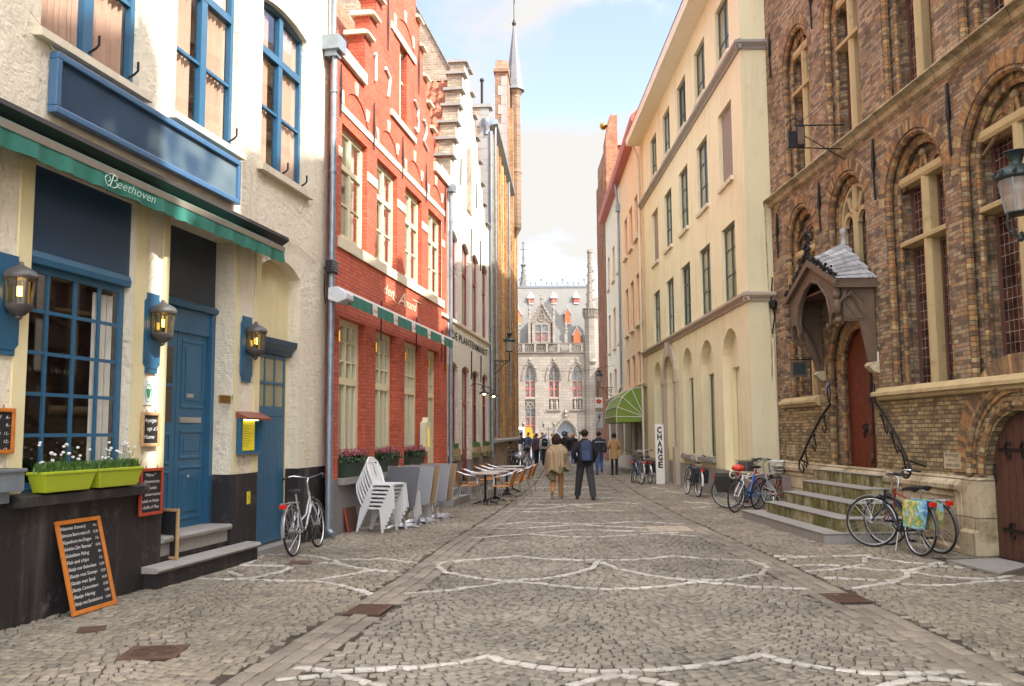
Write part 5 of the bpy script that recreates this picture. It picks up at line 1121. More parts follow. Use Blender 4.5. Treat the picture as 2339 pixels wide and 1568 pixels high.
s = MB(sg); s.tube([(8.45, .09, 4), (8.45, .09, 12.9), (8.45, .2, 14.1)], .06, 8); s.tube([(8.45, .09, 3.9), (9.2, .12, 3.7)], .06, 8); s.prismz([(8.3, 0), (8.3, .22), (8.6, .22), (8.6, 0)], 12.7, 13.05); s.build('drainpipe', M['zinc'], ph, smooth=True)
w = MB(sg); wall(w, [(-.6, 17.1, -.05, 3.5)], [H(.5, 2.2, .5, 3.2, d=.4), H(2.7, 3.9, 0, 3.2, d=.5), H(4.9, 8.0, .6, 3.2, d=.3), H(8.7, 12, .6, 3.2, d=.3), H(12.8, 16, .5, 3.2, d=.3)], 0, .3); w.build('shopfront', M['surround'], ph)
s = MB(sg)
for a, b in ((.5, 2.2), (2.7, 3.9), (4.9, 8), (8.7, 12), (12.8, 16)): s.poly((a, -.28, .4), (b, -.28, .4), (b, -.28, 3.2), (a, -.28, 3.2))
s.build('pane', M['pane_dark'], ph)
# green dutch awning
ga = FPA.root('awning', 'bright green quarter-round canopy awning over the shopfront', 'awning', .3, 0, 0)
prof = [(.0, 3.5), (.5, 3.42), (.87, 3.1), (1.08, 2.7), (1.14, 2.32), (1.12, 2.08)]; Lw_ = 5.6
s = MB(sg); m_ga = mat('lime_green_canvas', '78903a', .8, var=.15, sc=2.5, bump=.001)
for a, b in zip(prof, prof[1:]):
    for u0_, u1_ in ((0, Lw_),): s.poly((u0_, *a), (u1_, *a), (u1_, *b), (u0_, *b))
for u in (0, Lw_):
    for a, b in zip(prof[:-1], prof[1:-1]): s.poly((u, 0, 2.3), (u, *a), (u, *b))
    s.poly((u, 0, 2.3), (u, 1.14, 2.32), (u, 1.12, 2.08), (u, 0, 2.1))
s.build('canopy', m_ga, ga); s = MB(sg)
for u in (-.01, Lw_+.01):
    for a in prof[:-1]: s.tube([(u, .01, 2.3), (u, *a)], .014, 5)
    s.tube([(u, *a) for a in prof], .014, 5)
for a in prof[1:-1]: s.tube([(0, a[0]+.01, a[1]+.01), (Lw_, a[0]+.01, a[1]+.01)], .012, 5)
s.build('rib', M['white_paint'], ga)

# ------------------------------------------------------------ brick gable beyond
bg_ = empty('brick_gable_house', (5.75, 53.4, 0), 0, 'narrow red brick gabled house with ribbed front at the far end of the right row', 'house')
s = MB(); s.box(.0, 9, .0, 5.2, 0, 14.3); s.box(0, .72, 0, 5.2, 14.3, 17.6); s.prism([(0, 17.6), (.72, 17.6), (.72, 20.9), (.3, 20.9), (0, 19.4)], 0, 1.4); s.prism([(0, 17.6), (.6, 17.6), (.6, 19.2), (0, 19.0)], 1.4, 5.2); s.build('wall', M['redgable'], bg_)
s = MB()
for y in (.1, .9, 1.8, 2.7, 3.6, 4.5): s.box(-.14, 0, y, y+.45, 0, 17.5)
split_build(s, 'pilaster', M['redgable'], bg_)
s = MB(); s.prismu([(0, 15), (.5, 19.2), (8, 14)], .75, 6); s.build('roof', M['pantile'], bg_); s = MB(); s.box(.7, 2.4, .3, .7, 19.1, 19.35); s.build('coping', M['bluestone'], bg_)
s = MB(); s.sphere((.05, 1.5, 20.7), .24, 12, 8); s.build('gilt_ball', M['brass'], bg_, smooth=True)
# ------------------------------------------------------------ white Gothic hall across the square
Y0 = 130.
hl = empty('gothic_hall', (0, Y0, 0), 0, 'white stone Gothic hall with steep slate roof closing the street', 'hall')
# here: x right, y = distance behind the front, z up; MB(1) with o = +y
def hq(x0, x1, y0, y1, z0, z1, name, m, **k): s = MB(); s.box(x0, x1, y0, y1, z0, z1); return s.build(name, m, hl, **k)
WX = [2.54, 5.97, 9.33]
def HW_(mb, rects, holes, y=0., depth=.5): 
    t = MB(); wall(t, rects, holes, -y, depth); mb.v += [(a, -b, c) for a, b, c in t.v] if 0 else []; b0 = len(mb.v)-0
    for q in t.v: mb.v.append((q[0], -q[1], q[2]))
    for f in t.f: mb.face([b0+i for i in f])
w = MB(); HW_(w, [(-26, 12.6, -.1, 13.3)], [H(x-.72, x+.72, 6.75, 11.4, 1.5, kind='point', d=.5) for x in (-11, -7.6, -4.2, -.9)+tuple(WX)]+[H(x-.72, x+.72, 4.85, 6.5, d=.5) for x in WX[1:]]+[H(1.82, 3.26, 1.5, 6.5, d=.5)]+[H(x-.72, x+.72, 1.5, 6.4, d=.5) for x in (-11, -7.6, -4.2, -.9)]+[H(6.2, 9.0, -.1, 3.3, 1.9, kind='point', d=.8)]); w.build('wall', M['hallstone'], hl)
lead2 = leaded('hall_leaded_glass', '3c4248', '585e62', '8a8a88', .3, .3)
def gothwin(x, z0, z1, zt, rise, red=True, y=.35):
    s = MB(); 
    s.box(x-.05-.02, x+.05+.02, y-.1, y+.1, z0, z1-.3); s.box(x-.72, x+.72, y-.12, y+.1, zt-.06, zt+.06); s.box(x-.8, x-.68, y-.1, y+.1, z0, z1-rise); s.box(x+.68, x+.8, y-.1, y+.1, z0, z1-rise)
    if rise:
        for q in (-1, 1):
            P = arcpts(x+q*.37-.32, x+q*.37+.32, z1-rise+.1, .55, 'point', 8); arcbar(s, P, .07, y-.08, y+.08)
        s.tube([(x+.27*cos(a*pi/5), y, z1-.78+.27*sin(a*pi/5)) for a in range(10)], .05, 5, close=True)
        arcbar(s, arcpts(x-.76, x+.76, z1-rise, rise+.05, 'point', 12), .1, y-.12, y+.1)
    fo = s.build('window', M['hallstone'], hl); s = MB(); s.poly((x-.72, y+.05, z0), (x+.72, y+.05, z0), (x+.72, y+.05, z1), (x-.72, y+.05, z1)); s.build('pane', lead2, fo)
    if red:
        s = MB(); zc = (z0+zt)/2
        for a, b in ((x-.68, x-.07), (x+.07, x+.68)):
            for c, d in ((z0, zc), (zc, zt-.06)):
                s.box(a, a+.1, y-.04, y+.04, c, d); s.box(b-.1, b, y-.04, y+.04, c, d); s.box(a+.1, b-.1, y-.04, y+.04, c, c+.1); s.box(a+.1, b-.1, y-.04, y+.04, d-.1, d)
        s.build('casement', M['hallred'], fo)
for x in (-11, -7.6, -4.2, -.9)+tuple(WX): gothwin(x, 6.8, 11.4, 9.15, 1.5)
gothwin(2.54, 1.55, 5.1, 3.98, 0)
for x in (-7.6, -4.2, -.9): gothwin(x, 1.55, 6.3, 3.98, 0)
s = MB(); P = arcpts(1.9, 3.18, 5.2, .9, 'point', 10); arcbar(s, P, .12, .1, .35); s.box(1.82, 3.26, .3, .5, 5.05, 6.5)
for q in (-1, 1): s.tube([(2.54, .2, 5.3), (2.54+q*.25, .2, 5.7), (2.54+q*.55, .2, 6.2)], .07, 5)
s.build('tracery', M['hallstone'], hl)
for x in WX[1:]:
    hq(x-.75, x+.75, .3, .5, 4.85, 6.5, 'niche', M['hallstone']); s = MB(); s.box(x-1.05, x+1.05, -.25, .1, 4.85, 5.02); s.box(x-.05, x+.05, -.1, .3, 5, 6.5); s.build('ledge', M['hallstone'], hl)
    for q in (-.36, .36):
        s = MB(); s.lathe([(.2, 0), (.27, .15), (.2, .6), (.26, .95), (.12, 1.12), (.15, 1.25), (.1, 1.38), (.02, 1.42)], (x+q, .1, 5.02), 8); s.build('statue', M['hallstone'], hl, smooth=True)
s = MB()
for x in WX+[-.9, -4.2, -7.6]:
    arcbar(s, arcpts(x-1.0, x+1.0, 9.6, 2.15, 'point', 14), -.16, -.14, .05); s.lathe([(.05, 0), (.18, .2), (.06, .3), (.2, .45), (.05, .8)], (x, -.1, 11.7), 6)
    for q in (-1, 1):
        s.box(x+q*1.05-.1, x+q*1.05+.1, -.15, .05, 9.2, 9.7)
        for t in (2, 4, 6): p = arcpts(x-1.1, x+1.1, 9.6, 2.2, 'point', 14)[t if q < 0 else 14-t]; s.sphere((p[0], -.1, p[1]), .13, 5, 4)
s.build('hood_mould', M['hallstone'], hl)
s = MB(); s.box(1.3, 3.6, -.2, .1, 1.25, 1.45); s.box(-26, 12, -.2, .05, 1.0-.1, 1.1)
s.build('sill', M['hallstone'], hl)
s = MB()
for k, (hw, yy) in enumerate(((1.4, -.02), (1.62, -.14))): arcbar(s, arcpts(7.6-hw, 7.6+hw, 1.35 if k == 0 else 1.2, 2.0+k*.3, 'point', 16), -.16, yy-.05, .3)
for i, p in enumerate(arcpts(5.85, 9.35, 1.2, 2.55, 'point', 12)): s.sphere((p[0], -.15, p[1]), .13, 5, 4)
s.lathe([(.1, 0), (.25, .3), (.1, .5), (.28, .8), (.05, 1.3)], (7.6, -.15, 3.8), 6); s.build('portal', M['hallstone'], hl)
s = MB(); 
for i in range(14): s.box(6.2+i*.2, 6.38+i*.2, .7, .78, 0, 3.4)
s.build('door', mat('slate_blue_door', '5a6674', .5, var=.1), hl)
# balustrade
s = MB(); s.prismu([(-.3, 13.15), (-.35, 13.3), (.3, 13.3), (.3, 13.1)], -26, 11.1); s.prismu([(-.3, 14.42), (-.35, 14.56), (.0, 14.56), (0, 14.42)], -26, 11.1)
for i in range(22):
    x = -26+i*1.69+.3+.3; s.box(x-.18, x+.18, -.3, 0, 13.3, 14.42)
    for k in range(4):
        c = x+.4+k*.3; s.tube([(c-.14, -.15, 13.32), (c, -.15, 13.75), (c+.14, -.15, 14.4)], .045, 4); s.tube([(c+.14, -.15, 13.32), (c, -.15, 13.75), (c-.14, -.15, 14.4)], .045, 4)
s.build('balustrade', M['hallstone'], hl)
for x in (.9, 7.8):
    s = MB(); s.box(x-.22, x+.22, -.3, .1, 14.5, 16.1); s.lathe([(.3, 16.1), (.12, 16.3), (.22, 16.6), (.1, 16.8), (.16, 17.1), (.03, 17.9)], (x, -.1, 0), 6); s.build('pinnacle', M['hallstone'], hl)
# roof
RY, RZ = 5.5, 23.6; zr = lambda y: 13.4+(RZ-13.4)*(y-.4)/(RY-.4)
s = MB(); s.prismu([(.4, 13.3), (RY, RZ), (RY+1, RZ), (11.5, 13.3)], -26, 11.4); s.build('roof', M['hallroof'], hl)
s = MB(); s.box(-26, 11.4, RY-.15, RY+.15, RZ-.1, RZ+.2)
for i in range(46):
    x = -25.7+i*.815; big = i % 4 == 1; h = 1.25 if big else .6
    s.tube([(x, RY, RZ+.15), (x, RY, RZ+.2+h)], .06, 4); s.sphere((x, RY, RZ+.2+h*.82), .16, 6, 4); s.tube([(x-.32, RY, RZ+.2), (x, RY, RZ+.2+h*.5), (x+.32, RY, RZ+.2)], .07, 4)
    if big: s.box(x-.22, x+.22, RY-.04, RY+.04, RZ+.95, RZ+1.05)
s.build('ridge_cresting', mat('grey_lead', '6a6e72', .6, var=.1), hl)
def dormer(x, z, w, h, k):
    y = .4+(z-13.4)*(RY-.4)/(RZ-13.4)
    s = MB(); s.box(x-w/2, x+w/2, y-.25, y+1.2, z-.3, z+h)
    if k == 0: s.prism([(x-w/2, z+h), (x+w/2, z+h), (x, z+h+w*.95)], y-.25, y+1.); 
    d = s.build('dormer', M['orange'] if k == 0 else M['hallred'], hl); s = MB(); t = z+h+.02
    if k == 0:
        for q in (-1, 1): s.prism([(x+q*(w/2+.18), t-.15), (x+q*(w/2+.1), t-.2), (x, t+w*.95-.04), (x, t+w*.95+.12)], y-.35, y+1.4)
        s.tube([(x, y-.3, t+w*.9), (x, y-.3, t+w+.5)], .03, 4); s.box(x-w/2, x+w/2, y-.35, y, z-.32, z-.2)
    else: s.rings([[(x-w*.75, y-.4, t-.1), (x+w*.75, y-.4, t-.1), (x+w*.75, y+.8, t-.1), (x-w*.75, y+.8, t-.1)], [(x-.04, y-.02, t+.9), (x+.04, y-.02, t+.9), (x+.04, y+.02, t+.9), (x-.04, y+.02, t+.9)]]); s.box(x-w/2, x+w/2, y-.32, y, z-.3, z-.12)
    s.build('dormer_roof', mat('pale_lead', 'b8bcc4', .5, var=.05) if 'pale_lead' not in D.materials else D.materials['pale_lead'], d)
for x in (-7.6, -4.2, -.8, 2.85, 6.3, 9.65): dormer(x, 21.1, .72, .7, 1)
for x in (.95, 8.2, -6.1): dormer(x, 17.9, .8, 1.3, 0)
dormer(9.45, 14.6, 1.05, 1.3, 0)
for xx in (4.28, -9.4):
    y = -.1; s = MB(); t = MB(); wall(t, [(-1.7, 1.7, 14.5, 17.5)], [H(-.9, .9, 14.8, 17.2)], 0, .3)
    for q in t.v: s.v.append((q[0]+xx, y-q[1], q[2]))
    for f in t.f: s.face(f)
    s.prism([(xx-1.5, 17.5), (xx+1.5, 17.5), (xx, 20.2)], y, y+.25); s.box(xx-1.7, xx-1.4, y, y+2.5, 14.5, 17.5); s.box(xx+1.4, xx+1.7, y, y+2.5, 14.5, 17.5); s.box(xx-.08, xx+.08, y-.1, y+.25, 14.5, 17.2); s.box(xx-.9, xx+.9, y-.05, y+.2, 16.1, 16.25)
    for q in (-1, 1):
        s.tube([(xx+q*1.75, y-.1, 17.4), (xx, y-.1, 20.35)], .13, 5)
        for k in range(6): s.sphere((xx+q*1.75*(1-k/6.), y-.15, 17.6+2.85*k/6.), .15, 5, 4)
        s.box(xx+q*1.75-.18, xx+q*1.75+.18, y-.25, y+.15, 14.5, 18.2); s.lathe([(.26, 18.2), (.1, 18.5), (.2, 18.9), (.1, 19.2), (.2, 19.6), (.09, 19.9), (.13, 20.3), (.02, 21)], (xx+q*1.75, y-.05, 0), 6)
    s.lathe([(.1, 20.2), (.08, 20.9), (.28, 21.05), (.07, 21.2), (.05, 21.4), (.15, 21.5), (.02, 21.8)], (xx, y, 0), 6); g = s.build('gothic_dormer', M['hallstone'], hl)
    s = MB(); s.tube([(xx+.5*cos(a*pi/6), y-.06, 18.25+.5*sin(a*pi/6)) for a in range(12)], .07, 5, close=True)
    for a in range(3): s.tube([(xx+.22*cos(b*pi/4)+.24*cos(a*2.09+.52), y-.06, 18.25+.22*sin(b*pi/4)+.24*sin(a*2.09+.52)) for b in range(8)], .045, 4, close=True)
    s.tube([(xx-1.2, y-.05, 17.55), (xx-.5, y-.05, 18.2), (xx, y-.05, 19.4), (xx+.5, y-.05, 18.2), (xx+1.2, y-.05, 17.55)], .06, 5); s.build('tracery', M['hallstone'], g)
    s = MB(); s.poly((xx-.9, y+.2, 14.8), (xx+.9, y+.2, 14.8), (xx+.9, y+.2, 17.2), (xx-.9, y+.2, 17.2)); s.build('pane', lead2, g); s = MB()
    for a, b in ((xx-.88, xx-.1), (xx+.1, xx+.88)): s.box(a, b, y+.05, y+.12, 16.0, 16.1); s.box(a, b, y+.05, y+.12, 15.2, 15.32); s.box(a, a+.1, y+.05, y+.12, 14.8, 16.1); s.box(b-.1, b, y+.05, y+.12, 14.8, 16.1)
    s.build('casement', M['hallred'], g)
    s = MB(); s.prism([(xx-1.6, 17.4), (xx+1.6, 17.4), (xx, 20.1)], y+.3, y+4.5); s.build('dormer_roof', M['hallroof'], g)
# stair turret
s = MB(); tx, ty = 11.45, .0
s.lathe([(.15, 11.2), (.5, 11.6), (.62, 11.8), (.35, 12.2)], (tx+.1, ty-.7, 0), 8); s.lathe([(1.0, -.1), (1.0, 13.2), (.98, 18.0), (1.25, 18.4), (1.25, 18.55)], (tx, ty, 0), 8, pi/8); s.build('stair_turret', M['hallstone'], hl)
s = MB(); s.lathe([(1.28, 19.4), (1.28, 19.55), (1.2, 19.55), (1.2, 19.4)], (tx, ty, 0), 8, pi/8)
for i in range(16):
    a = i*pi/8+pi/8; b = a+pi/8; r = 1.18; s.tube([(tx+r*cos(a), ty+r*sin(a), 18.5), (tx+r*cos(a), ty+r*sin(a), 19.5)], .06, 4); s.tube([(tx+r*cos(a), ty+r*sin(a), 18.5), (tx+r*cos(b), ty+r*sin(b), 19.4)], .045, 4); s.tube([(tx+r*cos(b), ty+r*sin(b), 18.5), (tx+r*cos(a), ty+r*sin(a), 19.4)], .045, 4)
s.build('balcony', M['hallstone'], hl)
s = MB(); s.lathe([(.72, 18.5), (.68, 20), (.55, 22.5), (.45, 24.6), (.42, 25.5), (.47, 25.6), (.42, 25.7), (.4, 27.6), (.5, 27.8), (.46, 28.0)], (tx, ty, 0), 8, pi/8)
for i in range(34):
    a = i*.9; z = 19.6+i*.2; r = .75-.3*(z-19.6)/6.6; s.sphere((tx+r*cos(a), ty+r*sin(a), z), .12, 5, 4)
for i in range(6): a = i*pi/3; s.box(tx+.4*cos(a)-.08, tx+.4*cos(a)+.08, ty+.4*sin(a)-.08, ty+.4*sin(a)+.08, 28, 28.2)
s.build('pinnacle', M['hallstone'], hl)
# spire left of the ridge
s = MB(); s.lathe([(1.0, 22), (.8, 23.8), (.5, 25.2), (.36, 26.2), (.26, 27.2)], (1.85, 8, 0), 8, pi/8)
for i in range(24): a = i*1.3; z = 23.4+i*.17; r = .75-.5*(z-23.4)/4.2; s.sphere((1.85+r*cos(a), 8+r*sin(a), z), .1, 5, 4)
s.lathe([(.22, 27.2), (.5, 27.5), (.14, 27.8), (.1, 31.2)], (1.85, 8, 0), 6); s.box(1.4, 2.3, 7.95, 8.05, 29.9, 30.0); s.box(1.6, 2.1, 7.95, 8.05, 28.6, 28.7); s.box(1.6, 2.1, 7.95, 8.05, 30.9, 31.0); s.build('spire', M['hallroof'], hl)
# right-hand roof and red brick neighbour
s = MB(); s.prismu([(2, 11.8), (9, 22.6), (9.8, 22.6), (16, 11.8)], 11.4, 40); s.box(12.2, 40, 1, 2, -.1, 13.2); s.build('wing', M['hallroof'], hl)
rb = empty('brick_house', (17, 128, 0), 0, 'red brick house with white windows partly hidden beside the white hall', 'house')
t = MB(); wall(t, [(-4.6, 6, 0, 11)], [H(x, x+1.1, z, z+2, .2) for x in (-4.1, -2., .2) for z in (1, 4.6, 8.2)], 0, .2); s = MB(); s.v = [(a, -b, c) for a, b, c in t.v]; [s.face(f) for f in t.f]; s.prism([(-4.6, 11), (6, 11), (3, 13.5), (-1.5, 13.5)], .0, .4); s.box(-4.6, 6, .3, 6, 0, 11); s.build('wall', M['yred'], rb)
s = MB()
for x in (-4.1, -2., .2):
    for z in (1, 4.6, 8.2): s.box(x, x+1.1, .05, .12, z, z+.12); s.box(x, x+1.1, .05, .12, z+1., z+1.1); s.box(x, x+.12, .05, .12, z, z+2); s.box(x+.98, x+1.1, .05, .12, z, z+2); s.box(x+.5, x+.6, .05, .12, z, z+2)
s.build('window', M['white_paint'], rb)
# side ranges of the square, so the view is closed from a step aside
for x0, x1, y, z, m, lab in ((-60, -26.2, 131, 15, M['palewall'], 'long pale building closing the square on the left of the hall'), (23.2, 60, 131, 14, M['brownbrick'], 'brown brick building closing the square on the far right')):
    r = empty('square_building', (x0, y, 0), 0, lab, 'building'); s = MB(); s.box(0, x1-x0, 0, 10, 0, z); s.build('wall', m, r); s = MB(); s.prismu([(0, z), (5, z+6), (10, z)], 0, x1-x0); s.build('roof', M['hallroof'], r)
# ------------------------------------------------------------ bicycles
def G1(x, y): return V2G([(x, y)])[0]
def bike(label, rear, head, lean=0., col='2a2c44', wb=1.06, style='city', R=.345, group=None, sad='black', pannier=None, basket=None, bars='up', bcol=None, guard='alu', rack=True, stand=True, light=True, sub=None, cover=None, steer=0.):
    r = empty('bicycle', (rear[0], rear[1], 0), 0, label, 'bicycle', group); r.rotation_euler = (lean, 0, head)
    fm = mat('bike_paint_'+col, col, .3, .2, var=.05); f2 = mat('bike_paint_'+sub, sub, .3, .2, var=.05) if sub else fm
    race = style == 'race'; bb = (.44, 0, .29); st = (.3, 0, .80 if race else .66); sd = (.26, 0, .93 if race else .88); hb = (wb-.2, 0, .66); ht = (wb-.24, 0, .80 if race else .84); fh = (wb, 0, R)
    f = MB(); f.tube([(.0, .05, R), (.12, .05, R+.05), st], .009, 6); f.tube([(.0, -.05, R), (.12, -.05, R+.05), st], .009, 6); f.tube([(.0, .05, R), (.3, .04, .3), bb], .01, 6); f.tube([(.0, -.05, R), (.3, -.04, .3), bb], .01, 6); f.tube([bb, (sd[0]+.03, 0, sd[2]-.16)], .016, 7)
    if style == 'lady': f.tube([bb, (.6, 0, .36), (.74, 0, .52), hb], .019, 8); f.tube([(.39, 0, .46), (.62, 0, .52), (.76, 0, .68), (wb-.22, 0, .76)], .015, 8)
    else: f.tube([bb, hb], .02, 8)
    f.build('frame', fm, r, smooth=True)
    if style != 'lady': t = MB(); t.tube([(st[0], 0, st[2]-.02), (ht[0], 0, ht[2]-.06)], .015, 8); t.build('top_tube', f2, r, smooth=True)
    t = MB(); t.tube([hb, ht], .02, 8); t.build('head_tube', f2, r, smooth=True)
    t = MB()
    for q in (-1, 1): t.tube([(hb[0], q*.02, hb[2]), (hb[0]+.02, q*.05, hb[2]-.06), (wb-.04, q*.05, R+.08), (wb, q*.05, R)], .011, 6)
    t.build('fork', f2, r, smooth=True)
    for i, c in enumerate(((0, 0, R), fh)):
        w = MB(); k = 40; w.tube([(c[0]+(R-.03)*cos(2*pi*a/k), 0, c[2]+(R-.03)*sin(2*pi*a/k)) for a in range(k)], .011, 6, close=True)
        for a in range(26): an = 2*pi*a/26; q = .025 if a % 2 else -.025; w.tube([(c[0]+.03*cos(an+.9*(1 if a % 4 < 2 else -1)), q, c[2]+.03*sin(an+.9*(1 if a % 4 < 2 else -1))), (c[0]+(R-.03)*cos(an), 0, c[2]+(R-.03)*sin(an))], .0021, 3)
        w.tube([(c[0], -.05, c[2]), (c[0], .05, c[2])], .022, 8); wo = w.build('wheel', M['alu'], r)
        t = MB(); t.tube([(c[0]+(R-.012)*cos(2*pi*a/k), 0, c[2]+(R-.012)*sin(2*pi*a/k)) for a in range(k)], .017, 7, close=True); t.build('tyre', M['rubber'], wo, smooth=True)
        if guard:
            g_ = MB(); a0, a1 = ((-.15, 2.5) if i == 0 else (.35, 2.6)); n = 16; Q = []
            for j in range(n+1): an = (a0+(a1-a0)*j/n) if i else pi-(a0+(a1-a0)*j/n); Q.append((c[0]+(R+.02)*cos(an), 0, c[2]+(R+.02)*sin(an)))
            for a_, b_ in zip(Q, Q[1:]): g_.poly((a_[0], -.026, a_[2]), (b_[0], -.026, b_[2]), (b_[0], 0, b_[2]+.012), (a_[0], 0, a_[2]+.012)); g_.poly((a_[0], .026, a_[2]), (b_[0], .026, b_[2]), (b_[0], 0, b_[2]+.012), (a_[0], 0, a_[2]+.012))
            g_.build('mudguard', {'alu': M['alu'], 'black': M['black'], 'white': M['white_plastic']}[guard], r, smooth=True)
    s = MB(); s.tube([(sd[0]+.03, 0, sd[2]-.2), (sd[0]+.01, 0, sd[2]-.04)], .013, 6); s.build('seat_post', M['alu'], r)
    s = MB(); Rg_ = []
    for x, wd, z in ((-.13, .04, .0), (-.12, .09, .02), (-.06, .1, .025), (.02, .06, .015), (.1, .028, .01), (.15, .015, .0)): Rg_.append([(sd[0]+x, wd*cos(a*pi/5), sd[2]-.01+z+.03*sin(a*pi/5)*(1 if sin(a*pi/5) < 0 else .6)) for a in range(10)])
    s.rings(Rg_); s.build('saddle', M[sad] if sad in M else M['black'], r, smooth=True)
    if cover: s = MB(); s.sphere((sd[0], 0, sd[2]+.0), .13, 12, 7, (1.1, .95, .65)); s.tube([(sd[0]-.02, 0, sd[2]-.05), (sd[0], .02, sd[2]-.16)], [.08, .03], 8); s.build('saddle_cover', mat('red_plastic_bag', cover, .35, var=.15, sc=20, bump=.01, bsc=25), r, smooth=True)
    h = MB(); gp = MB(); z = ht[2]
    if bars == 'drop':
        h.tube([(ht[0], 0, z), (ht[0]+.08, 0, z+.03)], .014, 6)
        h.tube([(ht[0]+.08, -.2, z+.03), (ht[0]+.08, .2, z+.03)], .013, 6)
        for q in (-1, 1): gp.tube([(ht[0]+.08, q*.19, z+.03), (ht[0]+.15, q*.2, z+.03), (ht[0]+.2, q*.2, z-.0), (ht[0]+.19, q*.2, z-.08), (ht[0]+.1, q*.2, z-.12), (ht[0]+.02, q*.2, z-.12)], .018, 7); gp.tube([(ht[0]+.2, q*.2, z+.02), (ht[0]+.23, q*.2, z-.06)], .01, 5)
    else:
        zz = z+.2 if bars == 'up' else z+.1
        h.tube([(ht[0], 0, z-.05), (ht[0]-.03, 0, zz-.06), (ht[0]+.03, 0, zz)], .013, 6)
        for q in (-1, 1): h.tube([(ht[0]+.03, 0, zz), (ht[0]+.05, q*.1, zz+.02), (ht[0]+.0, q*.22, zz+.05), (ht[0]-.1, q*.28, zz+.04)], .011, 6); gp.tube([(ht[0]-.08, q*.275, zz+.04), (ht[0]-.21, q*.3, zz+.02)], .018, 7); gp.tube([(ht[0]-.03, q*.25, zz+.02), (ht[0]-.12, q*.26, zz-.02)], .006, 4)
    ho = h.build('handlebar', M['alu'], r, smooth=True); gp.build('grip', mat('grip_'+(bcol or 'blk'), bcol or '1e1e20', .6, var=.05), ho, smooth=True)
    c = MB(); c.tube([(bb[0], -.06, bb[2]), (bb[0], .06, bb[2])], .02, 7); c.tube([(bb[0]+.09*cos(2*pi*a/18), -.05, bb[2]+.09*sin(2*pi*a/18)) for a in range(18)], .007, 5, close=True); c.tube([(bb[0]-.11, -.07, bb[2]-.12), (bb[0], -.065, bb[2])], .009, 5); c.tube([(bb[0]+.11, .07, bb[2]+.12), (bb[0], .065, bb[2])], .009, 5)
    c.box(bb[0]-.16, bb[0]-.07, -.15, -.06, bb[2]-.135, bb[2]-.105); c.box(bb[0]+.07, bb[0]+.16, .06, .15, bb[2]+.105, bb[2]+.135); c.tube([(bb[0]-.08, -.05, bb[2]+.05), (0, -.05, R+.03), (0, -.05, R-.03), (bb[0]-.08, -.05, bb[2]-.06)], .005, 4); c.build('crankset', M['black'], r)
    if rack:
        k = MB(); zr_ = .74
        for q in (-.06, .06): k.tube([(.22, q, zr_-.02), (-.2, q, zr_), (-.24, q*.6, zr_)], .007, 5); k.tube([(-.13, q, zr_), (0, q*.9, R)], .006, 5)
        for x in (-.15, -.02, .1): k.tube([(x, -.06, zr_), (x, .06, zr_)], .006, 4)
        k.build('luggage_rack', M['alu'] if guard != 'black' else M['black'], r); k = MB(); k.box(-.29, -.245, -.05, .05, zr_-.07, zr_-.01); k.build('rear_light', M['taillight'], r, bevel=.008)
    if stand: k = MB(); k.tube([(.4, .06, .27), (.3, .2 if lean < 0 else .16, .02)], .008, 5); k.build('kickstand', M['alu'], r)
    if light: k = MB(); k.sphere((hb[0]+.1, 0, hb[2]+.06), .045, 9, 6, (.8, 1, 1)); k.tube([(hb[0], 0, hb[2]+.04), (hb[0]+.08, 0, hb[2]+.05)], .008, 4); k.build('headlight', M['black'], r, smooth=True)
    if pannier:
        m = pannier if not isinstance(pannier, str) else mat('pannier_'+pannier, pannier, .8, var=.2, sc=12, bump=.004)
        for q in (-1, 1):
            k = MB(); P = [(.12, .74), (.14, .62), (.12, .38), (-.2, .36), (-.26, .6), (-.24, .74)]; a = .06*q; b = .19*q; k.rings([[(x, a, z) for x, z in P], [(x*.97-.001, a+.05*q, z-.0) for x, z in P], [(x*.92, b, z*.96+.015) for x, z in P]]); k.build('pannier', m, r, smooth=False, bevel=.015)
        k = MB(); k.box(-.24, .12, -.07, .07, .745, .76); k.build('pannier_flap', m, r)
    if basket:
        k = MB(); bx0, bx1 = ht[0]+.12, ht[0]+.4; z0, z1 = z-.04, z+.2
        for zz in (z0, z0+.08, z0+.16, z1): t_ = (zz-z0)/(z1-z0)*.02; k.tube([(bx0-t_, -.16-t_, zz), (bx1+t_, -.16-t_, zz), (bx1+t_, .16+t_, zz), (bx0-t_, .16+t_, zz)], .004 if zz < z1 else .006, 4, close=True)
        for i in range(9):
            y = -.16+.32*i/8; x = bx0+(bx1-bx0)*i/8
            k.tube([(bx0, y, z0), (bx0-.02, y*1.1, z1)], .003, 3); k.tube([(bx1, y, z0), (bx1+.02, y*1.1, z1)], .003, 3); k.tube([(x, -.16, z0), (x, -.18, z1)], .003, 3); k.tube([(x, .16, z0), (x, .18, z1)], .003, 3); k.tube([(bx0, y, z0), (bx1, y, z0)], .003, 3)
        if basket == 'bag': k.box(bx0+.02, bx1-.02, -.13, .13, z0+.01, z1-.02)
        k.build('basket', M['alu'] if basket != 'bag' else mat('grey_crate', '5a5a5c', .5), r)
    if steer:
        for o in [x for x in D.objects if x.parent == r and x.name.split('.')[0] in ('fork', 'handlebar', 'headlight', 'basket')]+[x for x in D.objects if x.parent == r and x.name.split('.')[0] in ('wheel', 'mudguard')][1::2]:
            p = Vector((wb-.1, 0, 0)); o.rotation_euler = (0, 0, steer); o.location = p-Matrix.Rotation(steer, 3, 'Z') @ p
    return r
def hd(a, b): return atan2(b[1]-a[1], b[0]-a[0])
bike('silver city bicycle with black saddle leaning beside the narrow blue door', (-3.04, 12.78), hd((-3.04, 12.78), (-2.93, 13.8)), -.1, 'b8babc', sub='c4c4c8', style='lady', guard='alu', pannier=None)
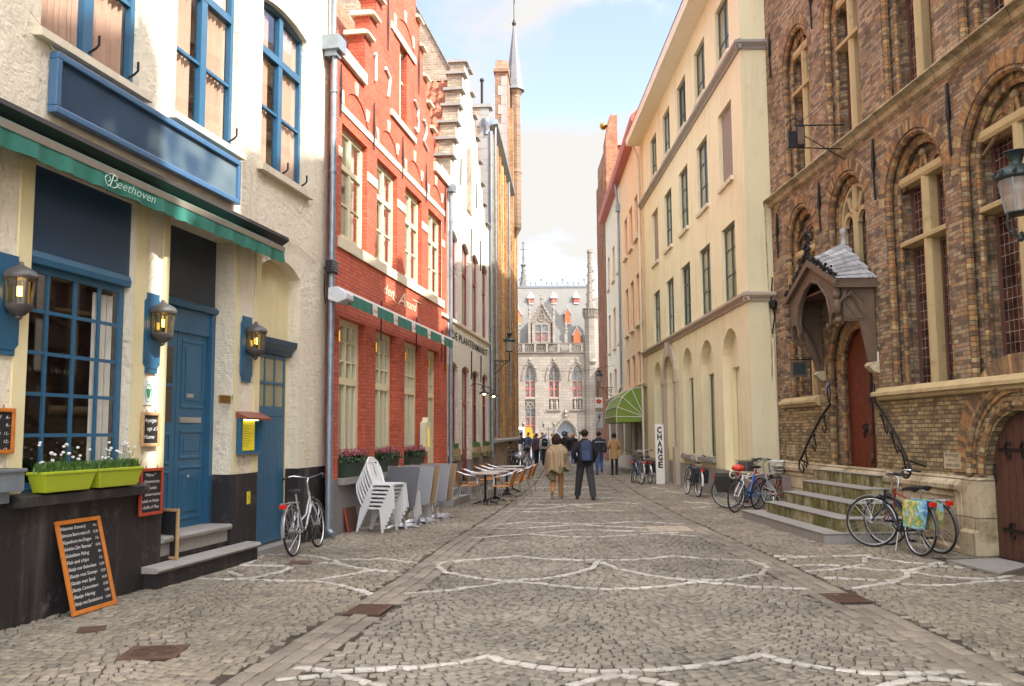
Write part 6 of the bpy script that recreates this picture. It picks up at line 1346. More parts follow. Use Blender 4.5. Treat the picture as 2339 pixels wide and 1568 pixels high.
m, g = newm('map_print_cloth'); v = g.coord(); c = g.ramp(g.noise(v, 7, 3, .6), [(.3, srgb('3f7fb4')), (.45, srgb('a8ccd8')), (.52, srgb('5a9a5a')), (.58, srgb('d8b840')), (.7, srgb('c0d0d4'))], 'LINEAR'); g.set(c, .5); M['mapcloth'] = m
bike('navy city bicycle with world map panniers parked before the stone plinth', (5.46, 12.4), radians(100), .07, '24263c', pannier=M['mapcloth'], group=None, bars='up', steer=.85, R=.36)
bike('black and red bicycle with wrapped saddle and empty rack behind the map panniers', (5.84, 12.62), radians(105), -.05, '3a3844', sub='a04038', bars='up', stand=False, steer=.35, R=.36, sad='cloth_blk')
bike('blue and white racing bicycle with cream drop handlebars by the stone steps', (5.3, 19.9), hd((5.3, 19.9), (4.65, 19.2)), -.12, '2f7ed0', style='race', sub='e0e4e8', bars='drop', bcol='d8d0b8', guard=None, rack=False, stand=False, light=False, wb=.98)
bike('old black bicycle with red wrapped saddle and wire basket behind the racing bicycle', (4.75, 20.3), hd((4.75, 20.3), (5.75, 19.85)), .05, '2c2a2c', sub='b8b8b8', basket='wire', cover='d8402c', guard='black', pannier='2a2826')
bike('red and silver bicycle with grey crate and dark panniers nearest the downpipe', (5.98, 19.7), hd((5.98, 19.7), (5.3, 20.35)), .03, 'a83030', basket='bag', pannier='7a6c68', guard='alu')
bike('white mudguard bicycle with large black panniers against the yellow house', (4.80, 23.8), hd((4.80, 23.8), (4.72, 24.85)), .09, '3a2c34', pannier='24262c', guard='white')
bike('silver blue bicycle with orange reflector at the left of the shop door group', (4.15, 29.6), hd((4.15, 29.6), (4.05, 30.6)), .08, '5a6a90', group='bicycles beside the change sign')
bike('black bicycle leaning closest to the white change sign', (4.5, 30.0), hd((4.5, 30.0), (4.42, 31.0)), -.05, '2a2c34', group='bicycles beside the change sign', pannier='20242c')
bike('dark mountain bicycle farthest left in the group near the shop', (4.02, 30.9), hd((4.02, 30.9), (4.2, 31.9)), .06, '34363c', group='bicycles beside the change sign', guard='black')
b0 = bike('black city bicycle with front carrier, nearest of the pile along the yellow brick wall', (-.15, 37.8), pi/2+2.9, .05, '222226', group='bicycles piled along the yellow brick wall', basket='wire', guard='black')
for i, (x, y, h, lb) in enumerate(((-.3, 38.6, pi+.2, 'second black bicycle of the pile, just behind the one with the carrier'), (.0, 39.4, pi-.2, 'black bicycle in the middle of the pile against the brick wall'), (-.1, 40.4, pi+.15, 'black bicycle behind the silver scooter against the brick wall'), (.1, 41.5, pi-.1, 'black bicycle near the far end of the pile by the wall'), (.2, 42.6, pi+.1, 'farthest black bicycle of the pile by the wall corner'))):
    copy_tree(b0, (x+.35, y, 0), h, lb)
# ------------------------------------------------------------ silver scooter
sc = empty('motor_scooter', (.42, 39.3, 0), radians(-100), 'silver motor scooter facing down the street beside the piled bicycles', 'scooter')
s = MB(); R0 = [(1.05, .04, .62), (1.02, .16, .72), (.85, .24, .8), (.6, .26, .62), (.55, .2, .4)]
s.rings([[(x, w*cos(a*pi/6), z+w*.75*sin(a*pi/6)) for a in range(12)] for x, w, z in ((1.12, .05, .66), (1.06, .17, .7), (.92, .25, .74), (.72, .27, .7), (.62, .2, .62))]); s.rings([[(x, w*cos(a*pi/6), z+h*sin(a*pi/6)) for a in range(12)] for x, w, z, h in ((.5, .2, .38, .1), (.2, .22, .45, .14), (-.1, .24, .58, .2), (-.45, .16, .7, .12), (-.6, .05, .76, .05))]); s.build('fairing', mat('silver_paint', 'b4b8bc', .25, .6, var=.04), sc, smooth=True)
s = MB(); s.rings([[(x, w*cos(a*pi/6), z+.07*sin(a*pi/6)) for a in range(12)] for x, w, z in ((.4, .08, .74), (.2, .16, .78), (-.3, .15, .84), (-.55, .08, .86))]); s.sphere((-.75, 0, .98), .2, 12, 8, (1, 1.1, .8)); s.build('seat', M['black'], sc, smooth=True)
for x in (1.12, -.35):
    s = MB(); s.tube([(x+.2*cos(a*pi/12), 0, .26+.2*sin(a*pi/12)) for a in range(24)], .06, 8, close=True); w_ = s.build('wheel', M['rubber'], sc, smooth=True); s = MB(); s.tube([(x, -.03, .26), (x, .03, .26)], .13, 14); s.build('rim', M['alu'], w_)
s = MB(); s.tube([(1.1, .07, .26), (.95, .07, .62)], .025, 6); s.tube([(1.1, -.07, .26), (.95, -.07, .62)], .025, 6); s.build('fork', M['alu'], sc); s = MB(); s.sphere((1.1, .08, .74), .06, 8, 6, (.5, 1, .8)); s.sphere((1.1, -.08, .74), .06, 8, 6, (.5, 1, .8)); s.build('headlight', mat('lamp_glass', 'e8ecf0', .1, var=0), sc, smooth=True)
s = MB(); s.tube([(.8, -.36, 1.08), (.82, -.1, 1.02), (.82, .1, 1.02), (.8, .36, 1.08)], .018, 6); s.tube([(.82, -.3, 1.1), (.82, -.38, 1.26)], .008, 4); s.tube([(.82, .3, 1.1), (.82, .38, 1.26)], .008, 4); s.sphere((.82, -.4, 1.28), .06, 8, 5, (.4, 1.2, .7)); s.sphere((.82, .4, 1.28), .06, 8, 5, (.4, 1.2, .7)); s.build('handlebar', M['black'], sc)
s = MB(); s.prismz([(.95, -.2), (1.0, 0), (.95, .2), (.93, .2), (.97, 0), (.93, -.2)], .9, 1.22); s.build('windscreen', M['glass_r'], sc)
# ------------------------------------------------------------ stacked plastic chairs
def plastic_chair(label, loc, rz, group):
    r = empty('plastic_chair', loc, rz, label, 'plastic chair', group); sm = M['white_plastic']
    s = MB(); n = 10; s.prismz([(-.2, -.2), (.17, -.23), (.23, -.15), (.23, .15), (.17, .23), (-.2, .2)], .405, .43); s.box(.19, .225, -.15, .15, .39, .41); s.box(-.17, .17, -.235, -.2, .39, .42); s.box(-.17, .17, .2, .235, .39, .42); s.build('seat', sm, r, bevel=.012)
    s = MB(); # balloon back with pierced slots
    out = [(.19*cos(a)*(1. if sin(a) < .3 else 1.), .64+.2*sin(a)) for a in [radians(q) for q in range(-50, 231, 14)]]
    pts = [(-.16, .43)]+[(x*-1, z) for x, z in reversed(out)]+[(.16, .43)]
    xo = lambda z: -.2-.16*(z-.43)/.42
    s.tube([(xo(z), y, z) for y, z in [(-.17, .4)]+[(-.2, .55), (-.2, .68), (-.15, .8), (-.06, .86), (.06, .86), (.15, .8), (.2, .68), (.2, .55)]+[(.17, .4)]], .017, 7)
    for y0, y1 in ((-.19, -.1), (-.075, -.02), (.02, .075), (.1, .19)):
        zt = .84 if abs(y0+y1) < .15 else .76
        s.poly((xo(.43), y0, .43), (xo(.43), y1, .43), (xo(zt), y1*.85, zt), (xo(zt), y0*.85, zt)); s.poly((xo(.43)-.01, y0, .43), (xo(.43)-.01, y1, .43), (xo(zt)-.01, y1*.85, zt), (xo(zt)-.01, y0*.85, zt))
    s.poly((xo(.78), -.17, .78), (xo(.78), .17, .78), (xo(.86), .08, .86), (xo(.86), -.08, .86)); s.poly((xo(.43), -.19, .43), (xo(.43), .19, .43), (xo(.52), .2, .52), (xo(.52), -.2, .52)); s.build('backrest', sm, r, smooth=True)
    for x, y, fx in ((.2, .2, .25), (.2, -.2, .25), (-.19, .19, -.27), (-.19, -.19, -.27)):
        s = MB(); q = 1 if y > 0 else -1; s.rings([[(x+a*.03, y+b*.026, .42) for a, b in ((-1, -1), (1, -1), (1, 1), (-1, 1))], [(fx+a*.018, y+q*.035+b*.016, 0) for a, b in ((-1, -1), (1, -1), (1, 1), (-1, 1))]]); s.build('leg', sm, r)
    return r
h0 = radians(-24); cx_, cy_ = -2.36, 16.0
pc = plastic_chair('white plastic chair at the bottom of the near stack', (cx_, cy_, 0), h0, 'stacked white plastic chairs')
nm = ['second from bottom', 'third from bottom', 'middle chair', 'third from top', 'second from top', 'topmost chair']
for i in range(1, 7): copy_tree(pc, (cx_+.035*i*cos(h0), cy_+.035*i*sin(h0), .068*i), h0, 'white plastic chair in the near stack, '+nm[i-1])
for i in range(4): copy_tree(pc, (-1.95+.03*i*cos(h0), 17.5+.03*i*sin(h0), .062*i), h0, 'white plastic chair in the far stack behind the folded tables, '+['bottom', 'second', 'third', 'topmost'][i])
# ------------------------------------------------------------ folded tables
m, g = newm('woven_rattan'); v = g.coord(); ck = g.n('ShaderNodeTexChecker', {'Scale': 48., 'Color1': (*srgb('b49a78'), 1), 'Color2': (*srgb('8a7254'), 1)}); g.l(v, ck.inputs[0]); g.set(ck.outputs[0], .6); M['weave'] = m
def folded_table(label, x, y, rz, m, h=.36, zc=.72, tilt=.12):
    r = empty('folded_table', (x, y, 0), rz, label, 'folding table', 'tables folded against the red house'); w = .35
    s = MB(); c = .05; P = [(-w+c, -h), (w-c, -h), (w, -h+c), (w, h-c), (w-c, h), (-w+c, h), (-w, h-c), (-w, -h+c)]
    s.prism([(a, zc+b) for a, b in P], -.016, .016); s.v = [(a+(z-zc)*tilt, b+(z-zc)*.08, z) for a, b, z in s.v]; s.build('table_top', m, r)
    s = MB(); s.tube([(w*cos(0)*(1 if i in (1, 2) else -1), .0, zc+(h if i > 1 else -h)) for i in range(4)], .012, 5, close=True); s.v = [(a+(z-zc)*tilt, b+(z-zc)*.08, z) for a, b, z in s.v]; s.build('edge', M['alu'], r)
    s = MB(); s.tube([(0, .06, .06), (0, .06, .7)], .025, 8); s.box(-.1, .1, .02, .08, .66, .7); s.build('column', M['alu'], r)
    for k in range(4):
        a = k*pi/2+pi/4; s = MB(); s.rings([[(q*cos(a)-ww*sin(a), .06+q*sin(a)+ww*cos(a), z) for ww, z in ((-.03, z0), (.03, z0), (.02, z1), (-.02, z1))] for q, z0, z1 in ((.0, .03, .1), (.15, .04, .09), (.3, .0, .03))]); s.build('foot', M['alu'], r)
    return r
GT = M['grey_table']; A1 = radians(-28)
folded_table('folded table nearest the plastic chair stack, its grey top tipped upright', -2.0, 16.45, A1, mat('dark_grey_top', '6a6c70', .45, var=.05), zc=.73)
folded_table('folded table with pale grey top in the middle of the row', -1.83, 17.25, A1, mat('pale_grey_top', 'a4a8ac', .45, var=.05))
folded_table('folded table with woven underside just behind the middle grey top', -1.72, 17.4, A1, M['weave'])
folded_table('folded table with pale grey top nearest the red house door', -1.58, 18.1, A1, mat('pale_grey_top2', '9ca0a6', .45, var=.05))
folded_table('woven table farthest along the row beside the cream door', -1.48, 18.4, A1, M['weave'])
# ------------------------------------------------------------ cafe terrace
m, g = newm('orange_rattan'); v = g.coord(); ck = g.n('ShaderNodeTexChecker', {'Scale': 60., 'Color1': (*srgb('cc8a3c'), 1), 'Color2': (*srgb('b06e2a'), 1)}); g.l(v, ck.inputs[0]); g.set(ck.outputs[0], .55); M['rattan'] = m
def cafe_chair(label, loc, rz):
    r = empty('cafe_chair', loc, rz, label, 'cafe chair', 'rattan chairs of the cafe terrace'); n = 9     # faces +x
    s = MB(); s.prismz([(-.2, -.2), (.2, -.22), (.23, 0), (.2, .22), (-.2, .2)], .43, .455); s.build('seat', M['rattan'], r, bevel=.01)
    s = MB()
    for i in range(n): 
        a, b = -1+2*i/n, -1+2*(i+1)/n; x = lambda t, z: -.2-.06*(1-t*t)-.12*(z-.46)/.36
        for d in (0, -.014): s.poly((x(a, .46)+d, a*.21, .46), (x(b, .46)+d, b*.21, .46), (x(b, .8)+d, b*.24, .8-.03*b*b), (x(a, .8)+d, a*.24, .8-.03*a*a))
    s.tube([(-.2-.06*(1-t*t)-.113, t*.24, .8-.03*t*t) for t in [-1+i/4 for i in range(9)]], .014, 6); s.build('backrest', M['rattan'], r, smooth=True)
    s = MB()
    for q in (-1, 1): s.tube([(-.31, q*.24, .78), (-.1, q*.27, .7), (.15, q*.27, .66), (.21, q*.26, .62), (.21, q*.24, .45)], .013, 6)
    s.build('armrest', M['alu'], r, smooth=True)
    for x0, x1, y0, y1 in ((.21, .28, .24, .25), (.21, .28, -.24, -.25), (-.2, -.34, .19, .2), (-.2, -.34, -.19, -.2)):
        s = MB(); s.tube([(x0, y0, .45), (x1, y1, .0)], .012, 6); s.build('leg', M['alu'], r)
    return r
def cafe_table(label, loc):
    r = empty('cafe_table', loc, 0, label, 'cafe table', 'round tables of the cafe terrace'); s = MB(); s.lathe([(.0, .71), (.34, .71), (.36, .72), (.36, .735), (.34, .745), (0, .745)], (0, 0, 0), 28); s.build('table_top', mat('pale_table_top', 'b8b0a8', .45, var=.06), r)
    s = MB(); s.tube([(0, 0, .05), (0, 0, .71)], .028, 8); s.build('column', M['black'], r)
    for k in range(4):
        a = k*pi/2+.3; s = MB(); s.tube([(0, 0, .1), (.12*cos(a), .12*sin(a), .07), (.3*cos(a), .3*sin(a), .015)], [.03, .024, .015], 6); s.build('foot', M['black'], r)
    return r
def XY(x, y): a = G1(x, y); return (a[0], a[1], 0)
t0 = cafe_table('round cafe table at the near end of the terrace', XY(1108.8, 1152.5)); 
for x, y, l in ((1131, 1145, 'second round cafe table from the near end'), (1158, 1135, 'third round cafe table from the near end'), (1170, 1124, 'farthest round cafe table of the terrace')): copy_tree(t0, XY(x, y), .7, l)
c0 = cafe_chair('rattan cafe chair nearest on the left, beside the shutter doors', XY(1073, 1152), .15)
for x, y, a, l in ((1146, 1154, pi-.1, 'rattan cafe chair nearest on the right, its back to the road'), (1088, 1143, .05, 'second rattan cafe chair on the left side'), (1167, 1145, pi+.1, 'second rattan cafe chair on the road side'), (1187, 1133, pi-.05, 'third rattan cafe chair on the road side'), (1198, 1125, pi, 'farthest rattan cafe chair on the road side'), (1112, 1134, .1, 'third rattan cafe chair on the wall side'), (1126, 1128, 0, 'fourth rattan cafe chair on the wall side'), (1137, 1121, .1, 'farthest rattan cafe chair on the wall side')):
    copy_tree(c0, XY(x, y), a, l)
# ------------------------------------------------------------ planters
def tuft(mb, c, n, h, spread, w=.006, sy=1.):
    for i in range(n):
        a = random.uniform(0, 2*pi); q = random.uniform(.2, 1); b = (c[0]+random.uniform(-spread, spread)*.6, c[1]+random.uniform(-spread, spread)*.4*sy, c[2]); hh = h*random.uniform(.6, 1.1); l = .07*q
        tip = (b[0]+l*cos(a), b[1]+l*sin(a)*sy, b[2]+hh); md = (b[0]+l*.3*cos(a), b[1]+l*.3*sin(a)*sy, b[2]+hh*.6); px, py = -sin(a)*w, cos(a)*w
        mb.poly((b[0]-px, b[1]-py, b[2]), (b[0]+px, b[1]+py, b[2]), (md[0]+px, md[1]+py, md[2]), (md[0]-px, md[1]-py, md[2])); mb.poly((md[0]-px, md[1]-py, md[2]), (md[0]+px, md[1]+py, md[2]), tip)
m_lime = mat('lime_green_plastic', 'a8b82c', .4, var=.04)
for i, (u, l) in enumerate(((.22, 'lime green window box of white thrift flowers, left of the pair'), (1.0, 'lime green window box of white thrift flowers, right of the pair'))):
    r = FB.root('window_box', l, 'window box', u, .02, 1.165, 'lime window boxes on the cafe sill'); L_ = .72
    s = MB(-1); s.rings([[(.05, .02, 0), (L_-.05, .02, 0), (L_-.05, .16, 0), (.05, .16, 0)], [(0, 0, .16), (L_, 0, .16), (L_, .19, .16), (0, .19, .16)], [(-.01, -.01, .165), (L_+.01, -.01, .165), (L_+.01, .2, .165), (-.01, .2, .165)], [(-.01, -.01, .19), (L_+.01, -.01, .19), (L_+.01, .2, .19), (-.01, .2, .19)]]); s.build('trough', m_lime, r, bevel=.006)
    s = MB(-1)
    for k in range(16): tuft(s, (.05+.62*k/15, .1, .17), 70, .11, .12)
    PF = []
    for k in range(20):
        x, y, h = random.uniform(.05, L_-.05), random.uniform(.03, .17), random.uniform(.1, .3); x2, y2 = x+random.uniform(-.06, .06), y+random.uniform(-.03, .04); PF.append((x2, y2, .17+h)); s.tube([(x, y, .17), (x*.8+x2*.2, y, .17+h*.5), (x2, y2, .17+h)], .0022, 3)
    s.build('foliage', M['leaf'], r)
    for x, y, z in PF:
        s = MB(-1); s.sphere((x, y, z), random.uniform(.013, .02), 7, 5, (1, 1, .75)); s.build('flower', M['whiteflower'], r)
def leafball(mb, c, r, n, size, sy=1., flat=.8):
    for i in range(n):
        d = Vector((random.gauss(0, 1), random.gauss(0, 1)*sy, random.gauss(0, 1)*flat)).normalized()*r*random.uniform(.55, 1.05); p = Vector(c)+Vector((d.x, d.y, abs(d.z)*.9)); q = Vector((random.uniform(-1, 1), random.uniform(-1, 1), random.uniform(-.3, 1))).normalized(); t = q.orthogonal().normalized()*size; w = q.cross(t).normalized()*size*.55
        mb.poly(tuple(p-t), tuple(p+w), tuple(p+t), tuple(p-w))
for i, a in enumerate(FU[:3]):
    r = FRD.root('window_box', 'dark green window box of pink skimmia on red house sill, '+['nearest', 'middle', 'farthest'][i]+' of three', 'window box', a+.12, .0, .935, 'dark window boxes on the red house'); s = MB(-1)
    s.rings([[(.08, -.1, 0), (1.1, -.1, 0), (1.1, .08, 0), (.08, .08, 0)], [(0, -.12, .24), (1.2, -.12, .24), (1.2, .12, .24), (0, .12, .24)]]); s.build('trough', mat('dark_green_trough', '38493c', .6, var=.15), r)
    s = MB(-1); f = MB(-1)
    for k in range(6): leafball(s, (.1+k*.2, .02, .26), .17, 90, .035); leafball(f, (.1+k*.2, .02, .38), .14, 80, .02)
    s.build('foliage', M['dleaf'], r); f.build('flower', M['pinkflower'], r)
for i, u in enumerate((.9, 4.52, 6.38)):
    r = FP.root('window_box', 'wicker box of green lavender on the white house sill, '+['nearest', 'middle', 'farthest'][i]+' of three', 'window box', u+.1, .0, 1.1, 'wicker boxes on the white house'); s = MB(-1); s.box(0, 1.0, -.1, .12, 0, .17); s.build('trough', M['weave'], r); s = MB(-1)
    for k in range(8): tuft(s, (.08+k*.12, .02, .15), 40, .17, .1, .01)
    s.build('foliage', M['leaf'], r)
# ------------------------------------------------------------ chalkboards and small signs on the cafe
def board(label, fr, u, o, z, w, h, fm, lines, tilt=0, rz=0, size=.05, fw=.035, group=None, name='chalkboard'):
    r = fr.root(name, label, 'chalkboard', u, o, z, group); r.rotation_euler = (0, 0, fr.rz+rz); sg = -1
    if tilt: r.rotation_euler = (Matrix.Rotation(fr.rz+rz, 4, 'Z') @ Matrix.Rotation(-tilt, 4, 'X')).to_euler()
    s = MB(sg); s.box(fw*.5, w-fw*.5, .004, .014, fw*.5, h-fw*.5); s.build('board', M['slateboard'], r); s = MB(sg)
    for a in ((0, w, 0, fw), (0, w, h-fw, h)): s.prism([(a[0], a[2]), (a[1], a[2]), (a[1], a[3]), (a[0], a[3])], 0, .03)
    s.box(0, fw, 0, .03, fw, h-fw); s.box(w-fw, w, 0, .03, fw, h-fw); s.build('frame', fm, r, bevel=.005)
    t = MB(sg); y = h-fw-size*1.15
    for ln in lines:
        if ln:
            a, _, p = ln.partition('|'); W_ = w-2*fw-.03
            if a: t.add(text_on(sg, a, size, fw+.015+(0 if not a.startswith('  ') else .05), .016, y, min(W_*(.76 if p else .96), len(a)*size*.5), shear=.35))
            if p: t.add(text_on(sg, p, size*.8, w-fw-.015-len(p)*size*.36, .016, y, len(p)*size*.34, shear=.35))
        y -= size*1.42
    t.build('chalk_writing', M['chalk'], r); s = MB(sg)
    for f in (.25, .75): s.tube([(w*f-.012, .015, h), (w*f, .015, h+.03), (w*f+.012, .015, h)], .003, 4)
    s.build('hook', M['iron'], r); return r
board('large orange framed menu chalkboard leaning on the black plinth', FB, .6, .25, 0, .66, .9, M['orange_wood'], ['Vlaamse Stoverij|16,-', 'Entrecote Beurre maitre d\'h|19,50', 'Kippenborst met Dragon|15,-', 'Gebakken Zalm "Bearnaise"|18,50', 'Gebakken Paling|18,-', 'Fish and chips|12,-', 'Slaatje met Geitenkaas|13,50', 'Slaatje met Scampi|15,50', 'Slaatje met Spek|14,50', 'Slaatje Camembert|13,50', 'Slaatje Haring|14,50', 'Slaatje met Eendenborst|14,50'], tilt=.26, size=.046, fw=.042)
board('small pale wooden chalkboard offering asparagus on the pilaster', FB, 1.93, .03, 1.56, .34, .38, M['pale_wood'], ['Asperges', '  op z\'n', 'Vlaams', '|15,-'], size=.065)
board('red framed menu chalkboard hanging low beside the blue door', FB, 1.93, .03, .8, .44, .52, M['red_wood'], ['  "Menu"', '- Groentensoep', '- Tournedos', '   Bearnaise', 'salade en frietjes', '- Koffie of Thee', '|18,50'], size=.05)
board('orange framed chalkboard cut off by the left edge of the view', FB, -.55, .03, 1.53, .55, .4, M['orange_wood'], ['Soep met brood|6,-', 'Omelet stew|9,-', 'Kroketjes kaas|11,-', 'Tomaat|12,-', 'Warme toastjes|12,-'], size=.05)
board('narrow pale chalkboard seen edge-on, standing on the cafe doorstep', FB, 2.62, .1, .25, .45, .58, M['pale_wood'], ['Soep', 'van de dag'], tilt=.0, rz=radians(74), size=.06)
def LZ(s): s.v = [(a, b, .3+(c-.15)*.74) for a, b, c in s.v]
def wlamp(label, u, z, lit=5.):
    r = FB.root('wall_lantern', label, 'wall lamp', u, .0, z, 'lit lanterns on blue wall boards'); sg = -1
    P = [(-.16, .1), (-.12, .06), (-.12, 0), (.12, 0), (.12, .06), (.16, .1), (.16, .8), (.12, .84), (.12, .9), (-.12, .9), (-.12, .84), (-.16, .8)]
    s = MB(sg); s.prism(P, .005, .03); s.prism([(a*.82, .05+b*.9) for a, b in P], .03, .038); s.build('backboard', M['blue'], r)
    s = MB(sg); c = (.0, .0); L8 = lambda pr, n=8: s.lathe(pr, (0, .15, 0), n, pi/8)
    L8([(.155, .68), (.15, .7), (.13, .74), (.07, .79), (.05, .8), (.03, .82), (.02, .86)]); L8([(.13, .64), (.15, .65), (.155, .68), (.1, .68)]); L8([(.1, .35), (.125, .34), (.12, .3), (.1, .27), (.06, .22), (.03, .2), (.035, .18), (.01, .15)])
    for k in range(8): a = k*pi/4+pi/8; s.tube([(.105*cos(a), .15+.105*sin(a), .34), (.125*cos(a), .15+.125*sin(a), .65)], .011, 4)
    s.tube([(0, .03, .3), (0, .1, .28)], .02, 6); LZ(s); s.build('lantern', mat('weathered_lamp_metal', '5a5856', .5, .4, var=.3, sc=20) if 'weathered_lamp_metal' not in D.materials else D.materials['weathered_lamp_metal'], r, smooth=True)
    s = MB(sg); s.lathe([(.1, .35), (.12, .64)], (0, .15, 0), 8, pi/8); s.f = [f for f in s.f if len(f) == 4]; LZ(s); s.build('lamp_glass', glass('amber_glass', (.82, .72, .45), .1) if 'amber_glass' not in D.materials else D.materials['amber_glass'], r)
    s = MB(sg); s.tube([(0, .15, .44), (0, .15, .56)], .022, 8); LZ(s); s.build('bulb', emis('warm_bulb', 'ffc860', lit) if 'warm_bulb' not in D.materials else D.materials['warm_bulb'], r, smooth=True); s = MB(sg); s.tube([(0, .15, .34), (0, .15, .44)], .03, 8); LZ(s); s.build('bulb_socket', M['iron'], r)
wlamp('lit lantern on a blue board at the left edge of the cafe', -.14, 2.4); wlamp('lit lantern on a blue board between the big window and the door', 2.1, 2.38); wlamp('lit lantern on a blue board between the blue door and side door', 4.36, 2.4)
def plate(name, label, cat, fr, u, o, z, w, h, m, txt=None, tm=None, d=.012, sg=-1):
    r = fr.root(name, label, cat, u, o, z); s = MB(sg); s.box(0, w, 0, d, 0, h); s.build('plate', m, r, bevel=.003)
    if txt:
        s = MB(sg)
        for (t, a, b, sz, ww) in txt: s.add(text_on(sg, t, sz, a, d+.002, b, ww))
        s.build('lettering', tm or M['black'], r)
    return r
r = plate('licence_plaque', 'small white enamel plaque with green crest under the middle lantern', 'plaque', FB, 1.99, .002, 2.02, .18, .28, mat('white_enamel', 'e0e2dc', .3, var=.03))
s = MB(-1); s.prism([(.05, .18), (.13, .18), (.12, .1), (.09, .07), (.06, .1)], .012, .016); s.tube([(.09+.06*cos(a*pi/10), .015, .135+.1*sin(a*pi/10)) for a in range(20)], .003, 4, close=True); s.build('crest', mat('green_enamel', '3f8a68', .4, var=0), r)
plate('name_plaque', 'small brass name plaque on the jamb right of the blue door', 'plaque', FB, 3.66, .0, 2.09, .3, .11, M['brass'], [('ESTAMINET', .03, .065, .028, .24), ('RESTAURANT', .05, .025, .022, .2)])
s = text_on(-1, '6', .11, 4.0, .004, 2.14); s = s.build('house_number', M['black'], None); s.location = FB.w(0, 0, 0); s.rotation_euler = (0, 0, FB.rz); tag(s, 'black house number six beside the blue door', 'house number')
r = FB.root('menu_case', 'blue menu box with copper roof and yellow lit menu on the cafe', 'menu box', 4.12, .0, 1.42); s = MB(-1); s.box(0, .64, 0, .03, 0, .5); s.box(0, .04, 0, .09, 0, .5); s.box(.6, .64, 0, .09, 0, .5); s.box(.04, .6, 0, .09, 0, .04); s.build('case', M['blue'], r); s = MB(-1); s.prismu([(0, .5), (.2, .46), (.2, .49), (0, .58)], -.03, .67); s.build('roof', mat('copper_brown', '8a5240', .5, .3, var=.2), r)
s = MB(-1); s.poly((.06, .05, .05), (.46, .05, .05), (.46, .05, .46), (.06, .05, .46)); s.build('menu_sheet', emis('lit_yellow_menu', 'c8b828', .12), r); s = MB(-1); s.tube([(.1, .08, .465), (.5, .08, .465)], .008, 6); s.build('light_tube', emis('menu_light', 'fff0c0', 3), r); s = MB(-1)
for k in range(9): s.box(.12, .38-.05*(k % 3), .052, .053, .38-k*.034, .385-k*.034)
s.build('menu_text', M['black'], r)
plate('gas_marker', 'small yellow utility marker on the black plinth', 'sign', FB, 4.46, .014, .74, .09, .17, mat('yellow_marker', 'd0c428', .5, var=.05), [('T', .03, .06, .06, .03)])
r = FB.root('mailbox', 'grey metal letter box cut by the left edge of the view', 'mailbox', -.5, .0, 1.2); s = MB(-1); s.box(0, .52, 0, .16, 0, .2); s.box(-.01, .53, 0, .18, .17, .2); s.box(.1, .42, 0, .1, -.1, 0); s.build('box', M['zinc'], r, bevel=.006)
r = FB.root('floodlight', 'black floodlight by the downpipe between cafe and red house', 'floodlight', 6.85, .04, 4.35); s = MB(-1); s.box(0, .25, .06, .2, 0, .22); s.build('housing', M['black'], r, bevel=.02); s = MB(-1); [s.box(.02, .23, .2, .215, .03+k*.04, .045+k*.04) for k in range(5)]; s.build('grille', M['zinc'], r); s = MB(-1); s.tube([(.12, 0, .1), (.12, .08, .1)], .02, 6); s.tube([(.1, .02, 0), (.06, .03, -.3), (.12, .03, -.5)], .01, 5); s.build('bracket', M['iron'], r)
# menu case at the red house
r = FRD.root('menu_case', 'cream painted menu case with lit panel beside the cream door', 'menu box', 6.05, .0, 1.28); s = MB(-1); s.prism([(0, 0), (.5, 0), (.5, .66), (.32, .68), (.25, .78), (.18, .68), (0, .66)], .0, .13); s.build('case', M['cream_paint'], r, bevel=.01); s = MB(-1); s.box(.24, .36, .13, .14, .1, .52); s.build('menu_sheet', emis('lit_menu', 'd0b040', .25), r)
r = FRD.root('wooden_board', 'dark brown wooden board leaning on the grey plinth of the red house', 'board', .85, .1, 0); r.rotation_euler = (Matrix.Rotation(FRD.rz, 4, 'Z') @ Matrix.Rotation(-.2, 4, 'X')).to_euler(); s = MB(-1); s.box(0, .55, 0, .03, 0, .42); s.build('panel', M['oldwood'], r); s = MB(-1); s.box(-.01, 0.0, 0, .035, 0, .42); s.build('edge', M['red_wood'], r)
r = FP.root('cellar_hatch', 'grey ventilated shutter doors under the nearest sill of the white house', 'hatch', .75, .02, .02); s = MB(-1); s.box(0, .62, 0, .03, 0, .88); s.box(.64, 1.26, 0, .03, 0, .88); s.build('leaf', mat('old_grey_paint', 'a49e90', .7, var=.2), r); s = MB(-1)
for q in (.18, .82): [s.box(q, q+.26, .03, .04, .4+k*.05, .42+k*.05) for k in range(7)]
s.build('vent', M['grey_plinth'], r)
# CHANGE sign
r = empty('change_sign', (4.64, 29.72, 0), 0, 'tall white vertical board reading CHANGE beside the stone doorway', 'sign'); s = MB(); s.prism([(0.02, 0), (.3, 0), (.29, 1.93), (0, 1.93)], -.02, .06); s.build('panel', M['white_paint'], r, bevel=.008)
s = MB()
for i, ch_ in enumerate('CHANGE'):
    t = textmb(ch_, .27, bold=.012); xs = [q[0] for q in t.v]; ys = [q[1] for q in t.v]; f = .15/(max(xs)-min(xs))
    for x, y, z in t.v: s.v.append((.07+.004*i+(x-min(xs))*f, -.024, 1.66-i*.225+y))
    b_ = len(s.v)-len(t.v); [s.face([b_+k for k in q]) for q in t.f]
s.build('lettering', M['black'], r)
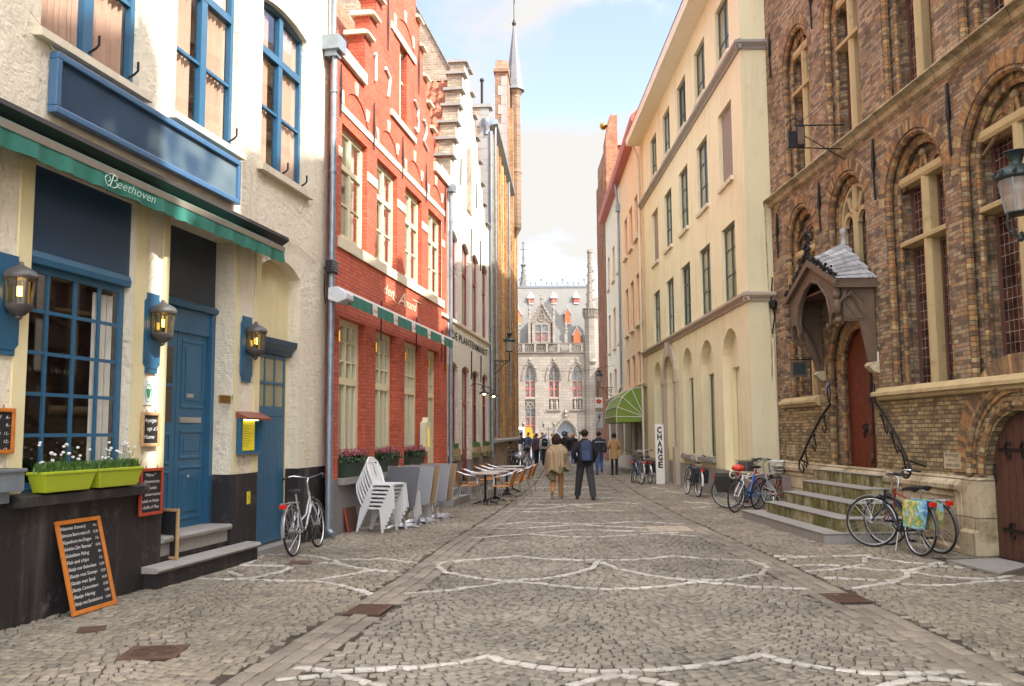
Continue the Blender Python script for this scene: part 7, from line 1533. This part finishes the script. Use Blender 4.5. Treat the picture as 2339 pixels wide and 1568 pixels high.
# road signs on a pole at the far right corner
r = empty('road_sign', (3.0, 31, 0), 0, 'white pole sign with red parking ban above the pedestrian zone end sign', 'road sign'); r.location = (4.78, 50.2, 0); s = MB(); s.tube([(0, .03, 0), (0, .03, 3.65)], .035, 8); s.build('pole', M['zinc'], r)
s = MB(); s.box(-.2, .2, -.02, .0, 3.05, 3.62); s.build('plate', M['white_paint'], r); s = MB(); s.prism([(.15*cos(a*pi/8), 3.4+.12*sin(a*pi/8)) for a in range(16)], -.03, -.02); s.build('symbol', M['taillight'], r); s = MB(); s.add(textmb('P', .12), Matrix.Translation((-.03, -.035, 3.36)) @ Matrix.Rotation(pi/2, 4, 'X')); s.build('lettering', M['white_paint'], r)
s = MB(); s.box(-.22, .22, -.02, 0, 1.95, 2.82); s.build('plate', mat('grey_sign', 'c4c4c0', .4, var=.03), r); s = MB(); s.tube([(-.16, -.03, 2.0), (.16, -.03, 2.78)], .018, 4); s.sphere((0, -.03, 2.68), .04, 8, 5, (1, .3, 1)); s.tube([(0, -.03, 2.62), (0, -.03, 2.44)], [.05, .04], 5); s.tube([(-.04, -.03, 2.26), (0, -.03, 2.44), (.04, -.03, 2.26)], .015, 4); s.build('symbol', M['black'], r)
# ------------------------------------------------------------ street lanterns
def lantern(r, o, z, k=1., m=None, sg=1, fr=.23, gm=None):
    m = m or M['lampgreen']; s = MB(sg); c = (0, o*sg, z); F = fr
    S_ = lambda pr, n=16: s.lathe([(a*F/.23, b*F/.23) for a, b in pr], (0, o, z), n)
    S_([(.0, .0), (.10, .0), (.13, .01), (.145, .02), (.14, .035)]); s.build('base_ring', m, r, smooth=True)
    s = MB(sg); s.lathe([(a*F/.23, b*F/.23) for a, b in ((.2, .4), (.235, .42), (.24, .44), (.22, .47), (.17, .53), (.1, .57), (.07, .58), (.06, .61), (.07, .63), (.075, .66), (.12, .72), (.135, .725), (.13, .735), (.02, .735))], (0, o, z), 20); 
    for i in range(10): a = i*2*pi/10; s.sphere((.235*F/.23*cos(a), o+.235*F/.23*sin(a), z+.47*F/.23), .028*F/.23, 5, 4, (1, 1, 1.5))
    s.build('lamp_hood', m, r, smooth=True)
    s = MB(sg); 
    for i in range(4): a = i*pi/2+pi/4; s.tube([(.135*F/.23*cos(a), o+.135*F/.23*sin(a), z+.03*F/.23), (.2*F/.23*cos(a), o+.2*F/.23*sin(a), z+.41*F/.23)], .009*F/.23, 5)
    s.build('lamp_frame', M['zinc'], r); s = MB(sg); s.lathe([(a*F/.23, b*F/.23) for a, b in ((.13, .03), (.198, .41))], (0, o, z), 16); s.f = [f for f in s.f if len(f) == 4]; s.build('lamp_glass', gm or M['frost'], r, smooth=True); s = MB(sg); s.sphere((0, o, z+.33*F/.23), .07*F/.23, 10, 7); s.build('bulb', M['white_plastic'], r, smooth=True)
m, g = newm('milky_lamp_glass'); tr = g.n('ShaderNodeBsdfTransparent', {'Color': (.9, .88, .85, 1)}); ms_ = g.n('ShaderNodeMixShader', {0: .45}); g.set(srgb('c0b4a8'), .15); g.l(tr.outputs[0], ms_.inputs[1]); g.l(g.b.outputs[0], ms_.inputs[2]); g.l(ms_.outputs[0], g.o.inputs[0]); M['frost'] = m
r = FG.root('street_lantern', 'large dark green gas-style street lantern at the right edge of the view', 'street lantern', -10.52, 0, 0); lantern(r, .7, 4.1)
s = MB(); s.tube([(0, .02, 3.75), (0, .35, 3.72), (0, .62, 3.82), (0, .7, 3.9)], .022, 8); s.tube([(0, .02, 3.4), (0, .3, 3.55), (0, .45, 3.72)], .016, 6)
for q in (-1, 1): s.tube([(0, .7, 3.85), (q*.12, .7, 3.88), (q*.15, .7, 4.0), (q*.13, .7, 4.12)], .014, 6); s.tube([(0, .7, 3.85), (0, .7+q*.12, 3.88), (0, .7+q*.15, 4.0), (0, .7+q*.13, 4.12)], .014, 6)
s.sphere((0, .7, 3.83), .04, 8, 6); s.build('bracket', M['lampgreen'], r, smooth=True)
def brl(fr, u, label, reach, z, sgn):
    r = fr.root('street_lantern', label, 'street lantern', u, 0, 0); lantern(r, reach, z, fr=.2, sg=sgn); s = MB(sgn); s.tube([(0, 0, z-.3), (0, reach, z-.3)], .02, 6); s.tube([(0, reach, z-.32), (0, reach, z-.2)], .03, 6)
    for q in (-1, 1): s.tube([(0, reach, z-.2), (q*.1, reach, z-.15), (q*.12, reach, z+.02)], .012, 5)
    s.tube([(0, .0, z-.75), (0, .15, z-.74), (0, .35, z-.6), (0, .5, z-.4), (0, reach-.05, z-.31)], .016, 6); s.tube([(0, .16+.1*(1-a/22)*cos(a*.5), z-.5+.13*(1-a/22)*sin(a*.5)) for a in range(20)], .014, 5); s.tube([(0, .4+.06*cos(a*.6), z-.4+.06*sin(a*.6)) for a in range(9)], .012, 5); s.build('bracket', M['lampgreen'], r, smooth=True)
brl(FY, .12, 'dark green bracket lantern on the corner of the yellow brick building', .68, 4.45, -1)
brl(FPA, 13.9, 'dark green bracket lantern over the green awning on the right row', .72, 4.45, 1)
for x, y, l, hh in ((5.14, 116, 'twin-armed square lamp before the hall doorway', 3.2), (.75, 112, 'twin-armed square lamp by the corner of the yellow brick building', 3.1)):
    r = empty('lamp_post', (x*y/130, y, 0), 0, l, 'lamp post', 'twin lamps on the square'); s = MB(); s.lathe([(.16, 0), (.1, .4), (.05, 1), (.04, 2.4)], (0, 0, 0), 8); s.tube([(-.62, 0, 2.35), (-.3, 0, 2.1), (0, 0, 2.3), (.3, 0, 2.1), (.62, 0, 2.35)], .045, 6); s.build('post', M['lampgreen'], r)
    for q in (-.65, .65): s = MB(); s.lathe([(.07, 2.4), (.13, 2.75), (.17, 2.8), (.08, 3.0), (.03, 3.15)], (q, 0, 0), 8); s.build('lamp', M['lampgreen'], r)
# overhead wire across the street end
s = MB(); s.tube([(-.1, 49, 5.55), (1.6, 49, 5.05), (3.4, 49, 4.95), (5.55, 49, 5.3)], .012, 4); s = s.build('overhead_cable', M['iron']); tag(s, 'thin overhead cable sagging across the end of the street', 'cable')
# ------------------------------------------------------------ people
SKIN = mat('skin', 'c89070', .55, var=.05); 
def cloth(h, var=.1, rough=.85): 
    k = 'cloth_'+h; return D.materials[k] if k in D.materials else mat(k, h, rough, var=var, sc=9, bump=.004, bsc=22)
def skinmesh(V, E, Rr, m, name, parent, sub=2):
    me = D.meshes.new(name); me.from_pydata(V, E, []); o = D.objects.new(name, me); COL.objects.link(o)
    s = o.modifiers.new('s', 'SKIN'); s.use_smooth_shade = True
    for i, r in enumerate(Rr): me.skin_vertices[0].data[i].radius = (r, r) if not isinstance(r, tuple) else r
    me.skin_vertices[0].data[0].use_root = True
    b = o.modifiers.new('b', 'SUBSURF'); b.levels = sub; b.render_levels = sub
    dg = bpy.context.evaluated_depsgraph_get(); nm = D.meshes.new_from_object(o.evaluated_get(dg)); nm.materials.clear(); nm.materials.append(m); nm.name = name
    D.objects.remove(o); q = D.objects.new(name, nm); COL.objects.link(q); q.parent = parent; return q
def ell(c, rx, ry, n=16, rot=0., w=0., ph=0., tz=0.):
    return [(c[0]+rx*(1+w*sin(5*2*pi*k/n+ph))*cos(2*pi*k/n+rot), c[1]+ry*(1+w*sin(5*2*pi*k/n+ph))*sin(2*pi*k/n+rot), c[2]+tz*sin(3*2*pi*k/n+ph)) for k in range(n)]
def person(label, loc, rz, k=1., top='2a2c30', pants='2c3038', hair='2a1e18', shoes='201c1a', stride=.0, hem=.86, hairlen=0, arms=((-.02, .06), (.02, .06)), bulk=1., turn=0., detail=2, legr=.07, sleeve=True, skirt=None, bend=(0, 0), headcover=None, tall_boot=None, group=None, facing=1, hands='down', spread=.1):
    """faces local +Y; arms = forward swing of each hand (left, right); bend = knee lift"""
    r = empty('person', (loc[0], loc[1], 0), rz, label, 'person', group); r.scale = (k, k, k); J = {}
    J['pel'] = (0, 0, .93); J['ch'] = (0, .0, 1.22); J['nk'] = (0, .0, 1.45); J['hd'] = (0+turn*.02, .03, 1.60)
    for i, q in ((0, -1), (1, 1)):
        f = stride*(1 if i else -1); a = arms[i]
        J['sh%d' % i] = (q*.18, -.0, 1.39); 
        if hands == 'pocket': J['el%d' % i] = (q*.275, -.07, 1.13); J['wr%d' % i] = (q*.2, .06, .92)
        elif hands == 'front': J['el%d' % i] = (q*.26, -.03, 1.12); J['wr%d' % i] = (q*.1, .2, 1.12)
        else: J['el%d' % i] = (q*.25, a[0]-.03, 1.12); J['wr%d' % i] = (q*.24, a[1]+a[0]*1.5, .88)
        J['hp%d' % i] = (q*.09, 0, .9); b = bend[i]
        J['kn%d' % i] = (q*(.1+spread)/2, f*.5+b*.12, .49); J['an%d' % i] = (q*spread, f-b*.22, .08+b*.16); J['to%d' % i] = (q*(spread+.03), f+.13-b*.2, .04-(.0 if not b else -.02))
    V = [J['pel'], J['ch'], J['nk'], (J['hd'][0], .02, 1.53), (J['hd'][0], .03, 1.6), (J['hd'][0], .02, 1.67)]; Rr = [.11, .11, .052, .05, .078, .07]; E = [(0, 1), (1, 2), (2, 3), (3, 4), (4, 5)]
    for i in (0, 1):
        b = len(V); q = -1 if i == 0 else 1; w = Vector(J['wr%d' % i]); e = Vector(J['el%d' % i]); d = (w-e).normalized()
        V += [J['sh%d' % i], J['el%d' % i], J['wr%d' % i], tuple(w+d*.07)]; Rr += [.045, .035, .024, (.034, .016)]; E += [(1, b), (b, b+1), (b+1, b+2), (b+2, b+3)]
        for fi in range(4): V.append(tuple(w+d*(.15-.012*abs(fi-1))+Vector((0, (fi-1.5)*.018, 0)))); Rr.append(.008); E.append((b+3, len(V)-1))
        V.append(tuple(w+d*.08+Vector((0, .045, .0)))); Rr.append(.009); E.append((b+2, len(V)-1))
        b = len(V); V += [J['hp%d' % i], J['kn%d' % i], J['an%d' % i], J['to%d' % i]]; Rr += [.075, .05, .035, .03]; E += [(0, b), (b, b+1), (b+1, b+2), (b+2, b+3)]
    body_ = skinmesh(V, E, Rr, SKIN, 'body', r, detail)
    # face, ears
    hx = J['hd'][0]; s = MB(); s.tube([(hx, .1, 1.615), (hx, .125, 1.585), (hx, .105, 1.575)], [.008, .014, .01], 6); s.build('nose', SKIN, r, smooth=True)
    s = MB(); [s.sphere((hx+q*.03, .1, 1.62), .009, 6, 5) for q in (-1, 1)]; s.build('eye', M['black'], r); s = MB(); s.tube([(hx-.025, .095, 1.55), (hx, .105, 1.548), (hx+.025, .095, 1.55)], .005, 4); s.build('mouth', cloth('8a4038'), r)
    s = MB(); [s.sphere((hx+q*.08, .02, 1.6), .02, 6, 5, (.4, .8, 1.4)) for q in (-1, 1)]; s.build('ear', SKIN, r)
    # hair / headwear
    s = MB()
    if headcover: s.sphere((hx, .02, 1.64), .135, 14, 10, (1, 1.1, 1.0)); s.build('helmet', cloth(headcover, rough=.25), r, smooth=True); s = MB(); s.box(hx-.09, hx+.09, .12, .165, 1.6, 1.68); s.build('visor', M['zinc'], r, bevel=.01)
    else:
        R_ = []; L_ = 1.555-hairlen
        for i in range(9):
            t = i/8; z = 1.73+hairlen*.12-(1.73+hairlen*.12-L_)*t; a = sin(min(1, (t+.06)*1.9/(1+hairlen*3.)*1.) * pi/2); w = (.096+hairlen*.22)*min(1, sqrt(t*2.6+.03))*(1-.35*max(0, t-.72)/.28)*(1+.05*sin(i*2.1)); R_.append([(hx+w*cos(2*pi*j/18)*(1+.09*mnoise.noise(Vector((j, i, loc[0]*9)))), -.005+(w*1.08*sin(2*pi*j/18) if sin(2*pi*j/18) < .15 else min(w*1.08*sin(2*pi*j/18), .085 if z > 1.67 else .02)), z) for j in range(18)])
        s.rings(R_); s.build('hair', cloth(hair, .25), r, smooth=True)
    # trousers: two tapering legs joined at the hips
    pm = cloth(pants); s = MB()
    s.rings([ell((0, 0, hem-.02 if hem < .9 else .9), .155*bulk, .12*bulk), ell((0, -.01, 1.0), .15*bulk, .11*bulk)]); 
    for i in (0, 1):
        hp, kn, an = Vector(J['hp%d' % i]), Vector(J['kn%d' % i]), Vector(J['an%d' % i]); R_ = []
        for t in range(13):
            u = t/12; c = hp.lerp(kn, u*2) if u < .5 else kn.lerp(an, u*2-1); rr = (.098-.06*u*.55)*(legr/.07)*(1+.03*sin(t*2.3)); rr = rr if u < .9 else rr*1.04; R_.append(ell((c.x, c.y, c.z), rr*.93, rr, 12))
        s.rings(R_)
    s.build('trousers', pm, r, smooth=True)
    for i in (0, 1):
        an, to = Vector(J['an%d' % i]), Vector(J['to%d' % i]); dz = max(0, an.z-.08)
        s = MB(); s.rings([ell((an.x, an.y-.06, an.z-.03), .03, .02, 10), ell((an.x, an.y-.02, an.z-.03), .042, .055, 10), ell((an.x, an.y+.0, an.z+.02+(.0 if not tall_boot else tall_boot)), .048, .05, 10)]); s.rings([[(an.x+x, an.y-.085+y_, max(an.z-.08, 0)+z+dz*.0) for x, z in ((-w, 0), (w, 0), (w, h), (0, h*1.25), (-w, h))] for y_, w, h in ((0, .032, .06), (.06, .042, .07), (.15, .046, .055), (.22, .042, .04), (.255, .02, .02))]); s.build('shoe', cloth(shoes, rough=.5), r, smooth=True)
    # jacket or coat with sleeves
    tm = cloth(top) if isinstance(top, str) else top; s = MB(); B = bulk
    prof = [(hem, .185, .145), (hem+.1, .18, .14), (1.0, .165, .128), (1.12, .168, .13), (1.25, .19, .135), (1.35, .2, .125), (1.41, .17, .105), (1.455, .085, .075), (1.49, .07, .068)]
    prof = [p for i, p in enumerate(prof) if i == 0 or p[0] > hem+.05]
    s.rings([ell((0, -.005, z), a*B, b*B, 20, w=.03 if z < 1.1 else .012, ph=z*9) for z, a, b in prof])
    for i in (0, 1):
        sh, el, wr = Vector(J['sh%d' % i]), Vector(J['el%d' % i]), Vector(J['wr%d' % i]); P = []; rr = []
        for t in range(10):
            u = t/9; c = sh.lerp(el, u*2) if u < .5 else el.lerp(wr, u*2-1); P.append(tuple(c)); rr.append((.072-.028*u)*B*(1+.05*sin(t*2.7)))
        s.tube(P, rr, 12)
    s.build('jacket', tm, r, smooth=True)
    return r
# the strolling couple in the middle of the street
m, g = newm('camel_striped_wool'); v = g.coord(); sx = g.n('ShaderNodeSeparateXYZ'); g.l(v, sx.inputs[0]); st_ = g.math('SINE', g.math('MULTIPLY', g.math('ADD', sx.outputs[0], sx.outputs[1]), 70.))
g.set(g.mix(g.ramp(st_, [(.0, (0,)*3), (1, (.55,)*3)]), srgb('a08a68'), srgb('c4b498')), .95); g.bump(g.noise(v, 60, 3), .004); M['wool'] = m
wo = person('woman in beige striped shawl and tan trousers walking away down the street', (1.13, 23.5), -.12, .955, top='8a7458', pants='a87848', hair='2c1a16', shoes='8a6a50', stride=.1, hem=.84, hairlen=.16, arms=((.0, .02), (.06, .08)), bend=(.9, 0), hands='front')
s = MB(); R_ = []
for i in range(13):
    t = i/12; z = 1.5-.78*t; w = .075+(.215*min(1, t*3.2)**.8)+.05*t; d = .07+(.15*min(1, t*3)**.8)+.05*t; cx = .03*t
    R_.append([(cx+w*cos(2*pi*j/36)*(1+.05*t*sin(j*1.9+t)), d*sin(2*pi*j/36)*(1+.09*t*sin(j*1.7+1)), z+(t*.1*cos(2*pi*j/36+.6)+t*t*.05*sin(j*1.1))*1.0) for j in range(36)])
s.rings(R_, cap=False)
s.build('shawl', M['wool'], wo, smooth=True)
s = MB()
R_ = [ell((.2-.02*i, -.16-.01*i, 1.2-.085*i), .12-.004*i, .05, 12, w=.1, ph=i) for i in range(7)]; s.rings(R_); R_ = [ell((.12-.05*i, -.18, .78-.05*i+.01*i*i), .1, .05, 12, w=.12, ph=i*1.3) for i in range(5)]; s.rings(R_); s.rings([ell((-.2+.015*i, -.06, .8-.06*i), .09, .06, 10, w=.1, ph=i) for i in range(6)]); s.build('scarf_end', cloth('7c7458', .4), wo, smooth=True)
ma = person('man in black jacket and dark grey trousers walking with a navy backpack', (1.83, 23.2), -.05, 1.025, top='1e1e20', pants='3c3e42', hair='2a1c16', shoes='1c1a1a', stride=-.22, hem=.82, arms=((-.1, .12), (.05, .05)), bulk=1.12, legr=.082, hands='pocket', spread=.19)
bp = empty('backpack', (1.83+.03, 23.2-.0, 0), -.05, 'navy blue backpack worn on the back of the man in black', 'backpack'); s = MB()
s.rings([[(x*w, -.16-y_, 1.24+z) for x, z in ((-1, -.24), (-.6, -.27), (.6, -.27), (1, -.24), (1.02, 0), (.85, .16), (.5, .24), (-.5, .24), (-.85, .16), (-1.02, 0))] for y_, w in ((0, .15), (.06, .165), (.13, .15), (.15, .11))]); s.build('bag', mat('navy_nylon', '2c3c5c', .5, var=.15), bp, bevel=.015)
s = MB(); s.rings([[(x*w, -.3-y_, 1.14+z) for x, z in ((-1, -.14), (1, -.14), (1, .04), (.6, .1), (-.6, .1), (-1, .04))] for y_, w in ((0, .12), (.035, .1))]); s.build('pocket', mat('navy_nylon2', '35466a', .5, var=.15), bp, bevel=.01); s = MB(); s.tube([(-.1, -.33, 1.27), (.1, -.33, 1.27)], .005, 4)
for q in (-1, 1): s.tube([(q*.1, -.15, 1.45), (q*.12, 0, 1.49), (q*.13, .14, 1.4), (q*.14, .14, 1.15), (q*.15, -.12, 1.0)], .018, 5)
s.build('strap', M['black'], bp)
m2 = person('man in navy jacket with white back stripe and blue jeans', (3.46, 36.6), .05, 1.0, top='262c38', pants='46608a', hair='241a16', shoes='2a2420', stride=.14, hem=.9, bulk=1.08, bend=(0, .8), arms=((.06, .02), (-.06, 0)))
s = MB(); s.tube([(-.2, -.1, 1.3), (-.1, -.142, 1.315), (.1, -.142, 1.315), (.2, -.1, 1.3)], .011, 4); s.build('stripe', M['white_paint'], m2)
w2 = person('woman in tan knee-length coat with shoulder bag and black leggings', (4.06, 36.5), .1, .96, top='b08a5c', pants='242226', hair='241814', shoes='2c201a', stride=.06, hem=.66, legr=.055, tall_boot=.12, hands='front', hairlen=.02)
s = MB(); s.sphere((0, -.06, 1.6), .05, 8, 6, (1, 1, 1.3)); s.build('ponytail', cloth('241814', .25), w2, smooth=True)
hb_ = empty('handbag', (4.06, 36.5, 0), .1, 'tan leather shoulder bag carried by the woman in the tan coat', 'handbag'); s = MB(); s.rings([ell((.2, -.12, .86+z), a, .05, 10) for z, a in ((-.09, .1), (-.04, .13), (.06, .12), (.1, .08))]); s.build('bag', cloth('a8865c'), hb_, smooth=True); s = MB(); s.tube([(.2, -.14, .95), (.05, -.15, 1.2), (-.13, -.1, 1.42), (-.12, .05, 1.45)], .01, 4); s.build('strap', cloth('a8865c'), hb_)
person('rider in black leathers and dark helmet standing behind the shawled woman', (2.28, 40.0), pi-.4, 1.0, top='1c1c20', pants='1e1e22', headcover='3a3c40', hem=.85, bulk=1.12, shoes='161616')
person('woman in plum hooded jacket and black shorts standing at the street end', (1.22, 46.9), .5, .97, top='5a4650', pants='1e1c20', hair='8a3c28', hem=.85, stride=.1, shoes='5a3a30')
wj = person('white-haired person in pale jacket and dark trousers at the street end', (1.66, 46.8), -.1, .98, top='d4d4cc', pants='2a3038', hair='d0ccc4', hem=.9, bulk=1.08)
bp = empty('backpack', (1.66, 46.8, 0), -.1, 'black and white backpack worn by the person in the pale jacket', 'backpack'); s = MB(); s.rings([ell((0, -.2, 1.2+z), a, .07, 10) for z, a in ((-.2, .12), (-.1, .15), (.1, .15), (.2, .1))]); s.build('bag', cloth('20222a'), bp, smooth=True); s = MB(); s.tube([(-.08, -.275, 1.22), (0, -.285, 1.26), (.08, -.275, 1.22)], .012, 4); s.build('strap', M['white_paint'], bp)
person('blond woman in black jacket and blue jeans facing the camera at the street end', (3.3, 49.7), pi+.2, .97, top='22242a', pants='40609a', hair='c8a468', hairlen=.1, hem=.88, stride=.08)
G_ = 'people standing on the square'
for x, y, h, tp, pn, hr, lb, hl_ in ((.5, 54.5, .3, '2c3038', '38404c', '3a2820', 'person in dark jacket nearest the brick corner on the square', 0), (.95, 56, 2.2, '30405a', '4a5a78', '6a4a38', 'person in blue jacket beside the yellow-backed van', 0), (1.35, 56.5, .2, '5c6450', '4870a0', 'c8a050', 'fair-haired person in grey-green jacket on the square', .06), (1.75, 53.5, 3.4, '6a3c34', '3a4658', '7a4a30', 'person in russet top half hidden behind the plum jacket', 0), (2.6, 60, 3, 'c0b8a0', '3c4450', 'a87848', 'person in cream top between the couple on the square', .05), (3.75, 62, 3.3, '54303a', '2c3038', '5a3a28', 'person in wine-red top far back right of the square', 0), (4.1, 70, .5, '8a8c90', '3c4658', '3a2c24', 'person in grey jacket farthest back before the hall door', 0), (2.9, 80, 1, '4a5a8a', '2c2c30', '3a2c24', 'small distant person in blue before the hall', 0), (-.2, 60, 1, 'b84038', '2c2c30', '3a2c24', 'person in red jacket half hidden by the brick corner', 0)):
    person(lb, (x, y), h, 1. if hl_ == 0 else .95, top=tp, pants=pn, hair=hr, hairlen=hl_, hem=.88, detail=1, group=G_)
# van on the square
vn = empty('delivery_van', (.2, 88, 0), 0, 'white and yellow van parked on the square beyond the piled bicycles', 'van'); s = MB(); s.prism([(-3, .35), (1.6, .35), (1.75, .9), (1.7, 2.1), (1.5, 2.25), (-1.9, 2.25), (-2.7, 1.3), (-3.1, 1.1)], 0, 1.9); s.build('body', M['white_paint'], vn, bevel=.06); s = MB(); s.prism([(1.0, .36), (1.62, .36), (1.76, .9), (1.71, 2.12), (1.5, 2.26), (1.0, 2.26)], -.02, 1.92); s.build('rear_panel', mat('yellow_van', '9c7c1c', .4, var=.03), vn)
s = MB(); s.prism([(-1.8, 1.35), (.8, 1.35), (.8, 2.0), (-1.7, 2.0), (-2.3, 1.4)], -.03, 0); s.build('window', M['pane_dark'], vn)
for x in (-2.1, .9): s = MB(); s.tube([(x, -.06, .34), (x, .2, .34)], .33, 16); s.build('wheel', M['rubber'], vn)
r = empty('notice_stand', (4.6, 60, 0), 0, 'dark green notice stand at the edge of the square', 'stand'); s = MB(); s.box(-.25, -.2, -.03, .03, 0, 1.7); s.box(.2, .25, -.03, .03, 0, 1.7); s.box(-.25, .25, -.04, .04, 1.6, 1.75); s.build('frame', mat('green_stand', '2c6a4c', .5), r); s = MB(); s.box(-.2, .2, -.01, .01, .5, 1.55); s.build('panel', M['white_paint'], r)
